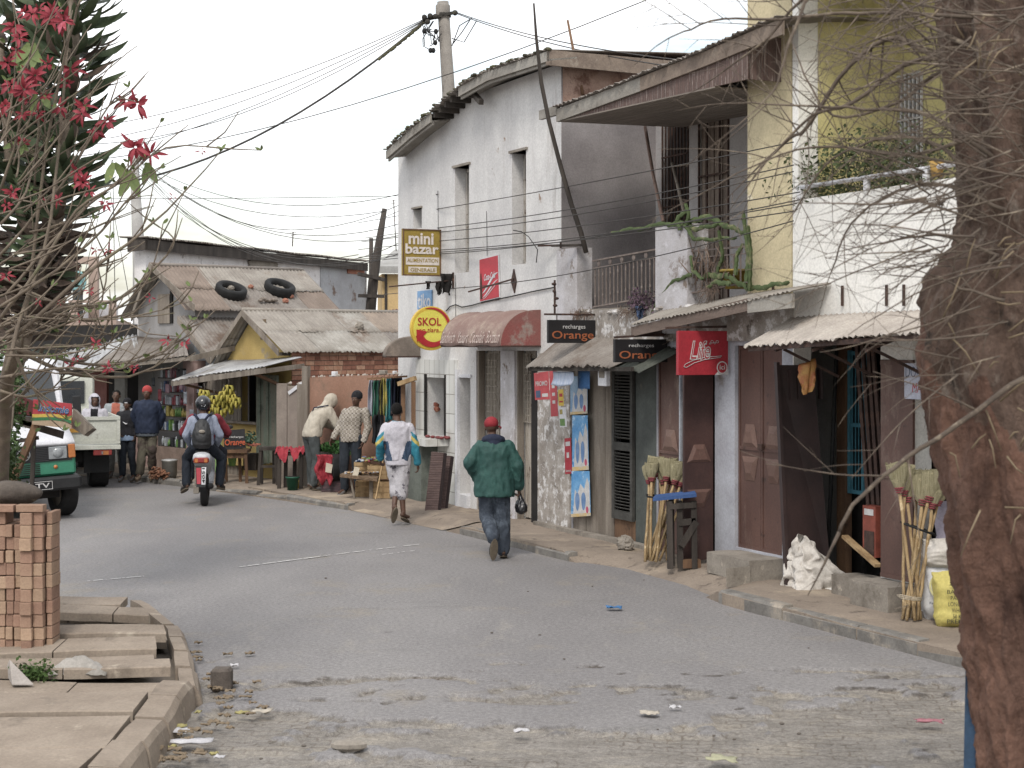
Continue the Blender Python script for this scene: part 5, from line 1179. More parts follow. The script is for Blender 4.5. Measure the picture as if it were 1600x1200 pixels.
o,b = poster('faded red poster with pale printing at the top left of the flaking wall',[(836,625),(859,624),(857,580),(834,583)],pr)
ptext(o,b,'PROMO',.1,.5,.9,.68,wlt); pquad(o,b,.08,.08,.4,.34,gsm[4]); pquad(o,b,.5,.1,.9,.22,wlt)
o,b = poster('tall narrow red poster with small white drawings, second from the left',[(861,651),(872,650),(869,579),(858,580)],pr)
for v in (.28,.45,.62): pquad(o,b,.3,v,.7,v+.07,wlt)
o,b = poster('small yellow sticker with red printing on the flaking wall',[(873,634),(881,634),(880,608),(872,609)],yel)
pquad(o,b,.2,.55,.8,.75,redp); pquad(o,b,.15,.2,.85,.3,redp)
o,b = poster('small white and green sticker under the yellow one',[(875,667),(886,667),(884,636),(873,637)],white_p)
pquad(o,b,.05,.05,.75,.42,gsm[0]); pquad(o,b,.1,.65,.5,.9,gsm[3])
o,b = poster('narrow red poster with white emblem halfway down the flaking wall',[(883,741),(894,740),(892,684),(882,685)],mt('deep_red_poster','9c2030','a82a38',8,.6))
for t_ in ((.15,.78,.85,.9),(.3,.45,.65,.6)): pquad(o,b,*t_,wlt)
ptext(o,b,'bonus',.15,.06,.85,.13,wlt)
skyb = mt('printed_sky_blue','3f88c0','6aa4d0',5,.5,.02,c3='a9c6dc',t3=(.55,.62),sc3=7); sandp = mt('printed_sand','c7a558','b8b0a0',9,.6); sandal = mt('printed_sandal_blue','6f8fb8','5578a4',10,.6)
for i,(x0,x1,y0,y1,lab) in enumerate(((891,918,648,588,'uppermost of the three sandal posters, tinted grey blue'),(894,920,736,649,'middle one of the three bright blue sandal posters'),(893,923,808,736,'lowest of the three bright blue sandal posters, curling off'))):
    o,b = poster(lab,[(x0-(1 if i == 2 else 0),y0),(x1,y0-2),(x1-(2 if i else 0),y1),(x0,y1)],skyb if i else mt('printed_grey_blue','6d92b4','8fa9bf',5,.6),-.045)
    pquad(o,b,0,0,1,.07,sandp)
    MB().slab([b(.12,.07),b(.98,.07),b(.98,.7),b(.86,.86),b(.7,.6),b(.5,.72),b(.35,.5),b(.2,.6)],(0,.001,0)).build('printed_white_shape',wlt,o,RR)
    for u in (.34,.66):
        mb = MB(); c_ = b(u,.33,.003); e1 = (b(u+.1,.33)-b(u-.1,.33)).length/2*1.15; e2 = (b(u,.5)-b(u,.3)).length
        mb.add([c_+V((math.cos(t*math.pi/8)*e1*(1+.2*math.sin(t*math.pi/8)),0,math.sin(t*math.pi/8)*e2)) for t in range(16)],[tuple(range(16))]); mb.build('printed_sandal',sandal,o,RR)
    c_ = b(.84,.14,.004); mb = MB(); mb.add([c_+V((math.cos(t*math.pi/6)*.035,0,math.sin(t*math.pi/6)*.045)) for t in range(12)],[tuple(range(12))]); mb.build('printed_badge',mt('printed_pink','b84a66'),o,RR)
mb = MB(); a = rp(866,580,-.5); b_ = rp(898,580,-.5)
mb.grid(lambda u,v: a.lerp(V((b_.x,-.5,a.z)),u)+V((.03*math.sin(v*3),-.02-.03*v*v,-.19*v*(1-.25*abs(u-.4)))),8,6,True,(0,.002,0)); o = tag(mb.build('poster',mt('crumpled_print','b9c0cc','8a9cba',22,.6,.1,(3,1,.4)),F=RR),'curled white poster with blue stripes hanging under the tin awning','poster')
mb = MB(); a = rp(903,577,-.4); mb.grid(lambda u,v: a+V((.3*u,-.01*math.sin(u*5),-.24*v)),6,5,True,(0,.002,0)); o = tag(mb.build('poster',mt('deep_blue_print','2f5f94','3f70a4',9,.6,c3='8aa6c0',t3=(.62,.68),sc3=8),F=RR),'deep blue poster hanging from the tin awning above the sandal posters','poster')
o = fthing(RR,'meter_box','small white box with grey centre hanging under the low tin awning','box',rx(940,-.45),-.45,2.1)
a = rp(934,603,-.5); b_ = rp(947,568,-.5); MB().bx(a.x,b_.x,-.5,-.44,a.z,b_.z).build('casing',white_p,o,RR,bevel=.006); MB().bx(a.x+.04,b_.x-.04,-.507,-.5,a.z+.1,b_.z-.05).build('dial',conc,o,RR)
o = fthing(RR,'notice','white paper notice with handwritten blue and red letters beside the tree trunk','notice',rx(1430),-.06,1.9)
a = rp(1413,623,-.06); b_ = rp(1446,568,-.06); MB().bx(a.x,b_.x,-.06,-.058,a.z,b_.z).build('paper',mt('bluish_paper','b9bccb','adb0c0',8,.8),o,RR)
textmb('DOIF',RR,1,(a.x+.02,-.061,a.z+.2),(.22,0,0),(0,0,.1),.001,.0).build('lettering',gsm[4],o,RR); textmb('MA',RR,1,(a.x+.11,-.061,a.z+.06),(.13,0,0),(0,0,.09),.001,.0,.2).build('lettering',redp,o,RR)
# brooms
straw = mt('broom_straw','9a9274','7d7656',16,1,.6,(6,6,.4),c3='a49b78',t3=(.55,.65),sc3=14); cane = mt('bamboo_cane','a88f66','8f7349',5,.7,.2,(6,6,1),c3='c2ab82',t3=(.58,.66),sc3=6); bind = mt('red_binding','8d3f48','7a353d',20,.9)
def broom(foot,top,head,hw,first=None,label='',group='',F=None,lean=0):
    F = F or F0
    o = fthing(F,'broom',label,'broom',*foot,group); f0 = V(foot); t = V(top); d = (t-f0).normalized()
    j = R.uniform(.004,.008); mb = MB(); n = 7; mb.tube([f0.lerp(t,k/n)+V((R.uniform(-j,j),R.uniform(-j,j),0)) for k in range(n+1)],[.0155]*(n+1),6); mb.build('handle',cane,o,F)
    mb = MB(); x = V((1,0,0)); y = d.cross(x).normalized()
    prof = [(0,.026),(.1,.034),(.2,.055),(.5,.095),(.8,.118),(1,.125)]
    vs = []; nn_ = 14
    for tt,r_ in prof:
        for k in range(nn_):
            a = 2*math.pi*k/nn_; vs.append(t+d*(head*tt+(R.uniform(-.02,.03) if tt == 1 else 0))+x*math.cos(a)*r_*hw/.1*(1+R.uniform(-.06,.06))+y*math.sin(a)*r_*.45)
    mb.add(vs,[(i*nn_+k,i*nn_+(k+1) % nn_,(i+1)*nn_+(k+1) % nn_,(i+1)*nn_+k) for i in range(len(prof)-1) for k in range(nn_)]+[tuple((len(prof)-1)*nn_+k for k in range(nn_))])
    for k in range(80):
        a = R.uniform(0,6.28); r0 = R.random()**.5; b0 = t+d*head*.25+x*math.cos(a)*r0*.05*hw/.1+y*math.sin(a)*.022*r0; e = t+d*(head*R.uniform(.95,1.1))+x*math.cos(a)*r0*hw*1.12+y*math.sin(a)*r0*.055
        mb.bar(b0,e,.004)
    mb.build('bristles',straw,o,F)
    mb = MB()
    for q in (.02,.1,.17): mb.lathe([(.028+q*.08,-.006),(.033+q*.08,0),(.028+q*.08,.006)],t+d*head*q,9,M=d.to_track_quat('Z','Y').to_matrix())
    mb.build('binding',bind,o,F)
    return o
g1 = 'bamboo brooms bundled beside the blue topped stool'; lab1 = 'straw broom with bamboo handle in the bundle beside the blue topped stool'
by = 18.05; F0 = Fr(0,0,1,0)
def rf(px,py,D): q = W(px,py,D); return q
bs = [(1010,878,1023,745,.2,.085),(1016,879,1018,752,.19,.07),(1021,880,1036,757,.24,.1),(1026,879,1040,752,.23,.1),(1012,872,1046,757,.22,.1),(1018,874,1053,757,.23,.09),(1024,872,1062,760,.21,.08),(1008,876,1014,756,.18,.07),(1030,876,1070,770,.19,.08),(1043,866,1031,748,.2,.08),(1014,880,1058,764,.2,.08)]
for i,(x0,y0,x1,y1,hd,hw) in enumerate(bs):
    yy = by+R.uniform(-.1,.1); a = rf(x0,y0,yy); a.z = .12; t = rf(x1,y1,yy+.14+R.uniform(-.1,.1)); broom(a,t,hd*1.1,hw,label=lab1,group=g1)
o = fthing(F0,'cord','black rubber cord tied around the left bundle of brooms','cord',rf(1030,700,by).x,by,1.0)
a = rf(1012,776,by-.12); b_ = rf(1052,779,by-.1); MB().tube([a,a.lerp(b_,.5)+V((0,-.06,.0)),b_,b_+V((0,.2,.01)),a+V((0,.22,0)),a],.011,5).build('loop',black,o)
g2 = 'bamboo brooms bundled in front of the tree trunk'; lab2 = 'straw broom with long bamboo handle in the bundle near the tree trunk'
by = 14.2
bs = [(1412,972,1412,775,.26,.09),(1420,973,1432,783,.27,.11),(1427,974,1444,783,.26,.1),(1433,972,1456,795,.24,.09),(1424,970,1464,790,.25,.1),(1438,973,1418,785,.24,.09),(1417,968,1440,790,.27,.11),(1410,968,1450,785,.28,.1),(1430,968,1406,770,.25,.08)]
for i,(x0,y0,x1,y1,hd,hw) in enumerate(bs):
    yy = by+R.uniform(-.07,.08); a = rf(x0,y0,yy); a.z = .12; t = rf(x1,y1,yy+.12+R.uniform(-.08,.08)); broom(a,t,hd,hw,label=lab2,group=g2)
o = fthing(F0,'cord','black rubber cord tied around the upper part of the right broom bundle','cord',rf(1440,700,by).x,by,1.2)
a = rf(1417,820,by-.12); b_ = rf(1462,836,by-.1); MB().tube([a,a.lerp(b_,.5)+V((0,-.05,.0)),b_,b_+V((0,.2,.01)),a+V((0,.22,0)),a],.01,5).build('loop',black,o)
o = fthing(F0,'cord','pale rope tied around the foot of the right broom bundle','cord',rf(1425,700,by).x,by,.35)
a = rf(1409,935,by-.1); b_ = rf(1440,938,by-.1)
mb = MB()
for k in range(3): mb.tube([a+V((0,0,k*.015)),a.lerp(b_,.5)+V((0,-.04,k*.012)),b_+V((0,0,k*.01)),b_+V((0,.16,.01)),a+V((0,.18,0)),a+V((0,0,k*.015))],.006,5)
mb.build('loop',mt('pale_rope','b5a892','9a8d78',20,.9),o)
# stools with blue top
D_ = 17.7
st = thing('stool','rough wooden stool with a bright blue board for a top','stool',(rf(1055,700,D_).x,D_,.1))
zt = rf(1050,781,D_).z; X = lambda px,d=0: rf(px,700,D_+d).x
MB().slab([(X(1018),D_-.16,zt),(X(1085),D_-.2,zt+.05),(X(1087),D_+.12,zt+.06),(X(1026),D_+.14,zt+.01)],(0,0,.035)).build('top',mt('blue_paint','33568c','2c4a7a',8,.7,.2,c3='6d86ab',t3=(.6,.7),sc3=6),st)
for (x,y,w_) in ((1044,-.12,.075),(1060,-.1,.06),(1082,-.12,.05),(1050,.1,.05)): MB().bar((X(x)+.01,D_+y,.1),(X(x),D_+y,zt-.0),w_,.06).build('leg',wood_d,st)
mb = MB(); mb.bar((X(1045),D_-.15,zt-.06),(X(1085),D_-.15,zt-.04),.03,.06); mb.bar((X(1062),D_-.16,.35),(X(1086),D_-.14,.62),.03,.07); mb.bar((X(1058),D_-.13,zt-.24),(X(1085),D_-.13,zt-.22),.03,.07); mb.build('stretcher',wood_d,st)
o = thing('wood_block','short tan timber offcut lying between the stool and the doorstep','wood',(X(1078),D_-.1,.11)); MB().bar((X(1064),D_-.1,.15),(X(1092),D_-.06,.15),.1,.09).build('block',wood_b,o)
for (px,py,r_,lab) in ((977,836,(.14,.1,.1),'squarish brown stone in front of the louvred shutter'),):
    p = rp(px,py,-.3); stone(RR,p.x,-.3,.1+r_[2]*.8,r_,lab,conc)
# white sack slumped
def sack(name,label,cx,cy,z0,w,d,h,mat,neck=None,seed=1,group=None,amp=.03):
    mb = MB(); n,m_ = 40,24
    def fn(u,v):
        a = 2*math.pi*u; c_,s_ = math.cos(a),math.sin(a); c_ = math.copysign(abs(c_)**.75,c_); s_ = math.copysign(abs(s_)**.75,s_)
        kx_ = (.82+.18*min(1,v*6))*(1-.05*math.sin(v*6+seed)); ky_ = max(.12,min(1,v*5+.45)*min(1,(1.02-v)*3.2)**.7)
        p = V((c_*w/2*kx_*(1+.06*(v > .93)),s_*d/2*ky_,h*v))
        cr = .0025*math.sin(v*34+5*noise.noise(V((a,v*2,seed))))
        q = noise.noise_vector((p+V((seed,seed,0)))*5)*amp+noise.noise_vector((p+V((seed,0,0)))*13)*amp*.5
        return (cx+p.x+q.x+c_*cr,cy+p.y+q.y+s_*cr,z0+max(0,p.z+q.z*.8*(v > .05)))
    mb.grid(fn,n,m_); vs = [fn(i/n,1) for i in range(n)]; mb.add(vs+[(cx,cy,z0+h*.98)],[(i,(i+1) % n,n) for i in range(n)],True); return mb
sackm = mt('woven_sack','c6c0b8','aea79e',3,.85,.5,c3='8d8172',t3=(.56,.7),sc3=3,bs=9)
D_ = 16.2; p = V((rf(1270,900,D_).x,D_,.1)); mb = MB()
def slump(u,v):
    a = 2*math.pi*u; h = .47*v*(1-.12*math.sin(a*2+.5)); k = (1-v)**.62*(.235+.05*math.sin(a*3+1)+.03*math.sin(a*5))+.03
    fold = 1+.14*math.sin(a*9+v*7)*v*(1-v)*3+.06*math.sin(a*17+v*11)*(1-v)
    q = noise.noise_vector(V((math.cos(a)*1.6,math.sin(a)*1.6,v*5)))*.05+noise.noise_vector(V((math.cos(a)*4,math.sin(a)*4,v*9)))*.017
    return V((p.x-.11*v**1.2+math.cos(a)*k*1.05*fold+(.10*(1-v)*max(0,math.cos(a-.3))),D_+math.sin(a)*k*.8*fold,.1+h))+V((q.x,q.y,max(0,q.z)*(v > 0)))
mb.grid(slump,90,46); tag(mb.build('sack',sackm),'empty dirty white woven sack slumped on the pavement against the dark door','sack')
def fullsack(px0,px1,pyt,pyb,lab,mat,D,seed=1,neck=.5,z0=.1):
    a = rf(px0,pyb,D); b_ = rf(px1,pyt,D); w = b_.x-a.x; h = b_.z-z0; cx = (a.x+b_.x)/2
    o = thing('sack',lab,'sack',(cx,D,z0)); sack('sack',lab,cx,D,z0,w*1.02,.26,h,mat,neck,seed,amp=.022).build('bag',mat,o)
    return o,cx,w,z0,h
o,cx,w,z0,h = fullsack(1443,1508,878,972,'white rice sack with pale yellow ring and blue letters beside the brooms',mt('white_polysack','c9c9c9','b9b9bb',4,.6,.2,c3='9a9890',sc3=3,t3=(.6,.75)),14.3,3,.35)
def arcflat(cx,cz,r0,r1,y,n=28):
    vs = []
    for i in range(n+1):
        a = rad(360*i/n)
        for r_ in (r0,r1): x = math.cos(a)*r_; vs.append((cx+x*.8,y+x*x*2.2,cz+math.sin(a)*r_))
    mb = MB(); mb.add(vs,[(2*i,2*i+1,2*i+3,2*i+2) for i in range(n)]); return mb
yf_ = 14.3-.15
arcflat(cx-.07,z0+h*.62,.1,.12,yf_).build('printed_ring',mt('pale_yellow_print','c9c38a'),o); arcflat(cx-.07,z0+h*.62,.02,.06,yf_).build('printed_emblem',mt('pale_yellow_print','c9c38a'),o)
textmb('Farine-boulangerie',ID,1,(cx-.17,yf_,z0+h*.3),(.26,0,0),(0,0,.03),.002,.01).build('lettering',gsm[4],o); textmb('50KG',ID,1,(cx-.12,yf_,z0+h*.13),(.2,0,0),(0,0,.06),.002,.02).build('lettering',gsm[4],o)
ysm = mt('yellow_polysack','c2b458','b0a24b',4,.6,.2,c3='948538',sc3=3,t3=(.6,.75),wave=('Z',34,1))
o,cx,w,z0,h = fullsack(1460,1528,893,980,'yellow rice sack with dark printed letters in front of the tree trunk',ysm,13.95,5,.3)
ink = mt('dark_print','4b4a33','3e3d2c',10,.8); yf_ = 13.95-.152
for t_,v,k,x_ in (('BASSMATI',.64,.24,-.12),('PARBOILED',.53,.22,-.09),('LONG GRAIN',.42,.23,-.11),('WHITE RICE',.31,.2,-.08),('50 KG NET',.2,.18,-.07),('PREMIUM',.11,.24,-.12)):
    textmb(t_,ID,1,(cx+x_,yf_,z0+h*v),(k,0,0),(0,0,h*.075),.002,.012).build('lettering',ink,o)
for dx in (-.1,0,.1): textmb('*',ID,1,(cx+dx,yf_,z0+h*.77),(.05,0,0),(0,0,.05),.002,.02).build('star',ink,o)
o,cx,w,z0,h = fullsack(1443,1492,843,882,'crumpled dirty white sack folded on top of the rice sack',sackm,14.3,9,.2,z0=rf(1464,886,14.3).z)
o,cx,w,z0,h = fullsack(1464,1506,783,862,'lilac plastic sack standing behind the folded white sack',mt('lilac_plastic','a79fae','958d9c',3,.5,.2),14.62,12,.3)
# things in the broom shop
mb = MB()
for k,(x0,x1) in enumerate(((1338,1350),(1347,1358),(1356,1366),(1363,1376))):
    a = rp(x1+8,800,.3); b_ = rp(x0,528,.25); tag(MB().bar(a,b_,.035).build('pipe',iron,F=RR),'long rusty square pipe leaning inside the broom shop doorway','pipe','pipes leaning in the broom shop')
a = rp(1292,905,.4); b_ = rp(1307,548,.5); tag(MB().tube([a,b_],.022,6).build('rod',black,F=RR),'long black rod leaning against the pale wall inside the shop','rod')
a = rp(1320,838,.1); b_ = rp(1372,884,-.02); tag(MB().bar(a,b_,.07,.03).build('plank',wood_y,F=RR),'short pale plank leaning diagonally inside the broom shop','plank')
a = rp(1268,842,.0); b_ = rp(1315,800,.0)
o = fthing(RR,'carton','tall orange and black printed carton standing in the shop doorway','box',rx(1356,.1),.1,.3)
a = rp(1348,868,.1); b_ = rp(1368,792,.1); MB().bx(a.x,b_.x,.1,.22,a.z,b_.z).build('box',mt('orange_carton','8d4433','74392c',8,.6),o,RR); MB().bx(a.x+.03,b_.x-.02,.094,.1,a.z+.02,a.z+.25).build('print',iron,o,RR); MB().bx(a.x+.03,b_.x-.03,.094,.1,b_.z-.09,b_.z-.03).build('print',wlt,o,RR)
mb = MB(); rag(mb,rp(1262,565,-.35),.24,.3,U=V((.8,.3,.3)),d=.04,taper=.4); tag(mb.build('plastic_bag',mt('yellow_red_plastic','b58a3a','a8542f',6,.5,.2),F=RR),'yellow and red plastic bag hanging under the pale tin awning','bag')
# balcony plants
cac = mt('cactus_green','55653a','43522c',8,.8,.3,c3='84805a',t3=(.52,.68),sc3=6); dry = mt('dry_stems','8a7565','6f5c4f',8,.9)
def cactus(pts,w,parent,F=RR,y=-.1,yend=None):
    P = [rp(px,py,y+((yend or y)-y)*i/(len(pts)-1)) for i,(px,py) in enumerate(pts)]
    Q = []
    for a,b_ in zip(P,P[1:]):
        for k in range(6): Q.append(a.lerp(b_,k/6)+V((0,0,.012*math.sin(k*1.05))))
    Q.append(P[-1]); n = len(Q)
    for o_ in (V((0,1,0)),V((0,-.5,.0))):
        mb = MB(); vs = []
        for i,q in enumerate(Q):
            d = (Q[min(i+1,n-1)]-Q[max(i-1,0)]).normalized(); s_ = d.cross(V((0,1,0))).normalized(); ww = w*(1-.5*(i/n)**3)*(.75+.55*(i % 2))
            vs += [q+s_*ww,q+V((0,-.012,0)),q-s_*ww]
        mb.add(vs,[(3*i+k,3*i+k+1,3*i+k+4,3*i+k+3) for i in range(n-1) for k in (0,1)]); break
    m2 = MB(); m2.v = list(mb.v); m2.f = list(mb.f); m2.m = list(mb.m); m2.sm = [True]*len(mb.f); nv_ = len(m2.v); m2.v += [v+V((0,.02,0)) for v in mb.v]; m2.f += [[k+nv_ for k in f_[::-1]] for f_ in mb.f]; m2.m += [0]*len(mb.f); m2.sm += [True]*len(mb.f)
    return m2.build('leaf',cac,parent,F)
pl = fthing(RR,'succulent','sprawling green cactus-like plant on the balcony post and rail','plant',rx(1085),0,zf)
for pts,w in ((((1068,350),(1040,350),(990,358),(955,363)),.05),(((1070,350),(1100,338),(1140,355),(1162,364)),.06),(((1068,352),(1085,375),(1120,373),(1150,371)),.04),(((1165,440),(1168,400),(1160,330)),.06),(((1170,455),(1172,400),(1168,352)),.05),(((1148,430),(1150,400),(1160,380)),.05),(((1120,425),(1128,400),(1122,360)),.05),(((1080,430),(1055,437),(1030,462),(1018,488)),.04),(((1100,432),(1130,430),(1160,445),(1168,452)),.06),(((1168,452),(1200,447),(1232,440)),.05),(((1062,360),(1056,345),(1074,325)),.06),(((1072,350),(1075,335),(1070,318)),.05),(((1078,400),(1082,425),(1098,436)),.04),(((1066,352),(1090,358),(1120,350)),.05),(((1140,445),(1120,440),(1104,448)),.05)):
    cactus(pts,w*.5,pl,y=-.1+R.uniform(-.03,.05),yend=-.1+R.uniform(-.12,.12))
mb = MB()
for k in range(46):
    a = rp(R.uniform(1075,1140),R.uniform(415,445),R.uniform(-.1,.1)); b_ = a+V((R.uniform(-.25,.25),R.uniform(-.1,.1),R.uniform(.02,.4))); mb.tube([a,a.lerp(b_,.5)+V((R.uniform(-.06,.06),0,.03)),b_],[.009,.007,.003],4)
mb.build('dry_stem',dry,pl,RR)
pt = fthing(RR,'bucket','yellow plastic bucket used as a plant pot on the balcony','bucket',rx(1150,-.0),0,zf); a = rp(1138,452,.12); b_ = rp(1168,420,.12); r_ = (b_.x-a.x)/2
mb = MB(); mb.lathe([(r_*.75,a.z),(r_*.98,b_.z),(r_*1.08,b_.z),(r_*1.08,b_.z-.03),(r_*.9,b_.z+.0),(r_*.8,b_.z-.06)],((a.x+b_.x)/2,.12,0),16); mb.build('pail',mt('yellow_plastic','9c8428','8f7823',6,.6),pt,RR)
# trailing purple plant and dead grass on the beam
leafp = mt('purple_leaves','6b5563','55434f',14,.9,.3,c3='5d6b48',t3=(.56,.62),sc3=14)
def leafclump(mb,c,rr3,n,sz,droop=.3):
    for _ in range(n):
        p = V(c)+V((R.gauss(0,rr3[0]),R.gauss(0,rr3[1]),R.gauss(0,rr3[2]))); d = V((R.uniform(-1,1),R.uniform(-1,1),R.uniform(-1,.6))).normalized(); s_ = d.cross(V((R.random(),R.random(),R.random()))).normalized(); l = sz*R.uniform(.6,1.3)
        mb.add([p,p+d*l*.5+s_*l*.28,p+d*l,p+d*l*.5-s_*l*.28],[(0,1,2,3)])
mb = MB(); leafclump(mb,rp(1003,472,-.1),(.12,.06,.07),260,.06); tag(mb.build('trailing_plant',leafp,F=RR),'trailing purple plant spilling below the balcony railing','plant')
mb = MB()
for px,py,n in ((912,492,70),(985,488,50),(1110,452,40)):
    for k in range(n):
        a = rp(px+R.uniform(-14,14),py+R.uniform(-6,4),-.07); mb.tube([a,a+V((R.uniform(-.08,.08),-.03,R.uniform(-.05,.08))),a+V((R.uniform(-.16,.16),-.06,R.uniform(-.22,.05)))],[.004,.003,.002],3)
tag(mb.build('dead_grass',dry,F=RR),kind='stuff')
mb = MB(); rag(mb,rp(1000,478,-.12),.1,.18); tag(mb.build('rag',gsm[4],F=RR),'small scrap of blue plastic caught below the balcony rail','rag')
# leaning poles
mb = MB(); P = [rp(834,5,-.75),rp(838,60,-.7),rp(846,130,-.62),rp(858,190,-.5),rp(876,260,-.35),rp(893,320,-.22),rp(908,365,-.15),rp(916,395,-.1)]
P = [p+V((0,0,0)) for p in P]; mb.tube(P,[.012,.02,.026,.028,.03,.032,.034,.034],8,jit=.08)
tag(mb.build('wooden_pole',wood_d,F=RR),'long crooked dark pole leaning from the balcony against the sky','pole')
tag(MB().tube([rp(887,32,.3),rp(898,90,.3),rp(911,148,.3)],[.018,.022,.025],6).build('wooden_pole',wood_b,F=RR),'short thin brown pole rising from the roof edge','pole')
tag(MB().tube([rp(1008,198,.9),rp(1020,270,.7),rp(1036,345,.3)],.022,6).build('wooden_pole',mt('pinkish_pole','8d7468','7a6358',8),F=RR),'reddish straight pole leaning in the shaded balcony corner','pole')
tag(MB().tube([rp(1050,255,.7),rp(1060,295,.55),rp(1068,330,.3)],.02,6).build('wooden_pole',wood_g,F=RR),'short pale pole leaning against the barred balcony window','pole')
mb = MB(); mb.bar(rp(862,384,-.3),rp(915,383,-.02),.045,.03); tag(mb.build('bracket',wood_d,F=RR),'short wooden bracket at the foot of the long crooked pole','bracket')
mb = MB(); mb.bar(rp(841,384,-.15),rp(876,383,-.02),.025); mb.bar(rp(876,378,-.03),rp(876,388,-.03),.02); tag(mb.build('bracket',iron,F=RR),'thin iron bracket on the corner of the tall white house','bracket')
# recess plants of house C
mb = MB()
for px,py,sx_,n in ((1270,288,.35,500),(1330,250,.4,1100),(1400,245,.4,900),(1440,262,.3,400)):
    leafclump(mb,rp(px,py,.15),(sx_,.12,.13),n,.055)
for k in range(60): x = R.uniform(rx(1260),rx(1460)); leafclump(mb,(x,.05,zpar+.06),(.06,.04,.04),12,.05)
tag(mb.build('balcony_plants',mt('dull_leaves','53603a','414c2f',9,.9,.2,c3='7c6a50',t3=(.6,.7),sc3=9),F=RR),'row of bushy dull green potted plants behind the white balcony rail','plants')
a = rp(1366,277,.0); tag(MB().lathe([(.05,a.z-.08),(.07,a.z+.06)],(a.x+.9,-.0,0),10).build('flower_pot',mt('orange_pot','a8843a'),F=RR),'small ochre pot on the white parapet near the tree trunk','pot')
tag(MB().bx(rf(1474,0,14.6).x,rf(1502,0,14.6).x,14.5,14.7,rf(1474,392,14.6).z,rf(1474,362,14.6).z).build('blue_box',mt('bright_blue_plastic','3f78b8','376ba6',8,.5),bevel=.01),'bright blue plastic box peeping from behind the tree trunk','box')
# utility: leaning boards under the butcher's counter
bdm = mt('slatted_plum_board','5f4d49','4f3f3d',5,.8,.3,(1,1,5),wave=('Z',9,.4)); bde = mt('dark_board_edge','33292a','2a2223')
def leanboard(px0,px1,pyt,pyb,D,lab):
    o = thing('board',lab,'board',(rf((px0+px1)/2,700,D).x,D,.1)); a = rf(px0,pyt,D+.15); b_ = rf(px1-2,pyb,D); c_ = rf(px1+1,pyt+4,D+.15)
    MB().slab([(a.x-.09,D,.1),(b_.x-.06,D-.0,.1),(c_.x,D+.15,a.z-.02),(a.x,D+.15,a.z)],(.035,.05,0)).build('slatted_face',bdm,o)
    MB().slab([(b_.x-.055,D-.0,.1),(b_.x-.015,D+.02,.1),(c_.x+.05,D+.17,a.z-.03),(c_.x+.005,D+.15,a.z-.02)],(0,.05,0)).build('edge',bde,o)
leanboard(674,692,706,795,23.7,'slatted plum coloured board leaning at the butcher wall, the front one of two')
leanboard(684,703,711,793,23.95,'darker slatted board leaning just behind the front one at the butcher wall')
mb = MB(); rr2 = rp(679,633,.15); mb.ell(rr2,(.09,.08,.1),nu=10,nv=8); mb.ell(rr2+V((.1,0,-.06)),(.08,.05,.05),nu=8,nv=6); mb.ell(rr2+V((-.02,0,.08)),(.04,.04,.08),nu=8,nv=6)
o = fthing(RR,'meat','lump of raw meat hanging on a string in the butcher window','meat',rr2.x,.15,rr2.z); mb.build('flesh',mt('raw_meat','9a5f45','7f3f33',12,.5,.4,c3='b58a6a',t3=(.56,.64),sc3=12),o,RR,disp=(18,.02))
MB().tube([rr2+V((0,0,.1)),rr2+V((0,0,.45))],.004,4).build('string',black,o,RR)
mb = MB()
for k in range(9): p = rp(R.uniform(668,698),680,-.1); mb.ell((p.x,R.uniform(-.25,.1),bz0+.09),(R.uniform(.05,.09),.04,.025),nu=7,nv=5)
tag(mb.build('meat',mt('raw_meat_red','7a3535','6a2c2c',14,.5),F=RR),'row of red meat cuts lying on the tiled butcher counter','meat')
# ================================================================ VENDORS' GOODS AND KIOSK GOODS
def wb(mb,x0,x1,yt,yb,D,t,M=None):     # block facing the camera between pixels at distance D, t deep
    a = rf(x0,yb,D); b_ = rf(x1,yt,D); return mb.bx(a.x,b_.x,D,D+t,a.z,b_.z)
redc = mt('crimson_cloth','8f2230','a3303c',9,.9,.4,c3='b5707a',t3=(.6,.68),sc3=18)
t = thing('table','low table under bunched red plastic cloth at the left end of the stalls','table',(rf(452,700,27.4).x,27.4,.1))
mb = MB(); a = rf(428,702,27.2); b_ = rf(478,702,27.2)
mb.grid(lambda u,v: (a.x+(b_.x-a.x)*u+.02*fbm(u*8,v*6,1),27.2+.5*v,a.z+.05*fbm(u*7,v*5,1)+.015*math.sin(u*30)-(.10*(1+1.6*fbm(u*4.5,3,1)) if v < .05 or u < .03 else 0)),40,12); mb.build('cloth',redc,t)
wb(MB(),430,476,708,712,27.25,.4).build('top',wood_d,t)
for px,dy in ((436,.05),(446,.3),(470,.05),(460,.35)): p = rf(px,700,27.25+dy); MB().bar((p.x,p.y,.1),(p.x+.01,p.y,a.z-.06),.06).build('leg',wood_d,t)
def bucket(name,label,px,pyb,rpx,h,mat,D):
    c = rf(px,pyb,D); r_ = rpx/FPX*D; o = thing(name,label,'bucket',(c.x,D,.1))
    mb = MB(); mb.lathe([(r_*.72,.1),(r_*.98,.1+h),(r_*1.06,.1+h),(r_*1.06,.1+h-.025),(r_*1.0,.1+h-.025)],(c.x,D,0),20); mb.build('pail',mat,o)
    MB().lathe([(r_*.93,.1+h+.001),(r_*.93,.1+h+.003)],(c.x,D,0),20).build('inside',dark,o); return o  # disc over the rim, coloured dark for the shade inside the pail
bucket('bucket','dark green plastic bucket on the pavement below the red clothed table',457,765,10.5,.24,mt('green_plastic','1f5a44','1b4d3b',6,.5),27.0)
bucket('bucket','small yellow bucket half hidden behind the legs of the hooded man',467,755,5,.15,yel,27.35)
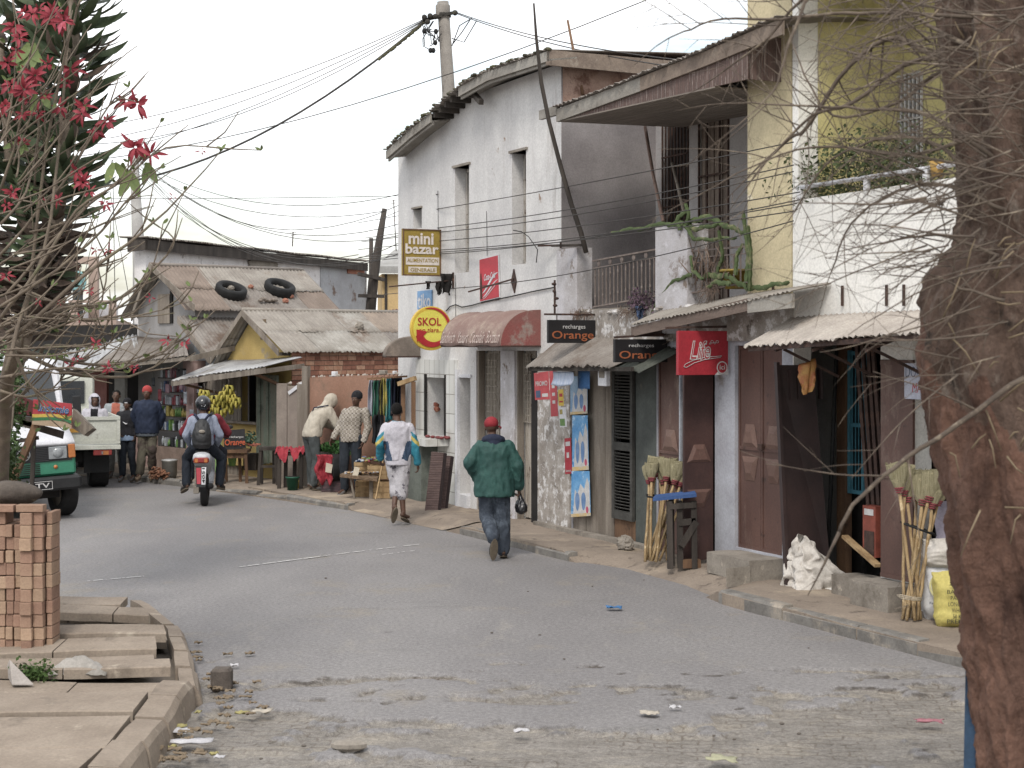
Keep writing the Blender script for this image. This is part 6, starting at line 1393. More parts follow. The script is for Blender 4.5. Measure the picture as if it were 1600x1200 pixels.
# table with greens, black cable drum with red cloth
t = thing('table','small dark table carrying green leaves between hooded man and plaid shirt man','table',(rf(520,700,27.0).x,27.0,.1))
wb(MB(),500,540,706,711,26.9,.4).build('top',wood_d,t)
for px,dy in ((503,.05),(538,.05),(505,.35),(537,.35)): p = rf(px,700,26.9+dy); MB().bar((p.x,p.y,.1),(p.x,p.y,rf(0,711,26.9).z-.003),.05).build('leg',wood_d,t)
mb = MB(); c = rf(521,702,27.05); leafclump(mb,c,(.13,.09,.045),700,.09); tag(mb.build('leafy_greens',mt('market_greens','3f6a30','2f5626',14,.8,.2,c3='6c9450',t3=(.58,.66),sc3=14)),'heap of fresh green leaves on the small dark stall table','vegetables')
o = thing('drum','big black ribbed drum lying sideways under the heap of greens','drum',(rf(528,730,26.7).x,26.7,.3)); c = rf(527,731,26.75)
mb = MB(); mb.lathe([(.15,-.13),(.23,-.12)]+[(.235-.012*(k % 2),-.11+.02*k) for k in range(11)]+[(.23,.12),(.15,.13)],c,26,'X',True,Matrix.Rotation(.35,3,'Z')); mb.build('shell',black,o)
mb = MB(); c = rf(506,729,26.6)
mb.grid(lambda u,v: (c.x+(u-.5)*.27+.03*math.sin(v*9),26.6-.05*math.sin(u*9)+.04*fbm(u*5,v*5,1),c.z+.2-.46*v*(1-.12*math.sin(u*13))),26,14,True,(0,-.006,0)); tag(mb.build('cloth',redc),'crumpled shiny red cloth draped beside the big black drum','cloth')
mb = MB(); a = rf(511,728,26.5); mb.slab([(a.x-.03,26.5,a.z-.1),(a.x+.07,26.5,a.z-.12),(a.x+.09,26.54,a.z+.02),(a.x-.02,26.54,a.z+.05)],(0,.006,0)); tag(mb.build('price_card',mt('card_paper','b5aa98','a39883')),'square cardboard price card pinned on the red cloth','card')
wb(MB(),502,542,750,768,26.7,.35).build('b',wood_d) if False else None
mb = MB(); wb(mb,502,541,751,769,26.65,.35); tag(mb.build('trunk_box',mt('striped_dark_box','3a3338','5c4246',4,.7,.1,(1,1,6),c3='8f8a8c',t3=(.62,.66),sc3=6,st3=(1,1,6)),bevel=.01),'low dark striped box under the black drum','box')
# crates and tray
def crate(name,label,x0,x1,yt,yb,D,d=.3,mat=wood_y,fill=None,tilt=0,group=None):
    a = rf(x0,yb,D); b_ = rf(x1,yt,D); z0,z1 = a.z,b_.z; o = thing(name,label,'crate',((a.x+b_.x)/2,D+d/2,z0),0,group)
    h = (z1-z0)
    for (X0,X1,Y0,Y1) in ((a.x,b_.x,D,D+.012),(a.x,b_.x,D+d-.012,D+d),(a.x,a.x+.012,D+.0125,D+d-.0125),(b_.x-.012,b_.x,D+.0125,D+d-.0125)):
        mb = MB()
        for k in range(3): mb.bx(X0,X1,Y0,Y1,z0+h*k/3+.004,z0+h*(k+1)/3-.006)
        mb.build('side',mat,o)
    MB().bx(a.x+.013,b_.x-.013,D+.013,D+d-.013,z0+.01,z0+.02).build('bottom',mat,o)
    return o,a,b_
gcols = [mt('goods_'+n,'ffffff') for n in ('green','white','red','yellow','blue','pink')]
def heap(label,name,x0,x1,y,D,d,n,cols,r_=.035,cat=None,zz=.03):
    a = rf(x0,y,D); b_ = rf(x1,y,D); mb = MB()
    for k in range(n):
        mb.mi = R.randrange(len(cols)); p = V((R.uniform(a.x,b_.x),D+R.uniform(.03,d),a.z+R.uniform(0,zz))); M = Matrix.Rotation(R.uniform(0,3),3,'Z') @ Matrix.Rotation(R.uniform(-.5,.5),3,'X')
        if k % 2: mb.ell(p,(r_*R.uniform(.6,1.3),r_,r_*.6),M,7,5)
        else: mb.bx(-r_,r_,-r_*.7,r_*.7,-r_*.3,r_*.3,Matrix.Translation(p) @ M.to_4x4())
    return tag(mb.build(name,cols),label,cat or 'goods')
crate('crate','thin slatted crate of small goods, back left of the sweets stall',553,577,722,741,26.0)
crate('crate','larger slatted crate with red rim of packets at the right of the sweets stall',574,606,727,749,25.7,.32)
crate('crate','empty slatted crate standing on the ground, left one below the tray',555,583,752,777,25.8)
crate('crate','upright slatted crate on the ground below the packet crate beside the stick',582,610,752,779,25.5)
heap('colourful sweets and packets piled on the larger slatted crate','packets',565,604,722,25.75,.28,70,gcols,.03,'packets',.07)
heap('blue and white packets in the smaller slatted crate','packets',555,575,722,26.03,.22,22,[gcols[4],gcols[1]],.03,'packets')
o = thing('tray_table','round wicker tray table covered with small dried goods below the price card','table',(rf(562,745,25.6).x,25.6,.1))
a = rf(533,744,25.6); b_ = rf(592,750,25.6); mb = MB(); mb.slab([(a.x,25.4,a.z),(b_.x,25.3,b_.z),(b_.x,25.75,b_.z+.02),(a.x+.1,25.8,a.z+.02)],(0,0,.05)); mb.build('tray',mt('wicker','7d6750','5f4c3b',30,.9,.6),o)
for px,dx in ((548,.06),(580,.0)): p = rf(px,745,25.5); MB().bar((p.x+dx,p.y,.1),(p.x,p.y,p.z-.02),.06,.03).build('leg',wood_g,o)
heap('flat layer of dried brown and white goods spread on the wicker tray','goods',538,588,741,25.42,.3,70,[gcols[1],wood_b,wood_y,dark],.025,'goods',.02)
mb = MB(); mb.slab([rf(550,744,25.38),rf(559,745,25.38),rf(562,731,25.45),rf(554,729,25.45)],(0,.006,0)); tag(mb.build('price_card',mt('card_paper','b5aa98')),'white paper price card standing on the wicker tray','card')
tag(MB().bar(rf(587,780,25.2),rf(600,712,25.5),.02).build('stick',wood_y),'thin yellow stick leaning against the crates','stick')
# garments on a rail
cl = thing('clothes_rail','rough wooden rail and posts holding the hanging second-hand clothes','rail',(rf(635,700,26.2).x,26.2,.1))
mb = MB(); mb.bar(rf(574,592,26.3),rf(636,588,26.1),.03); mb.build('rail',wood_b,cl)
mb = MB(); mb.bar(rf(623,600,25.9),rf(649,591,25.7),.07); mb.build('top_board',wood_y,cl)
for px,D in ((646,25.7),(630,26.0)): p = rf(px,596,D); MB().bar((p.x,D,.05),p,.07).build('post',wood_b,cl)
MB().bar(rf(608,762,25.6),rf(648,752,25.6),.04).build('crossbar',wood_b,cl)
def garment(label,x0,x1,yt,yb,D,mat):
    a = rf(x0,yt,D); b_ = rf(x1,yb,D); o = thing('garment',label,'clothes',((a.x+b_.x)/2,D,b_.z)); w = b_.x-a.x; sd = R.uniform(0,9); h = a.z-b_.z
    mb = MB(); mb.grid(lambda u,v: (a.x+w*(.5+(u-.5)*(.7+.45*min(1,v*4))*(1+.1*math.sin(v*5+sd))),D+.05*math.sin(u*12+sd)-.02*math.sin(v*8+u*5),a.z-h*v*(1-.03*math.cos(u*4+sd))),18,14,True,(0,.012,0)); mb.build('cloth',mat,o)
    mb = MB(); c = V(((a.x+b_.x)/2,D,a.z)); mb.tube([c+V((0,0,-.02)),c+V((.01,0,.05)),c+V((.03,0,.06))],.005,4); mb.build('hanger',iron,o)
tw = mt('cloth_white','a9abb5','9597a5',5,.95,.2); tg = mt('cloth_green','2c6450','255544',5,.95,.2); ty_ = mt('cloth_yellow','b5a955','a59a4b',5,.95,.2); tt = mt('cloth_teal','2f8c96','2a7a84',5,.95,.2,c3='c0c8cc',t3=(.62,.66),sc3=5); tn = mt('cloth_navy','22283a','1b2030',5,.95,.2); tb = mt('cloth_black','1f2024','18181b',5,.95,.2)
for lab,x0,x1,yt,yb,m_ in (('white garment hanging at the left end of the clothes rail',576,585,594,652,tw),('long green garment second from the left on the clothes rail',582,594,594,656,tg),('black garment between the green and yellow ones on the rail',591,599,594,660,tb),('yellow garment hanging in the middle of the rail',595,604,591,650,ty_),('teal garment hanging right of the yellow one',603,612,590,658,tt),('navy garment hanging right of the teal one',610,619,590,648,tn),('black garment, second from the right on the rail',617,624,590,642,tb),('black garment at the right end of the rail',622,630,590,645,tn),('dark jacket hanging low behind the plaid shirt man',582,598,648,692,tb)):
    garment(lab,x0,x1,yt,yb,26.25+R.uniform(-.08,.08),m_)
p = rf(617,770,25.4); stone(ID,p.x,25.4,.17,(.09,.07,.07),'small brown stone below the clothes rail post',conc)
# ---- kiosk goods
bam = mt('banana_yellow','a8962c','8f8a2c',8,.6,.05,c3='4b4a20',t3=(.58,.68),sc3=11)
for i,(px,py,n) in enumerate(((319,616,12),(318,632,9),(334,624,10),(332,638,9),(345,628,12),(350,618,9),(357,608,12),(362,622,14),(368,628,10),(356,637,12),(344,642,10))):
    c = rf(px,py,28.75+R.uniform(-.1,.1)); o = thing('banana_bunch','bunch of ripe yellow bananas hanging under the kiosk awning','bananas',c,R.uniform(0,3),'banana bunches hanging in the fruit kiosk')
    mb = MB()
    for k in range(n):
        a = 6.28*k/n+R.uniform(-.1,.1); r_ = .092; lift = R.uniform(-.01,.02); d = V((math.cos(a),math.sin(a),0)); z = (.035 if k % 2 else -.03)
        mb.tube([c+d*.015+V((0,0,z+.03)),c+d*r_*.75+V((0,0,z+.02+lift)),c+d*r_+V((0,0,z-.04)),c+d*r_*.8+V((0,0,z-.1))],[.01,.023,.024,.008],6)
    mb.build('fruit',bam,o); MB().tube([c+V((0,0,.0)),c+V((.01,0,.12)),c+V((0,0,.2))],.012,5).build('stalk',wood_d,o)
o = thing('kiosk_board','black phone credit board with orange lettering propped on the kiosk table','sign',(rf(368,680,28.4).x,28.4,.9))
P = [rf(350,703,28.4),rf(384,700,28.45),rf(382,670,28.5),rf(350,673,28.45)]; MB().slab(P,(0,.03,0)).build('panel',blk,o)
a = rf(351,699,28.38); textmb('Orange',ID,1,a,V((.36,.03,.01)),V((0,.01,.14)),.002,.02).build('lettering',mt('bright_orange_lettering','c0552a','b04c25'),o); a = rf(359,685,28.40); textmb('recharges',ID,1,a,V((.24,.02,.0)),V((0,0,.045)),.002,.01).build('lettering',wlt,o)
t = thing('table','rough wooden table in front of the kiosk below the black board','table',(rf(365,700,28.5).x,28.5,.1)); zt = rf(0,703,28.4).z
wb(MB(),344,386,703,708,28.35,.45).build('top',wood_b,t)
wb(MB(),346,384,708.5,716,28.4,.04).build('apron',wood_b,t)
for px,dy in ((349,.1),(384,.05),(352,.38),(374,.38)): p = rf(px,700,28.35+dy); MB().bar((p.x+.02,p.y,.1),(p.x,p.y,rf(0,708.2,28.35).z),.05).build('leg',wood_b,t)
mb = MB(); a = rf(337,683,28.2); mb.grid(lambda u,v: (a.x-.09+.19*u+.04*v*v,28.2+.02*math.sin(u*8+v*4),a.z-.66*v*(1-.06*math.sin(u*5))),10,16,True,(0,.008,0)); tag(mb.build('cloth',mt('lime_cloth','86a868','759a5c',5,.9,.2)),'long pale green cloth hanging at the left of the kiosk table','cloth')
heap('small pile of pinkish tomatoes on the kiosk counter beside the green cabbage','tomatoes',386,404,697,28.6,.15,20,[mt('tomato','a0604a','8f5242')],.03,'tomatoes',.04)
mb = MB(); c = rf(391,687,28.75); leafclump(mb,c,(.05,.04,.06),120,.08); tag(mb.build('cabbage',mt('grey_green_leaf','5d7a66','4d6a57')),'grey green cabbage behind the tomatoes on the kiosk counter','cabbage')
o = thing('stool','dark wooden stool standing beside the green kiosk shutter','stool',(rf(420,720,28.2).x,28.2,.1)); wb(MB(),404,434,699,704,28.0,.35).build('seat',wood_d,o)
for px,dx,dy in ((407,-.04,.04),(430,.04,.04),(409,0,.3),(428,0,.3)): p = rf(px,704,28.0+dy); MB().bar((p.x+dx,p.y,.1),(p.x,p.y,p.z),.05).build('leg',wood_d,o)
wb(MB(),406,433,727,731,28.03,.03).build('stretcher',wood_d,o)
o = thing('cooking_pot','dented aluminium pot with pale lid beside the pile of roots','pot',(rf(265,740,29.6).x,29.6,.1)); c = rf(265,744,29.6)
MB().lathe([(.11,.1),(.135,.16),(.14,.4),(.15,.42)],(c.x,29.6,0),20).build('body',mt('dull_aluminium','77756f','63615c',5,.5,.1,metal=.5),o); MB().lathe([(.15,.421),(.15,.44),(.1,.45)],(c.x,29.6,0),20).build('lid',tin_w,o)
mb = MB()
for k in range(60):
    p = rf(R.uniform(236,260),742,29.5+R.uniform(-.2,.2)); p.z = .1+R.uniform(0,.28)*(1-abs(k-30)/34.); q = p+V((R.uniform(-.14,.14),R.uniform(-.06,.06),R.uniform(-.05,.08))); mb.tube([p,p.lerp(q,.5)+V((0,0,.02)),q],[.018,.022,.008],6)
tag(mb.build('cassava_roots',mt('root_brown','8a5f45','6f4a36',9,.95,.4)),'pile of brown roots on the pavement beside the aluminium pot','roots')
wb(mb := MB(),380,400,709,735,28.9,.3); tag(mb.build('crate',wood_d),'dark wooden box stored under the kiosk counter','crate')
c = rf(362,725,28.55); tag(MB().lathe([(.06,.5),(.09,.72),(.095,.73)],(c.x,28.6,-.1),12).build('pail',gcols[0]),'small green pail tucked under the kiosk table','bucket')
# litter, bits on road
lit = [mt('litter_white','b9b7b8','a5a3a6',9,.8,.2),mt('litter_yellow','9c9358','857c4a',9,.8,.2),mt('dry_leaf','81705a','665844',12,.9,.3),mt('litter_blue','3a6fa0','2f5f8c',9,.7,.1),mt('litter_pink','a86d75','955d66',9,.7,.1)]
def scrap(px,py,w,h,m_,label,z=0,group=None):
    c = G(px,py,z+.01); sd = R.uniform(0,40); mb = MB(); ang = R.uniform(-.4,.4); cc,ss = math.cos(ang),math.sin(ang)
    def fn(u,v):
        x = (u-.5)*w*(1+.3*noise.noise(V((v*3,sd,0)))); y = (v-.5)*h*(1+.4*noise.noise(V((u*3,0,sd)))); return (c.x+x*cc-y*ss,c.y+x*ss+y*cc,c.z+.012+.02*noise.noise(V((u*3+sd,v*3,0)))+.012)
    mb.grid(fn,8,6,True,(0,0,.003)); return tag(mb.build('litter',m_),label,'litter',group)
scrap(300,1163,.26,.12,lit[0],'flattened white plastic bottle by the near kerb'); scrap(282,1146,.12,.14,lit[0],'torn white wrapper in the gutter above the flattened bottle'); scrap(277,1139,.12,.1,lit[1],'yellow wrapper scrap in the gutter by the near kerb')
scrap(207,1180,.1,.16,lit[0],'folded white paper scrap leaning at the near kerb foot'); scrap(240,1172,.14,.1,lit[2],'curled orange brown leaf at the near kerb foot'); scrap(410,1115,.12,.1,mt('pale_paper','a89f90'),'small pale paper scrap on the dusty road at the left')
scrap(960,952,.14,.1,lit[3],'small crushed blue plastic scrap lying on the open road'); scrap(1452,1131,.18,.07,lit[4],'pink plastic strip lying on the dusty road right of centre'); scrap(815,1146,.1,.06,lit[0],'white scrap on the cracked road near the bottom centre')
scrap(1130,1190,.18,.12,mt('pale_leaf','9c9a7c'),'pale flattened paper at the bottom edge of the road'); scrap(1015,1118,.12,.1,mt('pale_paper','a89f90'),'crumpled straw coloured paper on the dusty road centre right'); scrap(1055,1109,.08,.04,lit[0],'tiny white paper strip on the dusty road centre right')
for k in range(64):
    t_ = R.random(); y = 8.9+R.random()*4.8; x = kx(y)+R.uniform(.03,.4)*(1.3 if y > 11 else 1)
    p = V((x,y,0)); px = 800+p.x/p.y*FPX; py = HY+(HC)/p.y*FPX; scrap(px,py,R.uniform(.03,.1),R.uniform(.02,.06),lit[R.choice((2,2,2,0,1))] if k % 6 == 0 else lit[2],'small dry scrap among the gutter litter at the near kerb',group='dry scraps along the near kerb')
peb = mt('pebble','6b635b','554e48',9,.9,.3)
for k in range(24):
    y = 8.8+R.random()**1.5*9; x = R.uniform(-2.2,3.8) if y > 12 else R.uniform(-1.6,3.0)
    r_ = R.uniform(.005,.014); mb = MB(); mb.ell((x,y,.004+r_*.3),(r_*1.4,r_,r_*.7),nu=6,nv=4,smooth=False); tag(mb.build('pebble',peb),'small dark pebble lying on the road surface','pebble','pebbles scattered on the road')
p = G(345,1080); o = tag(MB().bx(p.x-.08,p.x+.07,p.y,p.y+.14,-.01,.16).build('stone_block',mt('dark_block','5f564e','4c443e',8,.95,.5),bevel=.02,loc=(p.x,p.y,0)),'dark upright stone block in the road beside the broken kerb','stone')
p = G(545,1170); mb = MB(); mb.ell((p.x,p.y,.02),(.12,.05,.04),nu=8,nv=5,smooth=False); tag(mb.build('stone',conc),'flat grey brown stone in the cracked foreground road','stone')
mb = MB(); p = G(100,1063,.15)
mb.grid(lambda u,v: (p.x-.12+.42*u,p.y+.05*math.sin(u*4)+.16*v,.19+.11*math.sin(v*2.6)*math.sin(u*2.9+.2)+.02*fbm(u*6,v*6,1)),16,8,True,(0,0,.006)); tag(mb.build('plastic_sheet',mt('grey_plastic','9b958d','7c776f',4,.5,.3)),'crumpled grey plastic bag on the left pavement by the brick stack','bag')
mb = MB(); mb.slab([G(8,1052,.15)+V((0,0,.01)),G(52,1073,.15)+V((0,0,.01)),G(30,1075,.15)+V((-.05,0,.02)),G(8,1075,.15)+V((0,.1,.17))],(0,0,.01)); tag(mb.build('broken_board',mt('pale_board','a8a099','958d86')),'pale broken board leaning at the foot of the brick stack','board')
# ---- stack of loose bricks
bm_ = [mt('loose_brick_a','a1826c','94745f',7,.95,.4,c3='b3977e',t3=(.54,.66),sc3=5,rnd=.14),mt('loose_brick_b','997864','8a6a58',7,.95,.4,c3='ab8d76',t3=(.54,.66),sc3=5,rnd=.14),mt('loose_brick_c','a98d73','9b7f68',7,.95,.4,c3='8a6b57',t3=(.56,.66),sc3=5,rnd=.14)]
protos = []
def brick(x,y,z,dx,dy,dz):
    key = (round(dx,2),round(dy,2),round(dz,2)); mm = R.choice(bm_)
    mb = MB(); j = lambda: R.uniform(-.005,.005); mb.bx(x-dx/2+j(),x+dx/2+j(),y+j(),y+dy,z+.001,z+dz-.003+j()*.5); o = mb.build('brick',mm,loc=(x,y,z),bevel=.0035); o.rotation_euler = (0,0,R.uniform(-.03,.03))
    return tag(o,'rough handmade brick in the dry stack at the left pavement','brick','bricks stacked beside the left pavement')
DB = 12.45; zb = .05; cw = .066; ch = .1
xr_ = rf(71,800,DB).x
for j in range(12):
    z = zb+j*ch; x = xr_-.2-.0-cw/2
    while x > rf(-60,800,DB).x:
        w_ = cw*R.uniform(.85,1.1); 
        if j < 11 or x < xr_-.36 : brick(x,DB+.07+R.uniform(-.012,.012),z+R.uniform(-.003,.003),w_-.004,.22,ch)
        x -= w_+.001
    brick(xr_-.155,DB-.0+R.uniform(-.015,.015),z,.085,.2,ch); brick(xr_-.072,DB+.05+R.uniform(-.015,.015),z,.075,.2,ch)
    brick(xr_+.0-.0,DB+.1+R.uniform(-.006,.006),z,.045,.22,ch)
for k in range(2): brick(xr_-.36+k*.23,DB+.02,zb+12*ch,.21,.1,.06)
mb = MB(); mb.bx(rf(-62,800,DB).x,xr_-.03,DB+.31,DB+.5,0,zb+11*ch); tag(mb.build('rear_brick_row',bm_[1]),'rear face of the dry brick stack behind the loose bricks','brick stack')
p = rf(20,790,12.7); mb = MB(); mb.ell((p.x-.05,12.75,p.z+.1),(.26,.15,.1),nu=20,nv=12); o = mb.build('boulder',mt('lichen_stone','5f564e','4c453f',7,.95,.6,c3='86806a',t3=(.56,.68),sc3=5),disp=(5,.03),sub=1); tag(o,'rounded dark lichen covered block sitting on top of the brick stack','stone')
# ================================================================ PEOPLE
def capsule(mb,a,b,ra,rb,n=12):
    a = V(a); b = V(b); d = b-a; l = d.length; d.normalize(); pts = []; rs = []
    for k in range(4): t = math.pi/2*k/4; pts.append(a-d*ra*math.cos(t)); rs.append(max(.001,ra*math.sin(t)))
    for k in range(1,4): pts.append(a.lerp(b,k/4) if k else a); rs.append(ra+(rb-ra)*k/4)
    pts.insert(4,a); rs.insert(4,ra); pts.append(b); rs.append(rb)
    for k in range(3,-1,-1): t = math.pi/2*k/4; pts.append(b+d*rb*math.cos(t)); rs.append(max(.001,rb*math.sin(t)))
    mb.tube(pts,rs,n)
def limb(mb,P,rs):
    for (a,b),(ra,rb) in zip(zip(P,P[1:]),zip(rs,rs[1:])): capsule(mb,a,b,ra,rb)
def loft(mb,secs,xdir=V((1,0,0)),n=20):
    vs = []; m_ = len(secs)
    for i,(c,rx_,ry_) in enumerate(secs):
        c = V(c); d = (V(secs[min(i+1,m_-1)][0])-V(secs[max(i-1,0)][0])).normalized(); y = d.cross(xdir).normalized()*-1; x = y.cross(d)*-1
        x = xdir
        for k in range(n):
            a = 2*math.pi*k/n; ca,sa = math.cos(a),math.sin(a); ca = math.copysign(abs(ca)**.85,ca); sa = math.copysign(abs(sa)**.85,sa); vs.append(c+x*ca*rx_-y*sa*ry_)
    mb.add(vs,[(i*n+k,i*n+(k+1) % n,(i+1)*n+(k+1) % n,(i+1)*n+k) for i in range(m_-1) for k in range(n)]+[tuple(range(n))[::-1],tuple((m_-1)*n+k for k in range(n))],True)
def fuse(mb,vox,smooth=3,wr=0,wf=6,seed=0,matfn=None,fold=None):
    me = bpy.data.meshes.new('f'); me.from_pydata([tuple(v) for v in mb.v],[],mb.f); o = bpy.data.objects.new('f',me); C.objects.link(o)
    m = o.modifiers.new('r','REMESH'); m.mode = 'VOXEL'; m.voxel_size = vox
    if smooth: q = o.modifiers.new('s','SMOOTH'); q.iterations = smooth; q.factor = .5
    dg = bpy.context.evaluated_depsgraph_get(); me2 = bpy.data.meshes.new_from_object(o.evaluated_get(dg))
    r = MB(); nr = [v.normal.copy() for v in me2.vertices]; r.v = [v.co.copy() for v in me2.vertices]
    base = [v.copy() for v in r.v]
    if wr:
        for i,v in enumerate(base):
            k = noise.noise(V((v.x*wf*1.5+seed+v.z*2,v.y*wf*1.5,v.z*wf*.55)))+.5*noise.noise(V((v.x*wf*2.6-v.z*4,v.y*wf*2.6+seed,v.z*wf*1.5)))
            k = -abs(k)*1.6+.5 if True else k
            r.v[i] = v+nr[i]*(k*wr)
    for p in me2.polygons:
        r.f.append(list(p.vertices)); r.sm.append(True); c = p.center
        r.m.append(matfn(V(c)) if matfn else 0)
    bpy.data.objects.remove(o); bpy.data.meshes.remove(me); bpy.data.meshes.remove(me2)
    return r
skin = mt('dark_skin','5b3f30','4d3528',9,.55,.1,fine=.05,spec=.4); hairm = mt('black_hair','171412','100e0d',40,.95,.8); eyed = mt('dark_eye','0c0a09','0c0a09',4,.3,0,fine=0); eyew = mt('eye_white','7d7068','7d7068',4,.4,0,fine=0); lipm = mt('lip','5f3830','57332c',4,.5,0,fine=0)
SK = dict(head=(0,.025,1.575),neck=(0,-.01,1.45),chest=(0,0,1.27),waist=(0,0,1.08),hip=(0,0,.95),shR=(.17,-.01,1.365),elR=(.235,-.03,1.12),wrR=(.25,.05,.87),shL=(-.17,-.01,1.365),elL=(-.235,-.03,1.12),wrL=(-.25,.05,.87),
          hpR=(.09,0,.92),knR=(.1,.02,.5),anR=(.105,-.02,.09),toR=(.12,.15,.03),hpL=(-.09,0,.92),knL=(-.1,.02,.5),anL=(-.105,-.02,.09),toL=(-.12,.15,.03))
def hand(mb,wr_,el,side,curl=.5,nrm=None):
    wr_ = V(wr_); d = (wr_-V(el)).normalized(); nrm = V(nrm) if nrm else V((-side,.15,0)); nrm = (nrm-d*nrm.dot(d)).normalized(); s = d.cross(nrm).normalized()
    M = Matrix((s,nrm,d)).transposed(); mb.ell(wr_+d*.055,(.041,.019,.055),M,12,8)
    fwd = s if s.y > 0 else -s           # thumb side: forward
    for k,ln in enumerate((.070,.078,.073,.058)):
        b = wr_+d*.095+fwd*(.030-.02*k); t1 = b+(d*math.cos(curl*.8)+nrm*math.sin(curl*.8))*ln*.5; t2 = t1+(d*math.cos(curl*2)+nrm*math.sin(curl*2))*ln*.5; limb(mb,[b,t1,t2],[.0095,.009,.0075])
    b = wr_+d*.03+fwd*.032; limb(mb,[b,b+d*.03+fwd*.022+nrm*.008,b+d*.062+fwd*.024+nrm*.02],[.012,.010,.0085])
def person(label,px,py,D,yaw,h=1.70,J={},outfit={},seed=1,curl=.5,z0=None,lod=1.0):
    sc_ = h/1.70; loc = W(px,py,D)
    if z0 is not None: loc.z = z0
    o = thing('person',label,'person',loc,rad(yaw)); Mw = WM[o.name] @ Matrix.Scale(sc_,4)
    S = {k: V(v) for k,v in SK.items()}; S.update({k: V(v) for k,v in J.items()}); f = outfit.get
    sh = (S['shR']-S['shL']).normalized(); vox = .0095*lod
    hd = S['head']; look = V(J.get('look',(0,1,0))).normalized(); up = (hd-S['neck']).normalized().lerp(V((0,0,1)),.6).normalized(); sx_ = look.cross(up).normalized(); up = sx_.cross(look); Mh = Matrix((sx_,look,up)).transposed()
    hl = lambda x,y,z: hd+Mh @ V((x,y,z))
    mb = MB()
    mb.ell(hl(0,-.012,.025),(.076,.094,.092),Mh,16,12); mb.ell(hl(0,.02,-.03),(.06,.068,.075),Mh,14,10); mb.ell(hl(0,.05,-.075),(.034,.03,.026),Mh)
    mb.ell(hl(0,.092,-.012),(.013,.018,.02),Mh,8,6); mb.ell(hl(0,.098,-.026),(.018,.012,.010),Mh,8,6); mb.ell(hl(0,.08,-.056),(.025,.012,.011),Mh,8,6); mb.ell(hl(0,.073,.022),(.05,.016,.012),Mh,8,6)
    for s in (1,-1): mb.ell(hl(.077*s,-.005,-.008),(.011,.02,.032),Mh,8,6)
    nk = S['neck']; capsule(mb,nk-V((0,0,.05)),hl(0,-.01,-.05),.056,.05)
    loft(mb,[(S['hip']-V((0,0,.05)),.14,.1),(S['hip'],.15,.105),(S['waist'],.125,.09),(S['chest'],.15,.105),(nk-(nk-S['chest'])*.35,.145,.085),(nk,.06,.055)],sh)
    for q in 'RL':
        limb(mb,[S['sh'+q],S['el'+q],S['wr'+q]],[.052,.038,.025]); s = 1 if q == 'R' else -1
        if f('hands',True): hand(mb,S['wr'+q],S['el'+q],s,curl)
        limb(mb,[S['hp'+q],S['kn'+q],S['an'+q]],[.078,.052,.036]); a,t = S['an'+q],S['to'+q]; fw = (t-a)
        dn = V((0,0,-1)); dn = (dn-fw.normalized()*dn.dot(fw.normalized())).normalized(); heel = a-fw.normalized()*.03+dn*.03
        limb(mb,[heel,a+fw*.55+dn*.015,t],[.034,.03,.024])
    def mf(c):
        v = Mh.transposed() @ (c-hd)
        if v.y > .05:
            for s in (1,-1):
                d = math.hypot(v.x-.03*s,(v.z-.004)*1.5)
                if d < .0075: return 1
                if d < .012: return 2
            if abs(v.x) < .026 and abs(v.z+.058) < .009: return 3
        return 0
    b = fuse(mb,vox,2,matfn=mf); b.build('body',[skin,eyed,eyew,lipm],o,Mw)
    # head covering
    if f('hair'):
        mb = MB(); mb.ell(hl(0,-.024,.036),(.084,.097,.094),Mh,16,12); r = fuse(mb,.012,1)
        keep = [i for i,fc in enumerate(r.f) if (lambda v: v.z > -.045-(.0 if v.y < 0 else 0) and (v.y < .045 or v.z > .085-v.y*.2))(Mh.transposed() @ (sum((r.v[k] for k in fc),V((0,0,0)))/len(fc)-hd))]
        r.f = [r.f[i] for i in keep]; r.sm = [True]*len(keep); r.m = [0]*len(keep); r.build('hair',hairm,o,Mw)
    if f('beanie'):
        mb = MB(); mb.ell(hl(0,-.02,.055),(.09,.103,.088),Mh,18,12); mb.lathe([(.08,-.02),(.098,-.02),(.099,.02),(.08,.02)],hl(0,-.018,.035),20,M=Mh @ Matrix.Scale(.94,3,V((1,0,0)))); r = fuse(mb,.011,2,.003,20); 
        keep = [i for i,fc in enumerate(r.f) if (Mh.transposed() @ (r.v[fc[0]]-hd)).z > .008]; r.f = [r.f[i] for i in keep]; r.sm = [True]*len(keep); r.m = [0]*len(keep); bn = r.build('beanie',f('beanie'),o,Mw)
        if f('beanie_mark'): mb = MB(); mb.grid(lambda u,v: hl(-.03+.06*u,.09-.012*abs(u-.5),.03+.018*v),4,2); mb.build('mark',f('beanie_mark'),bn,Mw)
    if f('cap'):
        mb = MB(); mb.ell(hl(0,-.012,.045),(.088,.104,.082),Mh,20,14); r = fuse(mb,.01,1,.002,12)
        keep = [i for i,fc in enumerate(r.f) if (Mh.transposed() @ (r.v[fc[0]]-hd)).z > .012]; r.f = [r.f[i] for i in keep]; r.sm = [True]*len(keep); r.m = [0]*len(keep)
        cp = r.build('cap',f('cap'),o,Mw); br_ = V(f('brim',(0,1,0))).normalized(); bs = br_.cross(V((0,0,1))).normalized()
        mb = MB(); mb.grid(lambda u,v: hd+V((0,0,.03))+bs*(u-.5)*.14*(1-.35*v)+br_*(.07+.085*v*(1-(2*u-1)**2*.45))+V((0,0,-.02*v-.03*(2*u-1)**2)),10,5,True,(0,0,.006)); mb.build('brim',f('cap'),cp,Mw)
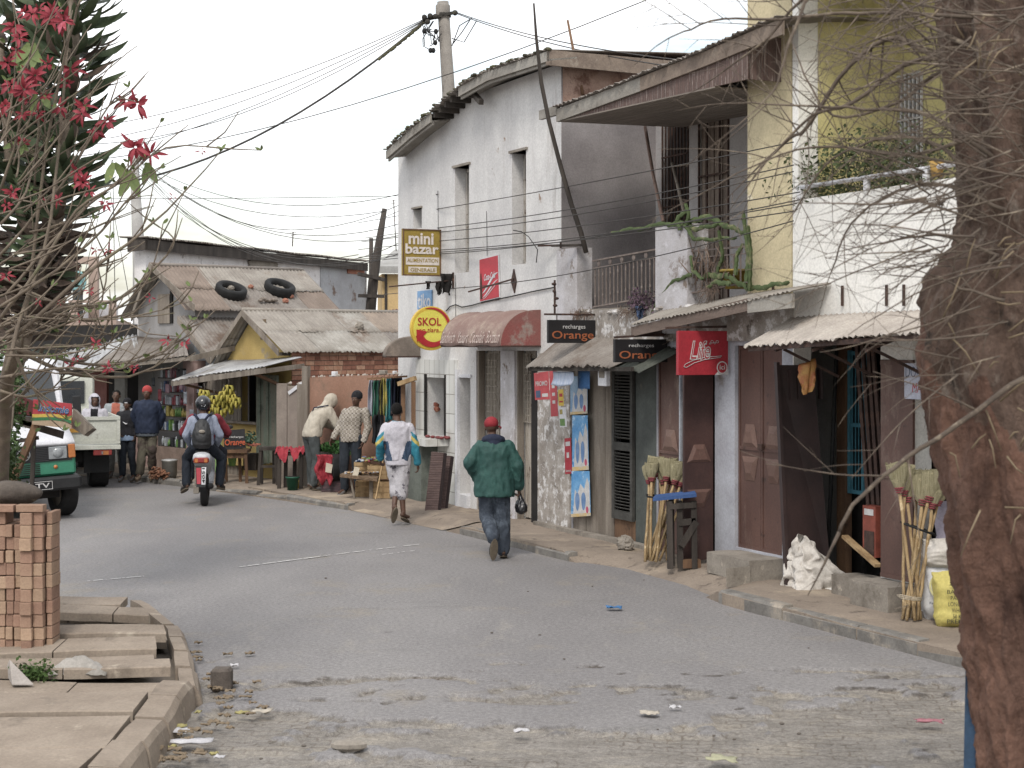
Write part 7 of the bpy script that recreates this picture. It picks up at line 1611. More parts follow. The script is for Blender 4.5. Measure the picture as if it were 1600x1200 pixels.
    if f('helmet'):
        mb = MB(); mb.ell(hl(0,-.005,.035),(.125,.15,.13),Mh,26,18); r = fuse(mb,.011,2)
        keep = [i for i,fc in enumerate(r.f) if (lambda v: v.z > -.075 and not (v.y > .05 and v.z < .05))(Mh.transposed() @ (r.v[fc[0]]-hd))]; r.f = [r.f[i] for i in keep]; r.sm = [True]*len(keep); r.m = [0]*len(keep)
        hm = r.build('helmet',f('helmet'),o,Mw); mb = MB()
        for (x,z) in ((-.01,-.02),(.02,-.0),(.03,-.03),(-.0,.0),(.045,-.01)): mb.ell(hl(x,-.145,z+.02),(.008,.006,.006),Mh,6,4)
        mb.build('sticker',white_p,hm,Mw)
    if f('hood'):
        mb = MB(); op = f('hood_open',True); mb.ell(hl(0,-.02,.02),(.112,.125,.135),Mh,22,16); capsule(mb,nk+V((0,-.02,-.02)),hl(0,-.04,-.06),.115,.1); r = fuse(mb,.012,3,.008,9,seed)
        if op: keep = [i for i,fc in enumerate(r.f) if (lambda v: not (v.y > .035 and abs(v.x) < .072 and -.1 < v.z < .095))(Mh.transposed() @ (r.v[fc[0]]-hd))]; r.f = [r.f[i] for i in keep]; r.sm = [True]*len(keep); r.m = [0]*len(keep)
        r.build('hood',f('hood'),o,Mw)
    if f('hood_down'):
        mb = MB(); c = nk+V((0,-.045,.0)); 
        for k in range(12): a = math.pi*(.86+1.28*k/11); a2 = math.pi*(.86+1.28*(k+1)/11) if k < 11 else a; p = c+V((math.cos(a)*.10,math.sin(a)*.06+.03,.015*math.cos((a-math.pi*1.5)*2))); q = c+V((math.cos(a2)*.10,math.sin(a2)*.06+.03,.015*math.cos((a2-math.pi*1.5)*2))); capsule(mb,p,q,.045,.045,8)
        mb.ell(c+V((0,-.02,-.045)),(.085,.05,.06)); fuse(mb,.012,3,.008,9,seed).build('hood',f('hood_down'),o,Mw)
    # torso garment
    T_ = f('top')
    if T_:
        bulk = f('bulk',.02); hem = f('hem',-.08); hp,wa,ch = S['hip'],S['waist'],S['chest']; dn = (hp-wa).normalized() if f('hem_follow') else V((0,0,-1))
        mb = MB(); hb = f('hemflare',0)
        loft(mb,[(hp+dn*(-hem),.155+bulk+hb,.112+bulk+hb*.6),(hp,.155+bulk+hb*.8,.115+bulk+hb*.4),(wa,.145+bulk+hb*.5,.105+bulk+hb*.3),(ch,.165+bulk,.118+bulk*.9),(nk-(nk-ch)*.45,.172+bulk*.7,.105+bulk*.7),(nk-(nk-ch)*.2,.12+bulk*.5,.08+bulk*.5),(nk+V((0,0,.0)),.068,.066)],sh)
        for q in 'RL':
            e = S['wr'+q]; el = S['el'+q]
            if f('sleeve',1) < 1: e = el.lerp(e,f('sleeve'))
            limb(mb,[S['sh'+q],el,e-(e-el).normalized()*.012],[.062+bulk*.3,.053+bulk*.5,.044+bulk*.42])
        w_ = f('wrinkle',.011); r = fuse(mb,.0125*lod,9,w_,7,seed,f('topfn')); g = r.build(f('topname','jacket'),T_ if isinstance(T_,list) else [T_],o,Mw)
        if f('topdetail'): f('topdetail')(g,Mw,S)
        if f('rib'): mb = MB(); loft(mb,[(hp+dn*(-hem+.04),.14+bulk+hb,.10+bulk+hb*.6),(hp+dn*(-hem-.015),.145+bulk+hb,.105+bulk+hb*.6)],sh); mb.build('waistband',f('rib'),g,Mw)
    if f('under'):
        hp = S['hip']; mb = MB(); loft(mb,[(hp+V((0,0,f('hem',-.08)+.04)),.15+f('bulk',.02),.11+f('bulk',.02)),(hp+V((0,0,f('hem',-.08)-f('under_len',.05))),.15+f('bulk',.02),.115+f('bulk',.02))],sh); fuse(mb,.0125,2,.006,9,seed+4).build('shirt',f('under'),o,Mw)
    P_ = f('legs'); lr = f('legr',(.098,.078,.068)); cut = f('cut',1.0)
    mb = MB(); hp = S['hip']; loft(mb,[(hp+V((0,0,.06)),.14,.1),(hp,.152,.115),(hp-V((0,0,.08)),.155,.115)],sh)
    for q in 'RL':
        kn,an = S['kn'+q],S['an'+q]
        e = kn.lerp(an,cut*.96)
        limb(mb,[S['hp'+q],kn,e],lr)
    fuse(mb,.0125*lod,3,f('legwr',.012),6.5,seed+9,f('legfn')).build('shorts' if cut < .8 else 'trousers',P_ if isinstance(P_,list) else [P_],o,Mw)
    for q in 'RL':
        a,t = S['an'+q],S['to'+q]; fw = (t-a); fn_ = fw.normalized(); dn = V((0,0,-1)); dn = (dn-fn_*dn.dot(fn_)).normalized(); sd = fn_.cross(dn)
        mb = MB(); M = Matrix((sd,fn_,-dn)).transposed(); mid = a+fw*.5+dn*.035
        if f('sandal'):
            pts = []; vs = []
            for k in range(16): an_ = 2*math.pi*k/16; vs.append(mid+sd*math.cos(an_)*.045+fn_*math.sin(an_)*.135+dn*.028)
            mb.slab(vs,dn*.018); mb.tube([mid+sd*.04+fn_*.0+dn*.03,mid+fn_*.05-dn*.0,mid-sd*.04+dn*.03],.007,5); mb.build('sandal',f('sandal'),o,Mw)
        else:
            mb.ell(mid+fn_*.035,(.048,.12,.042),M,14,8); mb.ell(a-fn_*.01+dn*.012,(.043,.06,.055),M,12,8); r = fuse(mb,.011,1); sh_ = r.build('shoe',f('shoe'),o,Mw)
            vs = [mid+fn_*.02+sd*math.cos(2*math.pi*k/18)*.047+fn_*math.sin(2*math.pi*k/18)*.14+dn*.024 for k in range(18)]; MB().slab(vs,dn*.02).build('sole',f('sole'),sh_,Mw)
    return o,S,Mw
shoe_d = mt('dark_shoe','2b2826','242120',8,.6,.1); sole_t = mt('tan_sole','6d6252','5b5144',12,.9,.3); shoe_g = mt('grey_shoe','6f6c6a','5f5c5a',8,.8,.1)
jean = mt('blue_denim','3c444f','333a45',6,.9,.25,(1,1,.6),c3='59636f',t3=(.5,.68),sc3=4,bs=30); dkjean = mt('dark_denim','2a3038','22272e',6,.9,.2,c3='3a414a',t3=(.55,.7),sc3=4); greyp = mt('grey_trousers','4c5152','414646',5,.9,.2)
# 1 man in green jacket walking away
grn = mt('bottle_green_jacket','27504a','1f433f',3,.7,.15,c3='35635b',t3=(.55,.72),sc3=4,spec=.35)
navy = mt('navy_hood','2a3044','222739',6,.9,.2)
def hemdet(g,Mw,S):
    mb = MB(); loft(mb,[(S['hip']+V((0,0,-.16)),.235,.165),(S['hip']+V((0,0,-.18)),.232,.163)],V((1,0,0)),28); mb.build('hem_lining',dark,g,Mw)
o1,S1,M_1 = person('man in bottle green jacket and red cap walking away with a black bag',772,873,19.15,3,1.70,
    dict(head=(-.03,.03,1.575),neck=(-.01,-.01,1.44),shL=(-.165,-.01,1.345),elL=(-.295,-.05,1.15),wrL=(-.2,.1,.96),shR=(.165,-.01,1.345),elR=(.275,-.03,1.12),wrR=(.3,.04,.86),
         hpR=(.085,0,.9),knR=(.105,.02,.5),anR=(.11,-.01,.1),toR=(.12,.16,.04),hpL=(-.09,0,.9),knL=(-.085,.06,.5),anL=(-.02,-.25,.28),toL=(-.035,-.19,.09)),
    dict(cap=mt('red_cap','8f1d28','7d1822',6,.8,.1),brim=(.75,.65,-.05),hood_down=navy,top=[grn],bulk=.05,hem=-.2,hemflare=.04,wrinkle=.017,rib=None,legs=[jean],legr=(.105,.088,.082),legwr=.016,shoe=shoe_d,sole=sole_t),seed=3,curl=1.1)
c = M_1 @ (S1['wrR']+V((.015,.02,-.12)))
mb = MB(); mb.tube([c+V((0,0,.05)),c+V((0,0,.0)),c+V((.005,0,-.06)),c+V((.01,0,-.12)),c+V((.015,0,-.18)),c+V((.01,0,-.21))],[.012,.02,.05,.075,.07,.02],14)
r = fuse(mb,.01,1,.014,14,4); tag(r.build('plastic_bag',mt('black_plastic','1c1c20','141417',8,.35,.2,spec=.6)),'black plastic bag hanging from the hand of the green jacket man','bag')
# 2 man with white and teal tracksuit top
wj = mt('white_nylon','b9b6bd','aaa7af',4,.7,.15); tealm = mt('teal_nylon','1f7f93','1a7085',4,.6,.15); bluen = mt('slate_blue_nylon','3a4f68','31445a',4,.7,.15); yeln = mt('yellow_nylon','b5a44a','a99840',4,.7)
def f2(c):
    ax = abs(c.x)
    if ax > .2 or (ax > .17 and c.z < 1.3 and False):
        if 1.18 < c.z+ (ax-.2)*.9 < 1.24: return 3
        if 1.24 <= c.z+(ax-.2)*.9 < 1.30 and ax > .235: return 1
        return 1 if c.z+(ax-.2)*.9 < 1.3 else 0
    if c.z < 1.16 and ax > .055+max(0,c.z-.85)*.28: return 2
    if c.z < .85: return 0
    if c.z > 1.44: return 1
    return 0
printm = mt('grey_print_cotton','b3b0b4','a3a0a4',5,.9,.2,c3='55525a',t3=(.56,.62),sc3=9)
person('man in white, teal and blue tracksuit top and printed shorts walking away',622,813,22.75,-3,1.66,
    dict(head=(-.02,.03,1.585),neck=(-.01,-.005,1.45),shL=(-.175,0,1.355),elL=(-.26,-.07,1.12),wrL=(-.27,.08,.9),shR=(.175,0,1.355),elR=(.245,-.02,1.1),wrR=(.28,.03,.83),
         knR=(.05,-.01,.5),anR=(.085,-.07,.11),toR=(.14,.1,.04),hpL=(-.09,0,.92),knL=(-.03,.05,.5),anL=(-.04,-.15,.2),toL=(-.08,-.08,.05)),
    dict(hair=True,top=[wj,tealm,bluen,yeln],topfn=f2,bulk=.03,hem=-.08,wrinkle=.015,under=wj,under_len=.06,legs=[printm],cut=.32,legr=(.11,.1,.09),sandal=sole_t),seed=8,curl=.7)
# 3 plaid shirt man facing the road
pls = [mt('plaid_pale','8d8478','82796d',8,.9,.1),mt('plaid_brown','665a50','5b5047',8,.9,.1),mt('plaid_white','a9a196','9d958a',8,.9,.1)]
def f3(c): a = int(math.floor((c.x+c.z*.1)/.022)) % 3; b = int(math.floor(c.z/.022)) % 3; return 1 if (a == 0 and b == 0) else (2 if (a == 0 or b == 0) else 0)
person('young man in beige plaid shirt and dark beanie standing behind the stall',548,772,26.3,172,1.70,
    dict(head=(-.1,.02,1.565),neck=(-.07,0,1.44),chest=(-.03,0,1.26),look=(.25,1,-.08),shR=(.09,0,1.345),elR=(.18,.0,1.12),wrR=(.27,.1,.93),shL=(-.245,0,1.36),elL=(-.3,.02,1.11),wrL=(-.24,.1,.88),knR=(.1,.05,.5),toR=(.16,.15,.03),hpL=(-.1,0,.92),anL=(-.14,0,.09),toL=(-.2,.14,.03)),
    dict(beanie=mt('dark_beanie','26262a','1e1e22',30,.95,.4),top=pls,topfn=f3,topname='shirt',bulk=.02,hem=-.09,wrinkle=.011,legs=[dkjean],shoe=shoe_g,sole=sole_t),seed=12)
# 4 hooded man leaning over the greens
crm = mt('cream_fleece','b3aa9a','a59c8c',9,.95,.3)
o4,S4,M4_ = person('person in cream hooded fleece bending over the stall, seen from behind',489,765,27.0,-52,1.70,
    dict(hip=(0,-.02,.93),waist=(0,.02,1.07),chest=(0,.13,1.23),neck=(0,.26,1.37),head=(0,.36,1.46),look=(0,.8,-.5),shR=(.175,.22,1.33),elR=(.24,.33,1.07),wrR=(.1,.52,.96),shL=(-.175,.22,1.33),elL=(-.22,.36,1.1),wrL=(-.05,.6,1.0),hpR=(.09,-.04,.91),hpL=(-.09,-.04,.91),anR=(.11,-.05,.09),anL=(-.13,.04,.09),toL=(-.15,.2,.03)),
    dict(hood=crm,top=[crm],topname='fleece',bulk=.035,hem=-.04,wrinkle=.012,legs=[greyp],legr=(.1,.08,.07),shoe=shoe_g,sole=sole_t),seed=21)
mb = MB(); pts = [(.17,.2,1.42),(.0,.02,1.38),(-.14,.0,1.15),(-.2,.06,.98)]; mb.tube([M4_ @ V(p) for p in pts],.012,5); mb2 = MB(); p = M4_ @ V((-.24,.06,.9)); mb2.ell(p,(.06,.09,.12),nu=12,nv=8)
o = thing('shoulder_bag','blue shoulder bag slung behind the cream hooded fleece','bag',p); mb2.build('pouch',mt('blue_cloth_bag','3a4a6c','30405f',8,.9),o); mb.build('strap',navy,o)
# 7 red beanie man
olive = mt('olive_brown_trousers','5d584a','4f4a3e',3,.9,.2,c3='453a36',t3=(.5,.6),sc3=2)
person('man in navy anorak and red knitted cap walking towards us on the far pavement',230,746,29.8,184,1.70,
    dict(shR=(.175,0,1.355),elR=(.26,-.07,1.13),wrR=(.19,-.12,.92),shL=(-.175,0,1.355),elL=(-.26,-.07,1.13),wrL=(-.19,-.12,.92),knL=(-.1,.09,.52),anL=(-.08,-.06,.13),toL=(-.09,.1,.03),knR=(.08,.06,.5),anR=(.12,.12,.09),toR=(.14,.28,.04)),
    dict(beanie=mt('red_knit','a83a38','9a3331',30,.95,.4),top=[mt('navy_anorak','222c42','1c2538',5,.8,.15)],bulk=.05,hem=-.13,hemflare=.015,wrinkle=.014,under=mt('grey_shirt','4d535a'),legs=[olive],legr=(.105,.085,.078),legwr=.016,shoe=mt('tan_shoe','8a7460','78644f',8),sole=sole_t),seed=31)
# 8 boy in black top
blkc = mt('black_fleece','26262a','1f1f23',8,.9,.2)
def swd(g,Mw,S):
    mb = MB(); mb.tube([V((.05,.158,1.21)),V((-.01,.165,1.165)),V((-.035,.165,1.17)),V((-.04,.16,1.19))],[.004,.012,.011,.004],6); mb.tube([V((.05,.158,1.21)),V((.02,.162,1.19)),V((-.02,.166,1.175))],[.003,.008,.008],6)
    mb.build('printed_tick',white_p,g,Mw)
person('boy in black sweatshirt with white tick mark and black beanie',199,748,29.9,178,1.50,
    dict(shR=(.165,0,1.36),elR=(.22,-.06,1.13),wrR=(.14,.06,.98),elL=(-.23,-.05,1.13),wrL=(-.2,.08,.92),knR=(.08,.06,.5),anR=(.09,.05,.09),toR=(.1,.22,.04),anL=(-.13,-.05,.09)),
    dict(beanie=mt('black_knit','1d1c20','18171a',30,.95,.4),beanie_mark=white_p,hood_down=mt('grey_collar','8a8a8c'),top=[blkc],topname='sweatshirt',topdetail=swd,bulk=.03,hem=-.05,wrinkle=.012,under=mt('pale_blue_shirt','7f93ab','7184a0',6),under_len=.09,legs=[dkjean],shoe=shoe_g,sole=sole_t),seed=41)
# 9 orange shirt youth
lg = mt('light_grey_jacket','8f9598','83898c',6,.9,.2); ors = mt('orange_shirt','a85f4a','9a5543',6,.9,.1)
def f9(c): return 1 if abs(c.x) < .085-(1.4-c.z)*.02 and c.y > .06 and c.z > .95 else 0
person('youth in open pale grey jacket over an orange shirt behind the truck',182,742,30.7,186,1.63,
    dict(wrR=(.24,.04,.88),knL=(-.1,.06,.5)),dict(hair=True,top=[lg,ors],topfn=f9,bulk=.03,hem=-.1,legs=[mt('pale_grey_trousers','7d7c77','706f6b',5,.9,.2)],shoe=shoe_g,sole=sole_t),seed=51)
# 10 white hood person
whc = mt('white_fleece','b5b2ba','a7a4ac',8,.95,.2)
def f10(c): return 1 if abs(c.x) < .07 and c.y > .06 and c.z > 1.0 else 0
person('person with white hood pulled up sitting on the bed of the flatbed truck',148,742,29.6,190,1.62,
    dict(look=(-.25,1,-.05),hpR=(.1,.02,.92),hpL=(-.1,.02,.92),knR=(.14,.38,.96),knL=(-.14,.38,.96),anR=(.14,.74,.94),anL=(-.14,.74,.94),toR=(.15,.8,1.1),toL=(-.15,.8,1.1)),dict(hood=whc,top=[whc,tb],topfn=f10,bulk=.04,hem=-.08,legs=[dkjean],shoe=shoe_d,sole=sole_t),seed=61,z0=.02)
# 11 person on the far balcony
person('distant person in pale turquoise shirt on the beige balcony',122,500,45.8,150,1.62,dict(),dict(hair=True,top=[mt('turquoise_shirt','6a9a9c','7fa5a6',8)],topname='shirt',bulk=.02,legs=[greyp],shoe=shoe_d,sole=sole_t),seed=71,lod=1.3,z0=F6.z(120,499))
# ================================================================ VEHICLES
tyrem = mt('tyre_rubber','2b2a2a','222121',14,.85,.3); plast = mt('black_plastic_trim','2a2a2b','232324',6,.6,.1); chrome = mt('dull_chrome','a8a8a8','909090',6,.35,.05,metal=.8)
glassd = mt('dark_vehicle_glass','2a2f33','23272b',2,.12,0,spec=.7); redl = mt('red_lens','8f1f18','7d1a14',8,.3,0,spec=.6); orl2 = mt('orange_lens','b86a1c','a85f18',8,.3,0,spec=.6); headl = mt('headlamp_glass','8c9092','777b7e',14,.15,.1,spec=.8)
def wheel(name,c,r_,w,parent,M,axis='X',steer=0,rimm=None):
    Rm = Matrix.Rotation(rad(steer),3,'Z'); e = bpy.data.objects.new(name,None); C.objects.link(e); e.parent = parent; WM[e.name] = WM[parent.name]; h = w/2
    mb = MB(); n = 36; prof = [(r_*.58,-h*.8),(r_*.72,-h),(r_*.92,-h),(r_,-h*.7),(r_*1.0,h*.7),(r_*.92,h),(r_*.72,h),(r_*.58,h*.8)]
    mb.lathe(prof,c,n,'X',True,Rm); mb.build('tyre',tyrem,e,M)
    mb = MB(); mb.lathe([(r_*.57,-h*.82),(r_*.3,-h*.6),(r_*.12,-h*.85),(.02,-h*.86)],c,24,'X',True,Rm); mb.lathe([(r_*.57,h*.82),(r_*.3,h*.6),(r_*.12,h*.85),(.02,h*.86)],c,24,'X',True,Rm); mb.build('rim',rimm or conc,e,M); return e
# ---- minibus
loc = V((-7.2,23.1,0)); van = thing('minibus','old white and green minibus at the left edge facing us with black bumper','minibus',loc,rad(24))
MV = WM[van.name] @ Matrix.Rotation(rad(-3.5),4,'Y')
vw = mt('van_white_paint','c9c9cc','bdbdc2',2,.35,.02,c3='9a948c',t3=(.6,.8),sc3=3,spec=.6); vg = mt('van_green_paint','1f7a5c','1a6e52',2,.4,.02,c3='4d6a5c',t3=(.62,.8),sc3=3,spec=.6)
hw = .93
mb = MB(); mb.grid(lambda u,v: (hw*(2*u-1)*(1-.03*v),-.02+.72*v,1.09+.27*v**.8+.02*math.sin(u*math.pi)),12,8,True,(0,0,.05)); mb.build('bonnet',vw,van,MV,bevel=0)
mb = MB(); mb.bx(-hw,hw,.0,.7,.62,1.085); mb.mi = 1; mb.bx(-hw,hw,.02,5.0,.5,.98) if False else None; mb.mi = 0; mb.build('nose',vg,van,MV,bevel=.03)
prof = [(.7,1.1),(.72,1.34),(1.12,2.2),(1.35,2.32),(5.0,2.34),(5.1,1.1)]
mb = MB(); mb.slab([(-hw,y,z) for y,z in prof],(2*hw,0,0)); mb.build('cabin',vw,van,MV,bevel=.04)
mb = MB(); mb.slab([(-hw+.002,.7,.45),(-hw+.002,5.05,.45),(-hw+.002,5.05,1.12),(-hw+.002,.7,1.12)],(2*hw-.004,0,0)); mb.build('lower_body',vg,van,MV,bevel=.02)
mb = MB(); mb.slab([(-.84,.755,1.42),(.84,.755,1.42),(.8,1.085,2.13),(-.8,1.085,2.13)],(0,-.02,.01)); mb.build('windscreen',glassd,van,MV)
for s in (-1,1):
    mb = MB(); mb.slab([(s*(hw+.004),1.0,1.45),(s*(hw+.004),1.3,2.1),(s*(hw+.004),2.2,2.1),(s*(hw+.004),2.2,1.45)],(s*.01,0,0)); mb.build('side_window',glassd,van,MV)
    mb = MB(); mb.bar((s*(hw),1.0,1.5),(s*(hw+.2),.9,1.55),.03); mb.bx(s*(hw+.2)-.06,s*(hw+.2)+.06,.86,.9,1.42,1.72); mb.build('wing_mirror',plast,van,MV,bevel=.01)
gr = MB(); gr.bx(-.88,.88,-.018,-.001,.83,1.075); 
g_ = gr.build('grille',plast,van,MV)
mb = MB()
for k in range(9): mb.bx(-.6,.55,-.03,-.019,.845+k*.025,.855+k*.025)
mb.build('slats',mt('dark_slat','3c3c3e'),g_,MV)
for s in (-1,1):
    x = s*.68; mb = MB(); mb.bx(x-.13,x+.13,-.035,-.02,.86,1.04); hl_ = mb.build('headlight',headl,van,MV,bevel=.008)
    mb = MB(); mb.lathe([(.075,-.03),(.07,-.045),(.03,-.05)],(x,0,.95),20,'Y'); mb.build('lens',headl,hl_,MV)
    x = s*.88; MB().bx(x-.05,x+.05,-.03,.08,.86,1.06).build('indicator',orl2,van,MV,bevel=.01)
mb = MB()
for k in range(6):
    for a,b_ in ((-.5,-.02),(.02,.42)): mb.bx(a,b_,-.012,.001,.65+k*.028,.662+k*.028)
mb.build('lower_slots',dark,van,MV)
MB().lathe([(.03,-.004),(.028,-.016)],(.64,0,.745),14,'Y').build('fog_lamp',orl2,van,MV)
mb = MB(); c = V((.2-.0,-.045,.955)); n = 28; vs = []
for k in range(n):
    a = 2*math.pi*k/n
    for r_ in (.079,.092):
        for y in (-.045,-.03): vs.append((c.x+math.cos(a)*r_,y,c.z+math.sin(a)*r_))
mb.add(vs,[tuple(((k+dk) % n)*4+i for dk,i in q) for k in range(n) for q in (((0,0),(1,0),(1,2),(0,2)),((0,1),(1,1),(1,3),(0,3)),((0,0),(1,0),(1,1),(0,1)),((0,2),(1,2),(1,3),(0,3)))])
for a in (90,210,330): mb.bar(c,c+V((math.cos(rad(a))*.085,0,math.sin(rad(a))*.085)),.018,.014,V((0,1,0)))
mb.build('badge',chrome,van,MV)
mb = MB(); mb.slab([(-.98,-.14,.41),(.98,-.14,.41),(1.0,.55,.41),(-1.0,.55,.41)],(0,0,.2)); mb.build('bumper',plast,van,MV,bevel=.035)
pl_ = MB().bx(.1,.56,-.16,-.145,.44,.56).build('number_plate',mt('plate_black','1e1e20'),van,MV)
textmb('7 TV',MV,1,(.2,-.162,.465),(.32,0,0),(0,0,.07),.002,.012).build('lettering',wlt,pl_,MV)
mb = MB()
for (x0,x1,z0,z1) in ((.1,.56,.44,.447),(.1,.56,.553,.56),(.1,.107,.447,.553),(.553,.56,.447,.553)): mb.bx(x0,x1,-.165,-.161,z0,z1)
mb.build('plate_rim',wlt,pl_,MV)
MB().bx(-.7,.7,.2,4.6,.28,.45).build('chassis',dark,van,MV)
mv0 = WM[van.name]
wheel('wheel',(.80,.72,.34),.34,.24,van,mv0,steer=14); wheel('wheel',(-.80,.72,.34),.34,.24,van,mv0,steer=14); wheel('wheel',(.80,3.9,.34),.34,.24,van,mv0); wheel('wheel',(-.80,3.9,.34),.34,.24,van,mv0)
# ---- flatbed truck
tr = thing('flatbed_truck','cream flatbed truck seen from behind with yellow reflector on its tailgate','truck',(-7.85,27.95,0),rad(20)); MT = WM[tr.name]
tcm = mt('truck_cream_paint','c6c7bc','b7b8ac',3,.5,.05,c3='7d7868',t3=(.58,.76),sc3=4)
x0,x1 = -.95,.98
mb = MB(); mb.bx(x0,x1,0,.03,.82,1.3); mb.mi = 0
for (a,b_,z0,z1) in ((x0,x1,1.24,1.3),(x0,x1,.82,.88),(x0,x0+.06,.885,1.235),(x1-.06,x1,.885,1.235),(-.1,-.05,.885,1.235)): mb.bx(a,b_,-.025,-.001,z0,z1)
tg_ = mb.build('tailgate',tcm,tr,MT); MB().bx(.12,.48,-.03,-.0265,1.03,1.1).build('reflector',mt('amber_reflector','b8851f','a87a1c',9,.5),tg_,MT)
textmb('MR',MT,1,(-.55,-.004,.98),(.3,0,0),(0,0,.16),.003,.02).build('lettering',vg,tg_,MT)
mb = MB(); mb.bx(x0-.01,x1+.01,-.04,3.7,.72,.8); mb.build('bed_floor',tcm,tr,MT,bevel=.008)
for x in (x0,x1-.03): MB().bx(x,x+.03,.04,3.7,.82,1.3).build('side_board',tcm,tr,MT)
for x in (.68,-.72):
    lt_ = MB().bx(x-.16,x+.16,-.03,.03,.62-.0,.735-.02).build('tail_light',redl,tr,MT,bevel=.008); MB().bx(x+.0,x+.1,-.036,-.031,.63,.70).build('indicator',orl2,lt_,MT); MB().bx(x-.02,x+.015,-.036,-.031,.64,.69).build('reversing_lamp',headl,lt_,MT)
for s in (-1,1): MB().bx(s*.62-.22,s*.62+.22,.45,.47,.28,.66).build('mudflap',plast,tr,MT); wheel('wheel',(s*.68,.85,.36),.36,.34,tr,MT)
for s in (-1,1): wheel('wheel',(s*.72,4.5,.36),.36,.22,tr,MT)
mb = MB(); mb.bx(-.35,.35,.2,4.9,.5,.66); mb.tube([(-.3,.1,.42),(.25,.1,.42)],.03,8); mb.bx(-.1,.15,.12,.3,.42,.7); mb.build('chassis',dark,tr,MT)
mb = MB(); mb.slab([(-.9,3.8,.5),(-.9,3.8,1.95),(-.9,5.2,1.95),(-.9,5.5,1.4),(-.9,5.55,.5)],(1.8,0,0)); cb_ = mb.build('cab',tcm,tr,MT,bevel=.04); MB().bx(-.7,.7,3.76,3.795,1.4,1.85).build('rear_window',glassd,cb_,MT)
# ---- scooter
sl_ = V((-4.93,25.5,0)); sc0 = thing('scooter','white scooter with red tail light carrying two riders away up the road','scooter',sl_,rad(7)); MS = WM[sc0.name]
scw = mt('scooter_white','b9bcc0','adb0b5',3,.4,.02,spec=.6); 
wheel('rear_wheel',(.03,.0,.26),.26,.11,sc0,MS,rimm=plast); wheel('front_wheel',(-.03,1.25,.26),.26,.10,sc0,MS,rimm=plast)
mb = MB(); loft(mb,[((0,-.32,.80),.075,.04),((0,-.25,.78),.14,.10),((0,.05,.72),.15,.14),((0,.4,.62),.12,.14),((0,.55,.5),.09,.12)]); fuse(mb,.014,2).build('tail_body',scw,sc0,MS)
mb = MB(); loft(mb,[((0,.5,.3),.12,.05),((0,.75,.3),.13,.05),((0,.95,.45),.14,.05),((0,1.05,.8),.13,.06),((0,1.02,.98),.1,.05)]); fuse(mb,.016,2).build('leg_shield',scw,sc0,MS)
mb = MB(); loft(mb,[((0,-.24,.86),.1,.03),((0,.1,.87),.13,.05),((0,.45,.84),.12,.05),((0,.6,.8),.08,.03)]); fuse(mb,.014,2).build('seat',plast,sc0,MS)
mb = MB(); mb.bx(-.12,.12,-.37,-.3,.7,.79); tl = mb.build('tail_light',redl,sc0,MS,bevel=.02); MB().bx(-.1,-.05,-.377,-.371,.715,.775).build('indicator',orl2,tl,MS); MB().bx(.05,.1,-.377,-.371,.715,.775).build('indicator',orl2,tl,MS)
mb = MB(); mb.slab([(-.09,-.36,.66),(.09,-.36,.66),(.07,-.42,.33),(-.07,-.42,.33)],(0,.02,0)); mg = mb.build('rear_mudguard',plast,sc0,MS)
MB().slab([(-.075,-.368,.63),(-.002,-.368,.63),(.0,-.42,.38),(-.06,-.42,.38)],(0,.004,0)).build('red_plate',mt('red_plate','b03040','a02a38',8,.5),mg,MS); wp = MB().slab([(.01,-.368,.64),(.08,-.368,.64),(.07,-.42,.37),(.01,-.42,.37)],(0,.004,0)).build('number_plate',white_p,mg,MS)
textmb('4051',MS,1,(.065,-.428,.39),(-.005,.05,.24),(-.045,.0,.0),.003,.01).build('lettering',dark,wp,MS)
mb = MB(); mb.tube([(-.10,-.05,.24),(-.1,-.02,.62)],.022,8); mb.bx(-.14,-.05,-.1,.3,.2,.32); mb.build('engine',conc,sc0,MS,bevel=.01)
mb = MB(); mb.tube([(.12,-.25,.33),(.12,.1,.3),(.1,.4,.27)],[.045,.05,.02],10); mb.build('exhaust',plast,sc0,MS)
mb = MB(); mb.tube([(-.34,1.0,1.02),(-.1,1.05,1.04),(.1,1.05,1.04),(.34,1.0,1.02)],.016,8); mb.tube([(0,1.05,1.03),(0,1.12,.75),(0,1.25,.27)],.03,8); mb.build('handlebar',plast,sc0,MS)
for s in (-1,1): mb = MB(); mb.tube([(s*.26,1.02,1.03),(s*.36,1.0,1.17)],.007,5); mb.ell((s*.38,1.0,1.2),(.05,.012,.035)); mb.build('mirror',chrome if s < 0 else plast,sc0,MS)
mb = MB(); mb.lathe([(.29,-.055),(.3,0),(.29,.055)],(-.03,1.25,.26),24,'X'); mb.f = mb.f[:8]+mb.f[24:32]; mb.m = mb.m[:16]; mb.sm = mb.sm[:16]; mb.build('front_mudguard',scw,sc0,MS)
lgr = mt('pale_grey_sweater','8b93a5','7d8598',5,.9,.2); dkj2 = mt('dark_blue_jeans','252b35','1e232c',6,.9,.2)
seat = dict(hip=(0,.02,.93),hpR=(.09,.02,.9),hpL=(-.09,.02,.9))
def rider(y,J,outfit,label,seed):
    b = dict(hip=(0,0,.96),waist=(0,.02,1.1),chest=(0,.06,1.27),neck=(0,.08,1.45),head=(0,.12,1.58),hpR=(.1,.02,.93),hpL=(-.1,.02,.93),knR=(.27,.4,.78),knL=(-.27,.4,.78),anR=(.25,.28,.36),anL=(-.25,.28,.36),toR=(.28,.45,.33),toL=(-.28,.45,.33))
    b.update(J); p = MS @ V((0,y,0)); return person(label,800+p.x/p.y*FPX,800,p.y,7,1.68,b,outfit,seed=seed,z0=0.03)
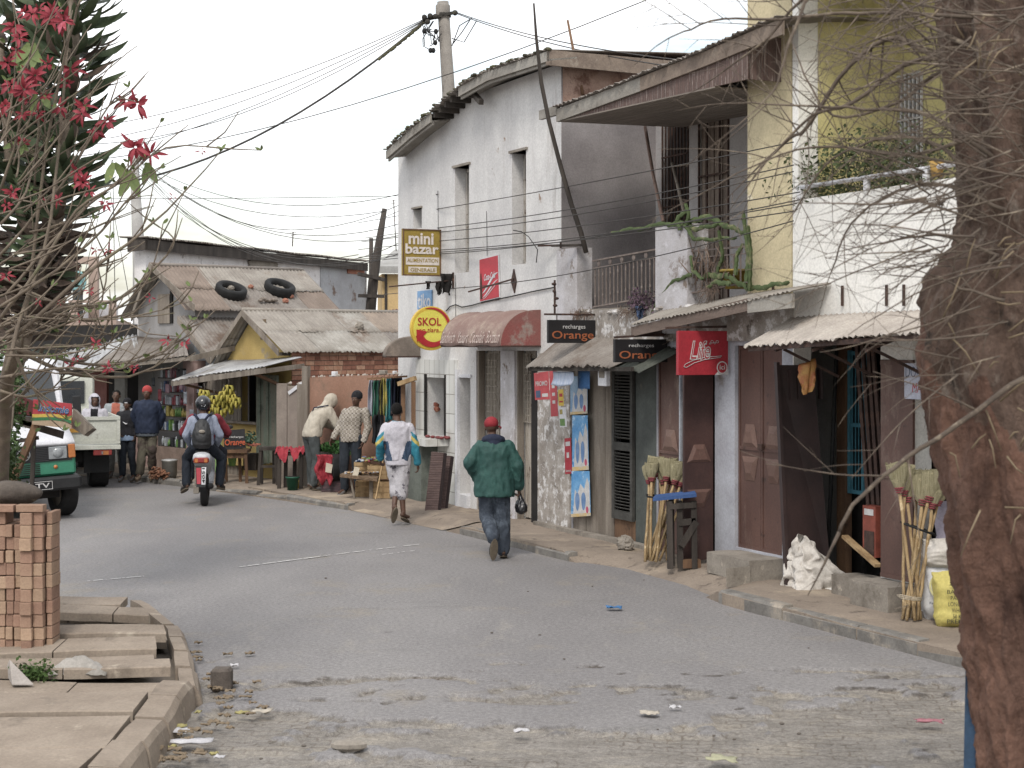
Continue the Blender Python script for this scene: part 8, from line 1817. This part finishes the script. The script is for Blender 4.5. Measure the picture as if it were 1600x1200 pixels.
o,SS,MM = rider(-.02,dict(shR=(.165,.06,1.36),shL=(-.165,.06,1.36),elR=(.27,.06,1.1),elL=(-.27,.06,1.1),wrR=(.2,.25,.93),wrL=(-.2,.25,.93),knR=(.28,.3,.72),knL=(-.28,.3,.72),anR=(.25,.22,.3),anL=(-.27,.16,.3),toR=(.3,.36,.27),toL=(-.34,.3,.24)),
      dict(helmet=mt('black_helmet','222327','1b1c20',4,.25,0,spec=.7),top=[lgr],topname='sweater',bulk=.025,hem=-.02,wrinkle=.012,legs=[dkj2],shoe=shoe_d,sole=sole_t),'pillion rider in pale grey sweater and black helmet on the scooter',81)
rider(.42,dict(shR=(.2,.06,1.36),shL=(-.2,.06,1.36),elR=(.36,.2,1.12),elL=(-.36,.2,1.12),wrR=(.33,.5,1.06),wrL=(-.33,.5,1.06),head=(0,.16,1.5),neck=(0,.1,1.4)),dict(hair=True,top=[mt('dark_red_jacket','7d2430','6e1f2a',5,.9,.2)],bulk=.04,hem=-.02,legs=[dkj2],shoe=shoe_g,sole=sole_t),'scooter driver in dark red jacket mostly hidden behind the helmeted passenger',83)
bp_ = thing('backpack','black backpack worn by the scooter passenger','backpack',MM @ V((0,-.15,1.0)),rad(7))
mb = MB(); loft(mb,[((0,-.18,.92),.12,.07),((0,-.20,.97),.155,.11),((0,-.19,1.15),.15,.1),((0,-.15,1.3),.11,.07),((0,-.12,1.38),.05,.03)]); mb.ell((.01,-.28,1.06),(.1,.04,.085)); fuse(mb,.013,2,.008,10,3).build('main_pouch',mt('black_nylon','1f2022','19191b',8,.6,.2,spec=.5),bp_,MM)
mb = MB(); mb.ell((.01,-.3,1.18),(.05,.02,.03)); mb.build('grey_patch',conc,bp_,MM)
for s in (-1,1): mb = MB(); mb.tube([(s*.05,-.15,1.36),(s*.11,-.09,1.44),(s*.13,.05,1.44),(s*.14,.2,1.36),(s*.15,.2,1.15)],.02,6); mb.build('strap',navy,bp_,MM)
# ---- street stall with noodle advert at left
D_ = 14.6
stl = thing('street_stall','ramshackle wooden stall with tilted plank roof behind the brick stack','stall',(rf(60,700,D_).x,D_,0))
mb = MB(); mb.bar(rf(20,752,D_),rf(60,655,D_-.05),.045,.06); mb.build('brace',wood_b,stl)
P = [rf(50,663,D_-.1),rf(112,670,D_-.1),rf(112,631,D_-.1),rf(52,624,D_-.1)]; ad_ = MB().slab(P,(0,.02,0)).build('advert_board',mt('faded_red_print','a8323c','9a2b35',6,.6),stl)
bl2 = lambda u,v,k=.003: P[0].lerp(P[1],u).lerp(P[3].lerp(P[2],u),v)-V((0,k,0))
for v0,v1,m_,am in ((0,.23,mt('faded_tan_print','a08a72'),.05),(.2,.33,mt('faded_green_print','2f6b45'),.06),(.33,.46,mt('faded_yellow_print','b59a35'),.06)):
    mb = MB(); mb.grid(lambda u,v: bl2(u,max(0,v0+(v1-v0)*v+am*math.sin(-1+u*4)*(1 if v0+v > 0 else 0)),.003 if v0 < .1 else (.0045 if v0 < .3 else .006)),14,1); mb.build('printed_band',m_,ad_)
a = bl2(.14,.56,.004); textmb('Indomie',ID,1,a,bl2(.93,.58)-bl2(.14,.56),bl2(.14,.86)-bl2(.14,.56),.003,.035,.25).build('lettering',wlt,ad_); textmb('Indomie',ID,1,a-V((0,.005,0)),bl2(.93,.58)-bl2(.14,.56),bl2(.14,.86)-bl2(.14,.56),.003,.01,.25).build('lettering',mt('blue_print','2f5f94'),ad_)
for q,m_ in (([(112,668),(131,680),(145,669),(114,638)],wood_g),([(20,648),(52,652),(52,668),(22,660)],wood_d),([(30,665),(92,684),(94,672),(32,655)],wood_d),([(22,616),(52,626),(52,650),(24,646)],mt('dull_red_board','5f2f2f','4f2828',5,.9))):
    MB().slab([rf(px,py,D_+.05) for px,py in q],(.0,.14,-.02)).build('roof_plank',m_,stl)
for q_ in ((rf(24,690,D_),rf(60,684,D_)),(rf(54,664,D_+.4),rf(50,760,D_+.4))): MB().bar(*q_,.035).build('batten',wood_d,stl)
# ================================================================ POLES, CABLES
cabm = mt('cable_grey','4a4744','3d3a38',9,.7)
cp = mt('concrete_pole','8b857d','7a746d',3,.95,.3,c3='66605a',t3=(.55,.7),sc3=3)
D1 = 27.5
p1 = thing('utility_pole','thick grey concrete utility pole rising behind the tall white house','pole',(W(697,500,D1).x,D1,0)); b_ = W(701,145,D1); t_ = W(692,3,D1)
MB().tube([V((b_.x+.1,D1,0)),b_,t_],[.17,.115,.10],14).build('shaft',cp,p1); MB().lathe([(.11,-.12),(.125,-.1),(.125,.1),(.1,.13)],W(692,18,D1),12).build('collar',cp,p1)
mb = MB(); mb.lathe([(.13,-.03),(.13,.03)],W(693,24,D1),12); mb.bar(W(660,32,D1-.1),W(708,20,D1-.1),.05)
for px,py in ((663,27),(672,25),(668,34),(711,20),(680,26)): mb.ell(W(px,py,D1-.15),(.05,.05,.05),nu=7,nv=5)
mb.build('insulator_bracket',mt('weathered_fittings','3d3a35','2e2c28',12,.9,.4,c3='5d5f45',t3=(.58,.66),sc3=9),p1)
mb = MB()
for k in range(16):
    a = V(W(R.uniform(657,690),R.uniform(30,60),D1-.15)); c = V(W(R.uniform(660,688),R.uniform(45,82),D1-.15)); mb.tube([a,a.lerp(c,.5)+V((R.uniform(-.1,.1),0,-.08)),c],.008,4)
for k in range(5): mb.ell(W(R.uniform(660,682),R.uniform(48,80),D1-.18),(.04,.04,.05),nu=6,nv=4)
mb.build('cable_tangle',black,p1)
D2 = 38
p2 = thing('utility_pole','slim pale concrete pole left of the long whitewashed house','pole',(W(216,500,D2).x,D2,0)); MB().tube([V((W(218,500,D2).x,D2,0)),W(218,420,D2),W(209,238,D2)],[.17,.16,.10],12).build('shaft',mt('pale_pole_concrete','a5a39f','96938f',3,.9,.1),p2)
MB().bar(W(207,272,D2-.1),W(207,290,D2-.1),.09).build('junction_box',iron,p2)
def cable(lab,a,b_,r_=.008,sag=.0,n=14,group=None,m_=None):
    a,b_ = V(a),V(b_); pts = [a.lerp(b_,i/n)-V((0,0,sag*4*(i/n)*(1-i/n))) for i in range(n+1)]; return tag(MB().tube(pts,r_*(.72 if r_ < .015 else 1),4,smooth=True).build('cable',m_ or cabm),lab,'cable',group)
cable('thick black cable sagging from the concrete pole down to the red flowered shrub',W(664,32,D1),W(150,292,30),.02,.55)
mb = MB()
for k in range(26): t_ = k*.005+.004; p = W(664,32,D1).lerp(W(150,292,30),t_)-V((0,0,2.2*t_*(1-t_))); mb.ell(p+V((0,0,-.02)),(.03,.025,R.uniform(.02,.045)),nu=5,nv=4)
tag(mb.build('cable_moss',moss),'clumps of moss hanging on the thick cable next to the pole','moss')
g = 'thin overhead cables across the left sky'; lb = 'thin overhead cable crossing the white sky left of the concrete pole'
for a,c,s in (((660,33),(170,216),.25),((661,31),(100,205),.3),((660,34),(120,245),.35),((660,36),(150,225),.45)): cable(lb,W(*a,D1),W(*c,34),.011,s,group=g)
cable('dark wire rising across the sky from the left to the top of the picture',W(0,262,33),W(1010,0,22),.011,.5)
for a,c in (((712,19),(1105,98)),((713,21),(1110,112))): cable('overhead cable running right from the concrete pole to the balcony house roof',W(*a,D1),W(*c,18.5),.011,.12,group='cables right of the concrete pole')
for (pts) in (((735,30),(722,50),(708,68)),((738,28),(718,40),(706,72)),((745,32),(725,66),(706,60))): tag(MB().tube([W(*p,D1-.1) for p in pts],.009,4).build('cable',black),'loose looping wire hanging right beside the concrete pole','cable','loose wires at the concrete pole')
g = 'cables fanning from the slim pale pole'; lb = 'thin cable fanning out from the slim pale pole toward the white house'
for (x1,y1,x2,y2,s) in ((212,245,640,345,.9),(212,248,640,365,.8),(213,252,640,372,1.3),(213,250,590,408,.9),(214,258,560,398,.8),(214,262,600,330,.5),(213,246,625,320,1.0),(212,250,640,300,.6),(214,265,460,400,.4),(215,270,640,392,1.0)): cable(lb,W(x1,y1,D2),W(x2,y2,30),.010,s,group=g)
for (x1,y1,x2,y2) in ((175,250,115,500),(176,250,180,480),(172,300,208,500)): cable('thin stay wire dropping steeply beside the slim pale pole',W(x1,y1,36),W(x2,y2,37),.012,0,group='stay wires left')
g = 'cables strung along the front of the white houses'; lb = 'thin cable strung low across the front of the white and grey houses'
for (x1,y1,x2,y2,s) in ((560,348,1240,222,.05),(570,372,1240,258,.12),(565,378,1240,268,.15),(560,390,1250,300,.1),(560,402,1245,318,.14),(575,408,1250,312,.16),(560,405,1240,330,.1),(600,460,1240,345,.25),(600,340,684,303,.03)):
    ym_ = y1+(y2-y1)*(688-x1)/(x2-x1)+s*30; m_ = RR.w(*rp(688,ym_,-.03)); c = RR.w(*rp(x2,y2,-.55)); e = W(x1,y1,31)
    pts = [c.lerp(m_,i/16)-V((0,0,s*2*(i/16)*(1-i/16))) for i in range(17)]+([m_.lerp(e,i/5) for i in range(1,6)] if x1 < 690 and x2 > 700 else [])
    if x2 < 700: pts = [RR.w(*rp(684,303,-.03)),W(600,340,31)]
    tag(MB().tube(pts,.0062,4).build('cable',cabm),lb,'cable',g)
cable('pale horizontal wire low in the left sky',W(160,310,36),W(625,306,28),.008,.02)
tag(MB().tube([rp(802,360,-.05),rp(815,362,-.1),rp(826,370,-.15),rp(840,390,-.15),rp(838,410,-.1)],.007,4).build('cable',black,F=RR),'curled wire drooping beside the right narrow window','cable')
# ================================================================ LEFT VEGETATION
# dark tall plant with tiers of long leaves
lfm = mt('dark_glossy_leaf','4c5a3c','3a4831',4,.55,.1,c3='6a5a4c',t3=(.58,.72),sc3=2.5,spec=.4); lfb = mt('old_brown_leaf','5d4d42','4b4038',5,.8,.2); ptr = mt('shrub_bark','7d7062','665a4e',8,.95,.4)
TP = thing('tall_leafy_tree','tall dark tree with tiers of long upturned leaves behind the red flowered shrub','tree',(W(85,500,15).x,15,0))
mb = MB(); stems = [([(-40,1000),(-12,700),(40,520),(90,330),(112,100),(118,-120)],15.0,.075),([(0,640),(48,430),(50,80),(45,-120)],15.5,.06),([(20,560),(50,420),(15,250),(0,60)],15.3,.05)]
for pts,D,r_ in stems: mb.tube([W(*p,D) for p in pts],[r_*1.2]+[r_]*(len(pts)-2)+[r_*.6],8)
mb.build('trunk',ptr,TP)
mb = MB()
def leaf(mb,p,d,up,l,w,mi=0,curl=.25):
    d = V(d).normalized(); s_ = d.cross(V(up)).normalized(); u_ = s_.cross(d); n = 5; vs = []; mb.mi = mi
    for i in range(n+1):
        t = i/n; ww = w*math.sin(math.pi*min(.97,.06+t*.94))**.8*.5; c = V(p)+d*l*t+u_*(curl*l*(t-.5)**2*1.6-curl*l*.4*(1-t)); vs += [c-s_*ww+u_*ww*.25,c,c+s_*ww+u_*ww*.25]
    mb.add(vs,[(3*i+k,3*i+k+1,3*i+k+4,3*i+k+3) for i in range(n) for k in (0,1)],True)
def along(pts,D,t):
    n = len(pts)-1; i = min(n-1,int(t*n)); f_ = t*n-i; a,c = pts[i],pts[i+1]; return W(a[0]+(c[0]-a[0])*f_,a[1]+(c[1]-a[1])*f_,D)
for si,(pts,D,r_) in enumerate(stems):
    N_ = (470,220,200)[si]
    for k in range(N_):
        t = (.4 if si == 0 else .15)+k/N_*(.6 if si == 0 else .85); p = along(pts,D,t); a = k*2.4+R.uniform(-.3,.3)
        br_ = R.uniform(.02,.2); d0 = V((math.cos(a),math.sin(a),0)); q = p+d0*br_+V((0,0,R.uniform(-.03,.03)))
        low = q.z < 3.7; mb2 = leaf(mb,q,d0+V((0,0,R.uniform(.15,.6) if not low else R.uniform(-.5,.5))),(R.uniform(-.4,.4),R.uniform(-1.3,.2),.7),R.uniform(.28,.46)*(1 if not low else .75),R.uniform(.085,.13),1 if (low and R.random() < .75) or R.random() < .07 else 0,R.uniform(.1,.5))
for k in range(200):
    q = W(R.uniform(-30,75),R.uniform(30,470),15.6+R.uniform(-.3,.8)); a = R.uniform(0,6.28); leaf(mb,q,(math.cos(a),math.sin(a),R.uniform(-.2,.6)),(R.uniform(-.4,.4),R.uniform(-1.3,.2),.7),R.uniform(.25,.4),.11,1 if q.z < 3.5 and R.random() < .6 else 0)
mb.build('crown',[lfm,lfb],TP)
# poinsettia shrub
twg = mt('grey_green_twig','7b6e5e','64584c',8,.9,.2,c3='6a6a4e',t3=(.55,.7),sc3=6); brac = mt('red_bract','942635','7f2230',8,.6,.05,c3='b8566a',t3=(.58,.7),sc3=7); sgr = mt('soft_green_leaf','6b7a42','5a6a3a',8,.7,.1,c3='8a8a3c',t3=(.62,.7),sc3=5)
PS = thing('flowering_shrub','bare twiggy shrub with clusters of red bracts at the left edge','shrub',(W(6,700,11.5).x,11.5,.0))
tw_ = MB(); DP = 11.5
tw_.tube([W(-6,900,13.1),W(3,700,13.0),(W(10,600,12.4)),W(22,540,DP)],[.07,.065,.06,.05],8)
tips = []
def twig(pts,r0,r1,D0=None,D1_=None,sub=3,mb=tw_):
    D0 = D0 or DP; D1_ = D1_ or DP; n = len(pts); P = [W(p[0],p[1],D0+(D1_-D0)*i/(n-1)) for i,p in enumerate(pts)]; Q = []
    for i in range(n-1):       # catmull-rom
        a,b_,c,d = P[max(i-1,0)],P[i],P[i+1],P[min(i+2,n-1)]
        for k in range(sub): t = k/sub; Q.append(.5*((2*b_)+(c-a)*t+(2*a-5*b_+4*c-d)*t*t+(3*b_-a-3*c+d)*t**3))
    Q.append(P[-1]); m_ = len(Q)-1; Q = [q+V((R.uniform(-1,1),0,R.uniform(-1,1)))*.005 for q in Q]
    mb.tube(Q,[r0+(r1-r0)*i/m_ for i in range(m_+1)],5); return Q
main = [([(10,580),(40,470),(80,340),(110,0)],.017,.009),([(30,560),(55,380),(72,230),(108,60),(125,0)],.015,.008),([(0,500),(60,420),(120,330),(180,290),(260,230),(345,232)],.015,.004),([(20,530),(120,440),(200,380),(260,330),(345,236)],.018,.004),
    ([(0,480),(90,420),(160,360),(210,300),(250,262)],.013,.005),([(10,460),(80,380),(140,320),(200,270),(232,238)],.013,.005),([(0,400),(60,330),(110,270),(150,200),(180,155),(215,160)],.012,.005),([(10,520),(100,480),(180,470),(260,400),(270,370),(240,350)],.014,.004),
    ([(0,510),(80,490),(150,500),(200,470),(235,430),(255,350)],.013,.004),([(20,545),(90,560),(160,570),(250,555),(300,500)],.017,.004),([(20,545),(100,580),(180,590),(240,575),(275,545)],.018,.004), 
    ([(0,430),(80,470),(150,480),(165,440),(170,400)],.012,.004),([(0,350),(40,300),(60,200),(50,130)],.012,.005),([(0,300),(30,200),(40,120),(60,30)],.012,.005),([(5,250),(40,240),(90,190),(130,170)],.01,.004),
    ([(20,540),(40,590),(60,620),(60,640)],.014,.006),([(60,565),(66,545),(80,540),(130,540),(160,520),(175,470)],.018,.004),([(0,590),(60,580),(110,575),(170,580),(230,560)],.013,.004),([(0,530),(60,520),(120,500),(170,500),(230,490),(300,470)],.012,.003),([(0,610),(40,620),(80,610),(120,560)],.012,.004),([(110,570),(130,560),(165,540),(180,520)],.009,.004)]
for pts,r0,r1 in main:
    Q = twig(pts,r0,r1,DP+R.uniform(-.3,.3),DP+R.uniform(-.5,.5)); tips.append(Q[-1])
    for _ in range(7):
        i = R.randrange(len(Q)//4,len(Q)-1); p = Q[i]; d = (Q[i+1]-Q[i-1]).normalized(); e = (d+V((R.uniform(-.7,.7),R.uniform(-.3,.3),R.uniform(-.4,.9)))).normalized(); l = R.uniform(.12,.5)
        q1_ = p+e*l*.5+V((0,0,-.01)); q2_ = q1_+(e+V((0,0,R.uniform(-.1,.6)))).normalized()*l*.5; tw_.tube([p,q1_,q2_],[.006,.005,.003],4)
        if R.random() < .4: tips.append(q2_)
for k in range(60):      # background twigs
    x,y = R.uniform(-20,60),R.uniform(120,640); a = R.uniform(-.9,.35) if y > 300 else R.uniform(-1.5,-.4); l = R.uniform(80,260); pts = [(x,y)]; 
    for j in range(3): pts.append((pts[-1][0]+math.cos(a)*l/3,pts[-1][1]+math.sin(a)*l/3)); a += R.uniform(-.35,.2)
    twig(pts,.008,.003,DP+R.uniform(-.6,.8),DP+R.uniform(-.6,.8))
tw_.build('branches',twg,PS)
def flower(p,n=11,l=.11,mb=None,tilt=None):
    for k in range(n):
        a = 2*math.pi*k/n+R.uniform(-.3,.3); d = V((math.cos(a),R.uniform(-.7,.3),math.sin(a)*.75+.0)); leaf(mb,p+d*.01,d+V((0,0,R.uniform(-.7,.25))),(R.uniform(-.5,.5),-1,R.uniform(-.4,.6)),l*R.uniform(.35,1.05),l*R.uniform(.2,.32),0,-.3)
for px,py,n,l in ((80,25,14,.13),(100,32,12,.12),(50,22,9,.1),(22,42,12,.12),(38,20,9,.08),(12,98,9,.1),(25,78,8,.09),(55,118,14,.13),(18,132,12,.12),(38,140,14,.13),(45,158,10,.1),(110,108,7,.14),(70,150,9,.08),(95,168,9,.1),(132,165,10,.1),(35,178,9,.08),(198,158,10,.14),(215,162,9,.14),(168,190,9,.11),(150,205,9,.11),(212,230,13,.15),(236,240,9,.14),(128,178,8,.1),(35,222,10,.09),(60,177,7,.09),(120,268,9,.1),(90,312,8,.07),(65,310,7,.06),(130,285,9,.1),(10,320,7,.07),(20,300,10,.09),(8,165,9,.12),(62,15,9,.08),(105,130,7,.09),(140,300,7,.07),(165,318,6,.08),(150,390,5,.06),(170,390,5,.06),(150,537,6,.07),(170,575,7,.07),(210,575,7,.05),(110,570,5,.06),(288,537,6,.06),(262,532,5,.07),(120,560,5,.05),(95,470,5,.05),(140,455,5,.05),(235,465,4,.05),(125,498,4,.05),(60,470,5,.05),(10,430,6,.07),(315,236,4,.05),(270,308,3,.04),(85,20,10,.1),(30,60,10,.09),(75,100,8,.08)):
    fm = MB(); flower(W(px,py,DP+R.uniform(-.5,.4)),n,l*.86,fm); fm.build('bract_cluster',brac,PS)
gm_ = MB()
for px,py,n,l in ((185,262,3,.17),(200,275,3,.2),(225,262,2,.17),(50,75,3,.2),(40,80,3,.2),(60,155,2,.15),(160,480,4,.05),(100,560,4,.05),(30,230,3,.1),(80,560,4,.05)):
    for k in range(n): a = R.uniform(-2.6,-.6); leaf(gm_,W(px+R.uniform(-8,8),py-8,DP),(math.cos(a),R.uniform(-.5,.5),math.sin(a)),(0,-1,0),l,l*.38)
for p in tips: leaf(gm_,p,(R.uniform(-1,1),R.uniform(-1,1),1),(0,-1,0),.05,.02); leaf(gm_,p,(R.uniform(-1,1),R.uniform(-1,1),.4),(0,-1,0),.05,.02)
gm_.build('leaves',sgr,PS)
# green bush low at the left edge
mb = MB(); GB = thing('bush','dense green leafy bush under the red flowered shrub at the left edge','bush',(W(8,740,13).x,13,.9))
for px,py,s,n in ((2,700,.07,500),(12,640,.07,420),(18,600,.07,260),(-6,650,.1,500),(8,735,.06,300),(6,560,.09,200),(-40,700,.16,500)): leafclump(mb,W(px,py,13.3+R.uniform(-.3,.3)),(s,s,s),n,.055)
mb.build('foliage',mt('bush_green','52693a','415530',12,.7,.2,c3='7a8a4a',t3=(.6,.68),sc3=12),GB); MB().tube([W(6,900,13),W(8,740,13.2),W(20,620,13.3)],[.04,.03,.02],6).build('stem',ptr,GB)
mb = MB(); leafclump(mb,G(50,1062,.17)+V((0,.06,.04)),(.07,.05,.035),500,.035); tag(mb.build('weeds',mt('weed_green','4f6a2f','3f5726',14,.8,.1)),'tuft of small green weeds at the foot of the brick stack','weeds')
mb = MB(); leafclump(mb,rf(72,990,13)+V((0,0,-.0)),(.02,.05,.06),160,.04); tag(mb.build('weeds',mt('weed_green','4f6a2f')),'thin strip of weeds growing behind the corner of the brick stack','weeds')
# ================================================================ NEAR TREE AT RIGHT
TR = thing('near_tree','big leaning reddish trunk with tangled bare twigs at the right edge','tree',(1.9,6.6,0)); DT = 6.8
bark = mt('dusty_red_bark','785747','644a3e',3.5,.95,.9,(1,1,.55),c3='4a342b',t3=(.52,.66),sc3=4,st3=(1,1,.3),c4='876250',t4=(.58,.76),sc4=5,st4=(1,1,.3),bs=9); barkd = mt('dark_shaggy_bark','735d50','59483e',6,1,.9,(1,1,.5),c3='84766a',t3=(.54,.66),sc3=8,st3=(1,1,.5),c4='3f3731',t4=(.6,.68),sc4=6)
edge = [(-40,1478),(60,1484),(150,1492),(230,1500),(330,1500),(372,1502),(400,1480),(430,1452),(470,1437),(520,1441),(560,1437),(600,1444),(650,1455),(700,1468),(760,1478),(820,1488),(900,1500),(980,1512),(1060,1520),(1140,1528),(1200,1536),(1320,1545),(1520,1500)]
def ex(py):
    for (a,xa),(b_,xb) in zip(edge,edge[1:]):
        if a <= py <= b_: return xa+(xb-xa)*(py-a)/(b_-a)
    return edge[-1][1]
NR = 330; NA = 190
def trunk(u,v):
    py = 1500-1540*v; r_ = .42 if py > 420 else .36; r_ += .05*math.sin(py*.01); x0 = (ex(py)-800)/FPX*DT; z = HC+(HY-py)/FPX*DT; a = 2*math.pi*u
    rr2 = r_*(1+.05*math.sin(a*5+py*.004)+.03*math.sin(a*9-py*.006)); p = V((x0+r_+math.cos(a)*rr2,DT+math.sin(a)*rr2,z)); q = fbm(p.x*1.0+a,p.z*.9,3.2,5)*.03+noise.fractal(V((p.x*8,p.y*8,p.z*2.6)),.7,2,7)*.038-.02*abs(noise.noise(V((p.x*16,p.y*16,p.z*4))))
    return p+V((math.cos(a),math.sin(a),0))*q
tb_ = MB(); tb_.grid(trunk,NA,NR); 
ob = tb_.build('trunk',[bark,barkd],TR)
for poly in ob.data.polygons:
    c = WM[TR.name] @ poly.center; py = HY-(c.z-HC)/DT*FPX; n_ = noise.noise(c*2.5)*140+noise.noise(c*9)*60
    lx = (c.x-(ex(min(1400,py))-800)/FPX*DT)
    poly.material_index = 1 if py+n_-lx*380 < 560 else 0
for m_ in (bark,barkd):
    for n_ in m_.node_tree.nodes:
        if n_.type == 'BUMP': n_.inputs['Distance'].default_value = .07; n_.inputs['Strength'].default_value = 1
BR = MB(); brkm = mt('dark_twig','6c5f52','554a41',10,.9,.3,c3='8d7f6c',t3=(.55,.66),sc3=5); 
R.seed(11)
def grow(P0,d,l,r_,lvl,mb,Dz):
    n = max(3,int(l/.07)); P = [V(P0)]; d = V(d).normalized(); k = V((R.uniform(-1,1),R.uniform(-.5,.5),R.uniform(-1,1)))*.09
    for i in range(n): d = (d+k*.5+V((R.uniform(-.09,.09),R.uniform(-.06,.06),R.uniform(-.09,.09)))+V((0,0,-.012))).normalized(); P.append(P[-1]+d*l/n)
    mb.tube(P,[r_*(1-.75*i/n) for i in range(n+1)],4 if lvl else 6,jit=.1 if lvl < 2 else 0)
    if lvl < 3:
        for i in range(1,n):
            if R.random() < (.72,.5,.28)[lvl]:
                dd = (P[i+1]-P[i]).normalized(); s_ = V((R.uniform(-1,1),R.uniform(-.6,.6),R.uniform(-1,1))); s_ = (s_-dd*s_.dot(dd)).normalized(); grow(P[i],dd*.75+s_*.75,l*R.uniform(.25,.55),max(.0017,r_*(1-.75*i/n)*.5),lvl+1,mb,Dz)
def limbpx(pts,r0,r1,D0,D1_,mb,side=1.0):
    Q = twig(pts,r0,r1,D0,D1_,4,mb)
    for i in range(3,len(Q)-1):
        if R.random() < .6*side:
            dd = (Q[i+1]-Q[i-1]).normalized(); s_ = V((R.uniform(-1,1),R.uniform(-.4,.4),R.uniform(-1,1))); s_ = (s_-dd*s_.dot(dd)).normalized(); t = i/len(Q); grow(Q[i],dd*.6+s_,R.uniform(.25,.6),max(.0025,(r0+(r1-r0)*t)*.45),1,mb,0)
    grow(Q[-1],Q[-1]-Q[-3],.3,r1,1,mb,0)
for pts,r0,r1,D0,D1_ in (([(1560,60),(1500,105),(1400,60),(1330,100),(1260,200),(1235,215),(1190,255)],.016,.006,6.8,7.6),([(1550,120),(1440,90),(1330,160),(1270,180),(1200,250)],.014,.005,6.8,7.2),([(1560,30),(1400,20),(1300,22),(1220,30),(1130,28),(1070,50)],.010,.004,6.6,7.0),
    ([(1560,150),(1480,110),(1400,160),(1300,180),(1250,100)],.012,.004,6.7,7.5),([(1560,250),(1450,180),(1350,170),(1250,165),(1160,160)],.010,.003,6.5,6.9),([(1560,320),(1470,230),(1390,215),(1300,250),(1240,330)],.010,.003,6.6,7.2),([(1570,330),(1480,290),(1400,300),(1330,350),(1300,420)],.009,.003,6.4,6.9),
    ([(1560,400),(1480,370),(1420,370),(1370,380)],.008,.003,6.3,6.5),([(1560,0),(1420,-30),(1280,-20),(1200,60),(1130,110)],.012,.004,6.6,7.1),([(1560,200),(1430,240),(1320,230),(1220,240),(1100,300)],.009,.0025,6.4,6.9),([(1560,90),(1450,40),(1380,-20)],.012,.006,6.6,7.2),([(1570,470),(1500,450),(1460,430)],.008,.003,6.25,6.25),
    ([(1600,590),(1500,660),(1420,715),(1345,775),(1310,830)],.012,.0075,6.2,6.35),([(1265,-10),(1235,60),(1215,130),(1178,175)],.007,.0022,5.6,5.6)):
    limbpx(pts,r0,r1,D0,D1_,BR,.25 if pts[0][1] > 560 or pts[0][0] == 1265 else 1.0)
for k in range(140):     # tangle over the upper trunk
    px = R.uniform(1440,1640); py = R.uniform(-30,430)*(1 if R.random() < .85 else 1.4); a = R.uniform(2.2,4.1); grow(W(px,py,R.uniform(6.0,6.5)),(math.cos(a),R.uniform(-.3,.2),-math.sin(a)*.6+R.uniform(-.3,.3)),R.uniform(.25,.7),R.uniform(.0025,.0055),2 if k % 2 else 1,BR,0)
BR.mi = 1
for k in range(42):
    px = R.uniform(1470,1600); py = R.choice((R.uniform(-10,130),R.uniform(380,850))); a = R.uniform(0,6.28); p = W(px,py,6.25+R.uniform(-.05,.05)); d = V((math.cos(a),R.uniform(-.3,.1),math.sin(a))); l = R.uniform(.05,.2); BR.tube([p,p+d*l*.5+V((0,0,R.uniform(-.02,.02))),p+d*l+V((0,0,R.uniform(-.05,.02)))],[.004,.0035,.002],4)
BR.build('bare_branches',[brkm,mt('pale_dry_stub','86755c','6e5f48',9,.9,.1)],TR)
o = tag(MB().bar(V((1.93-.02,6.72,0)),W(1519,1030,6.95),.05,.05).build('blue_post',mt('dark_blue_paint','22405c','1c354d',7,.6,.1)),'thin dark blue post standing just left of the near trunk','post')
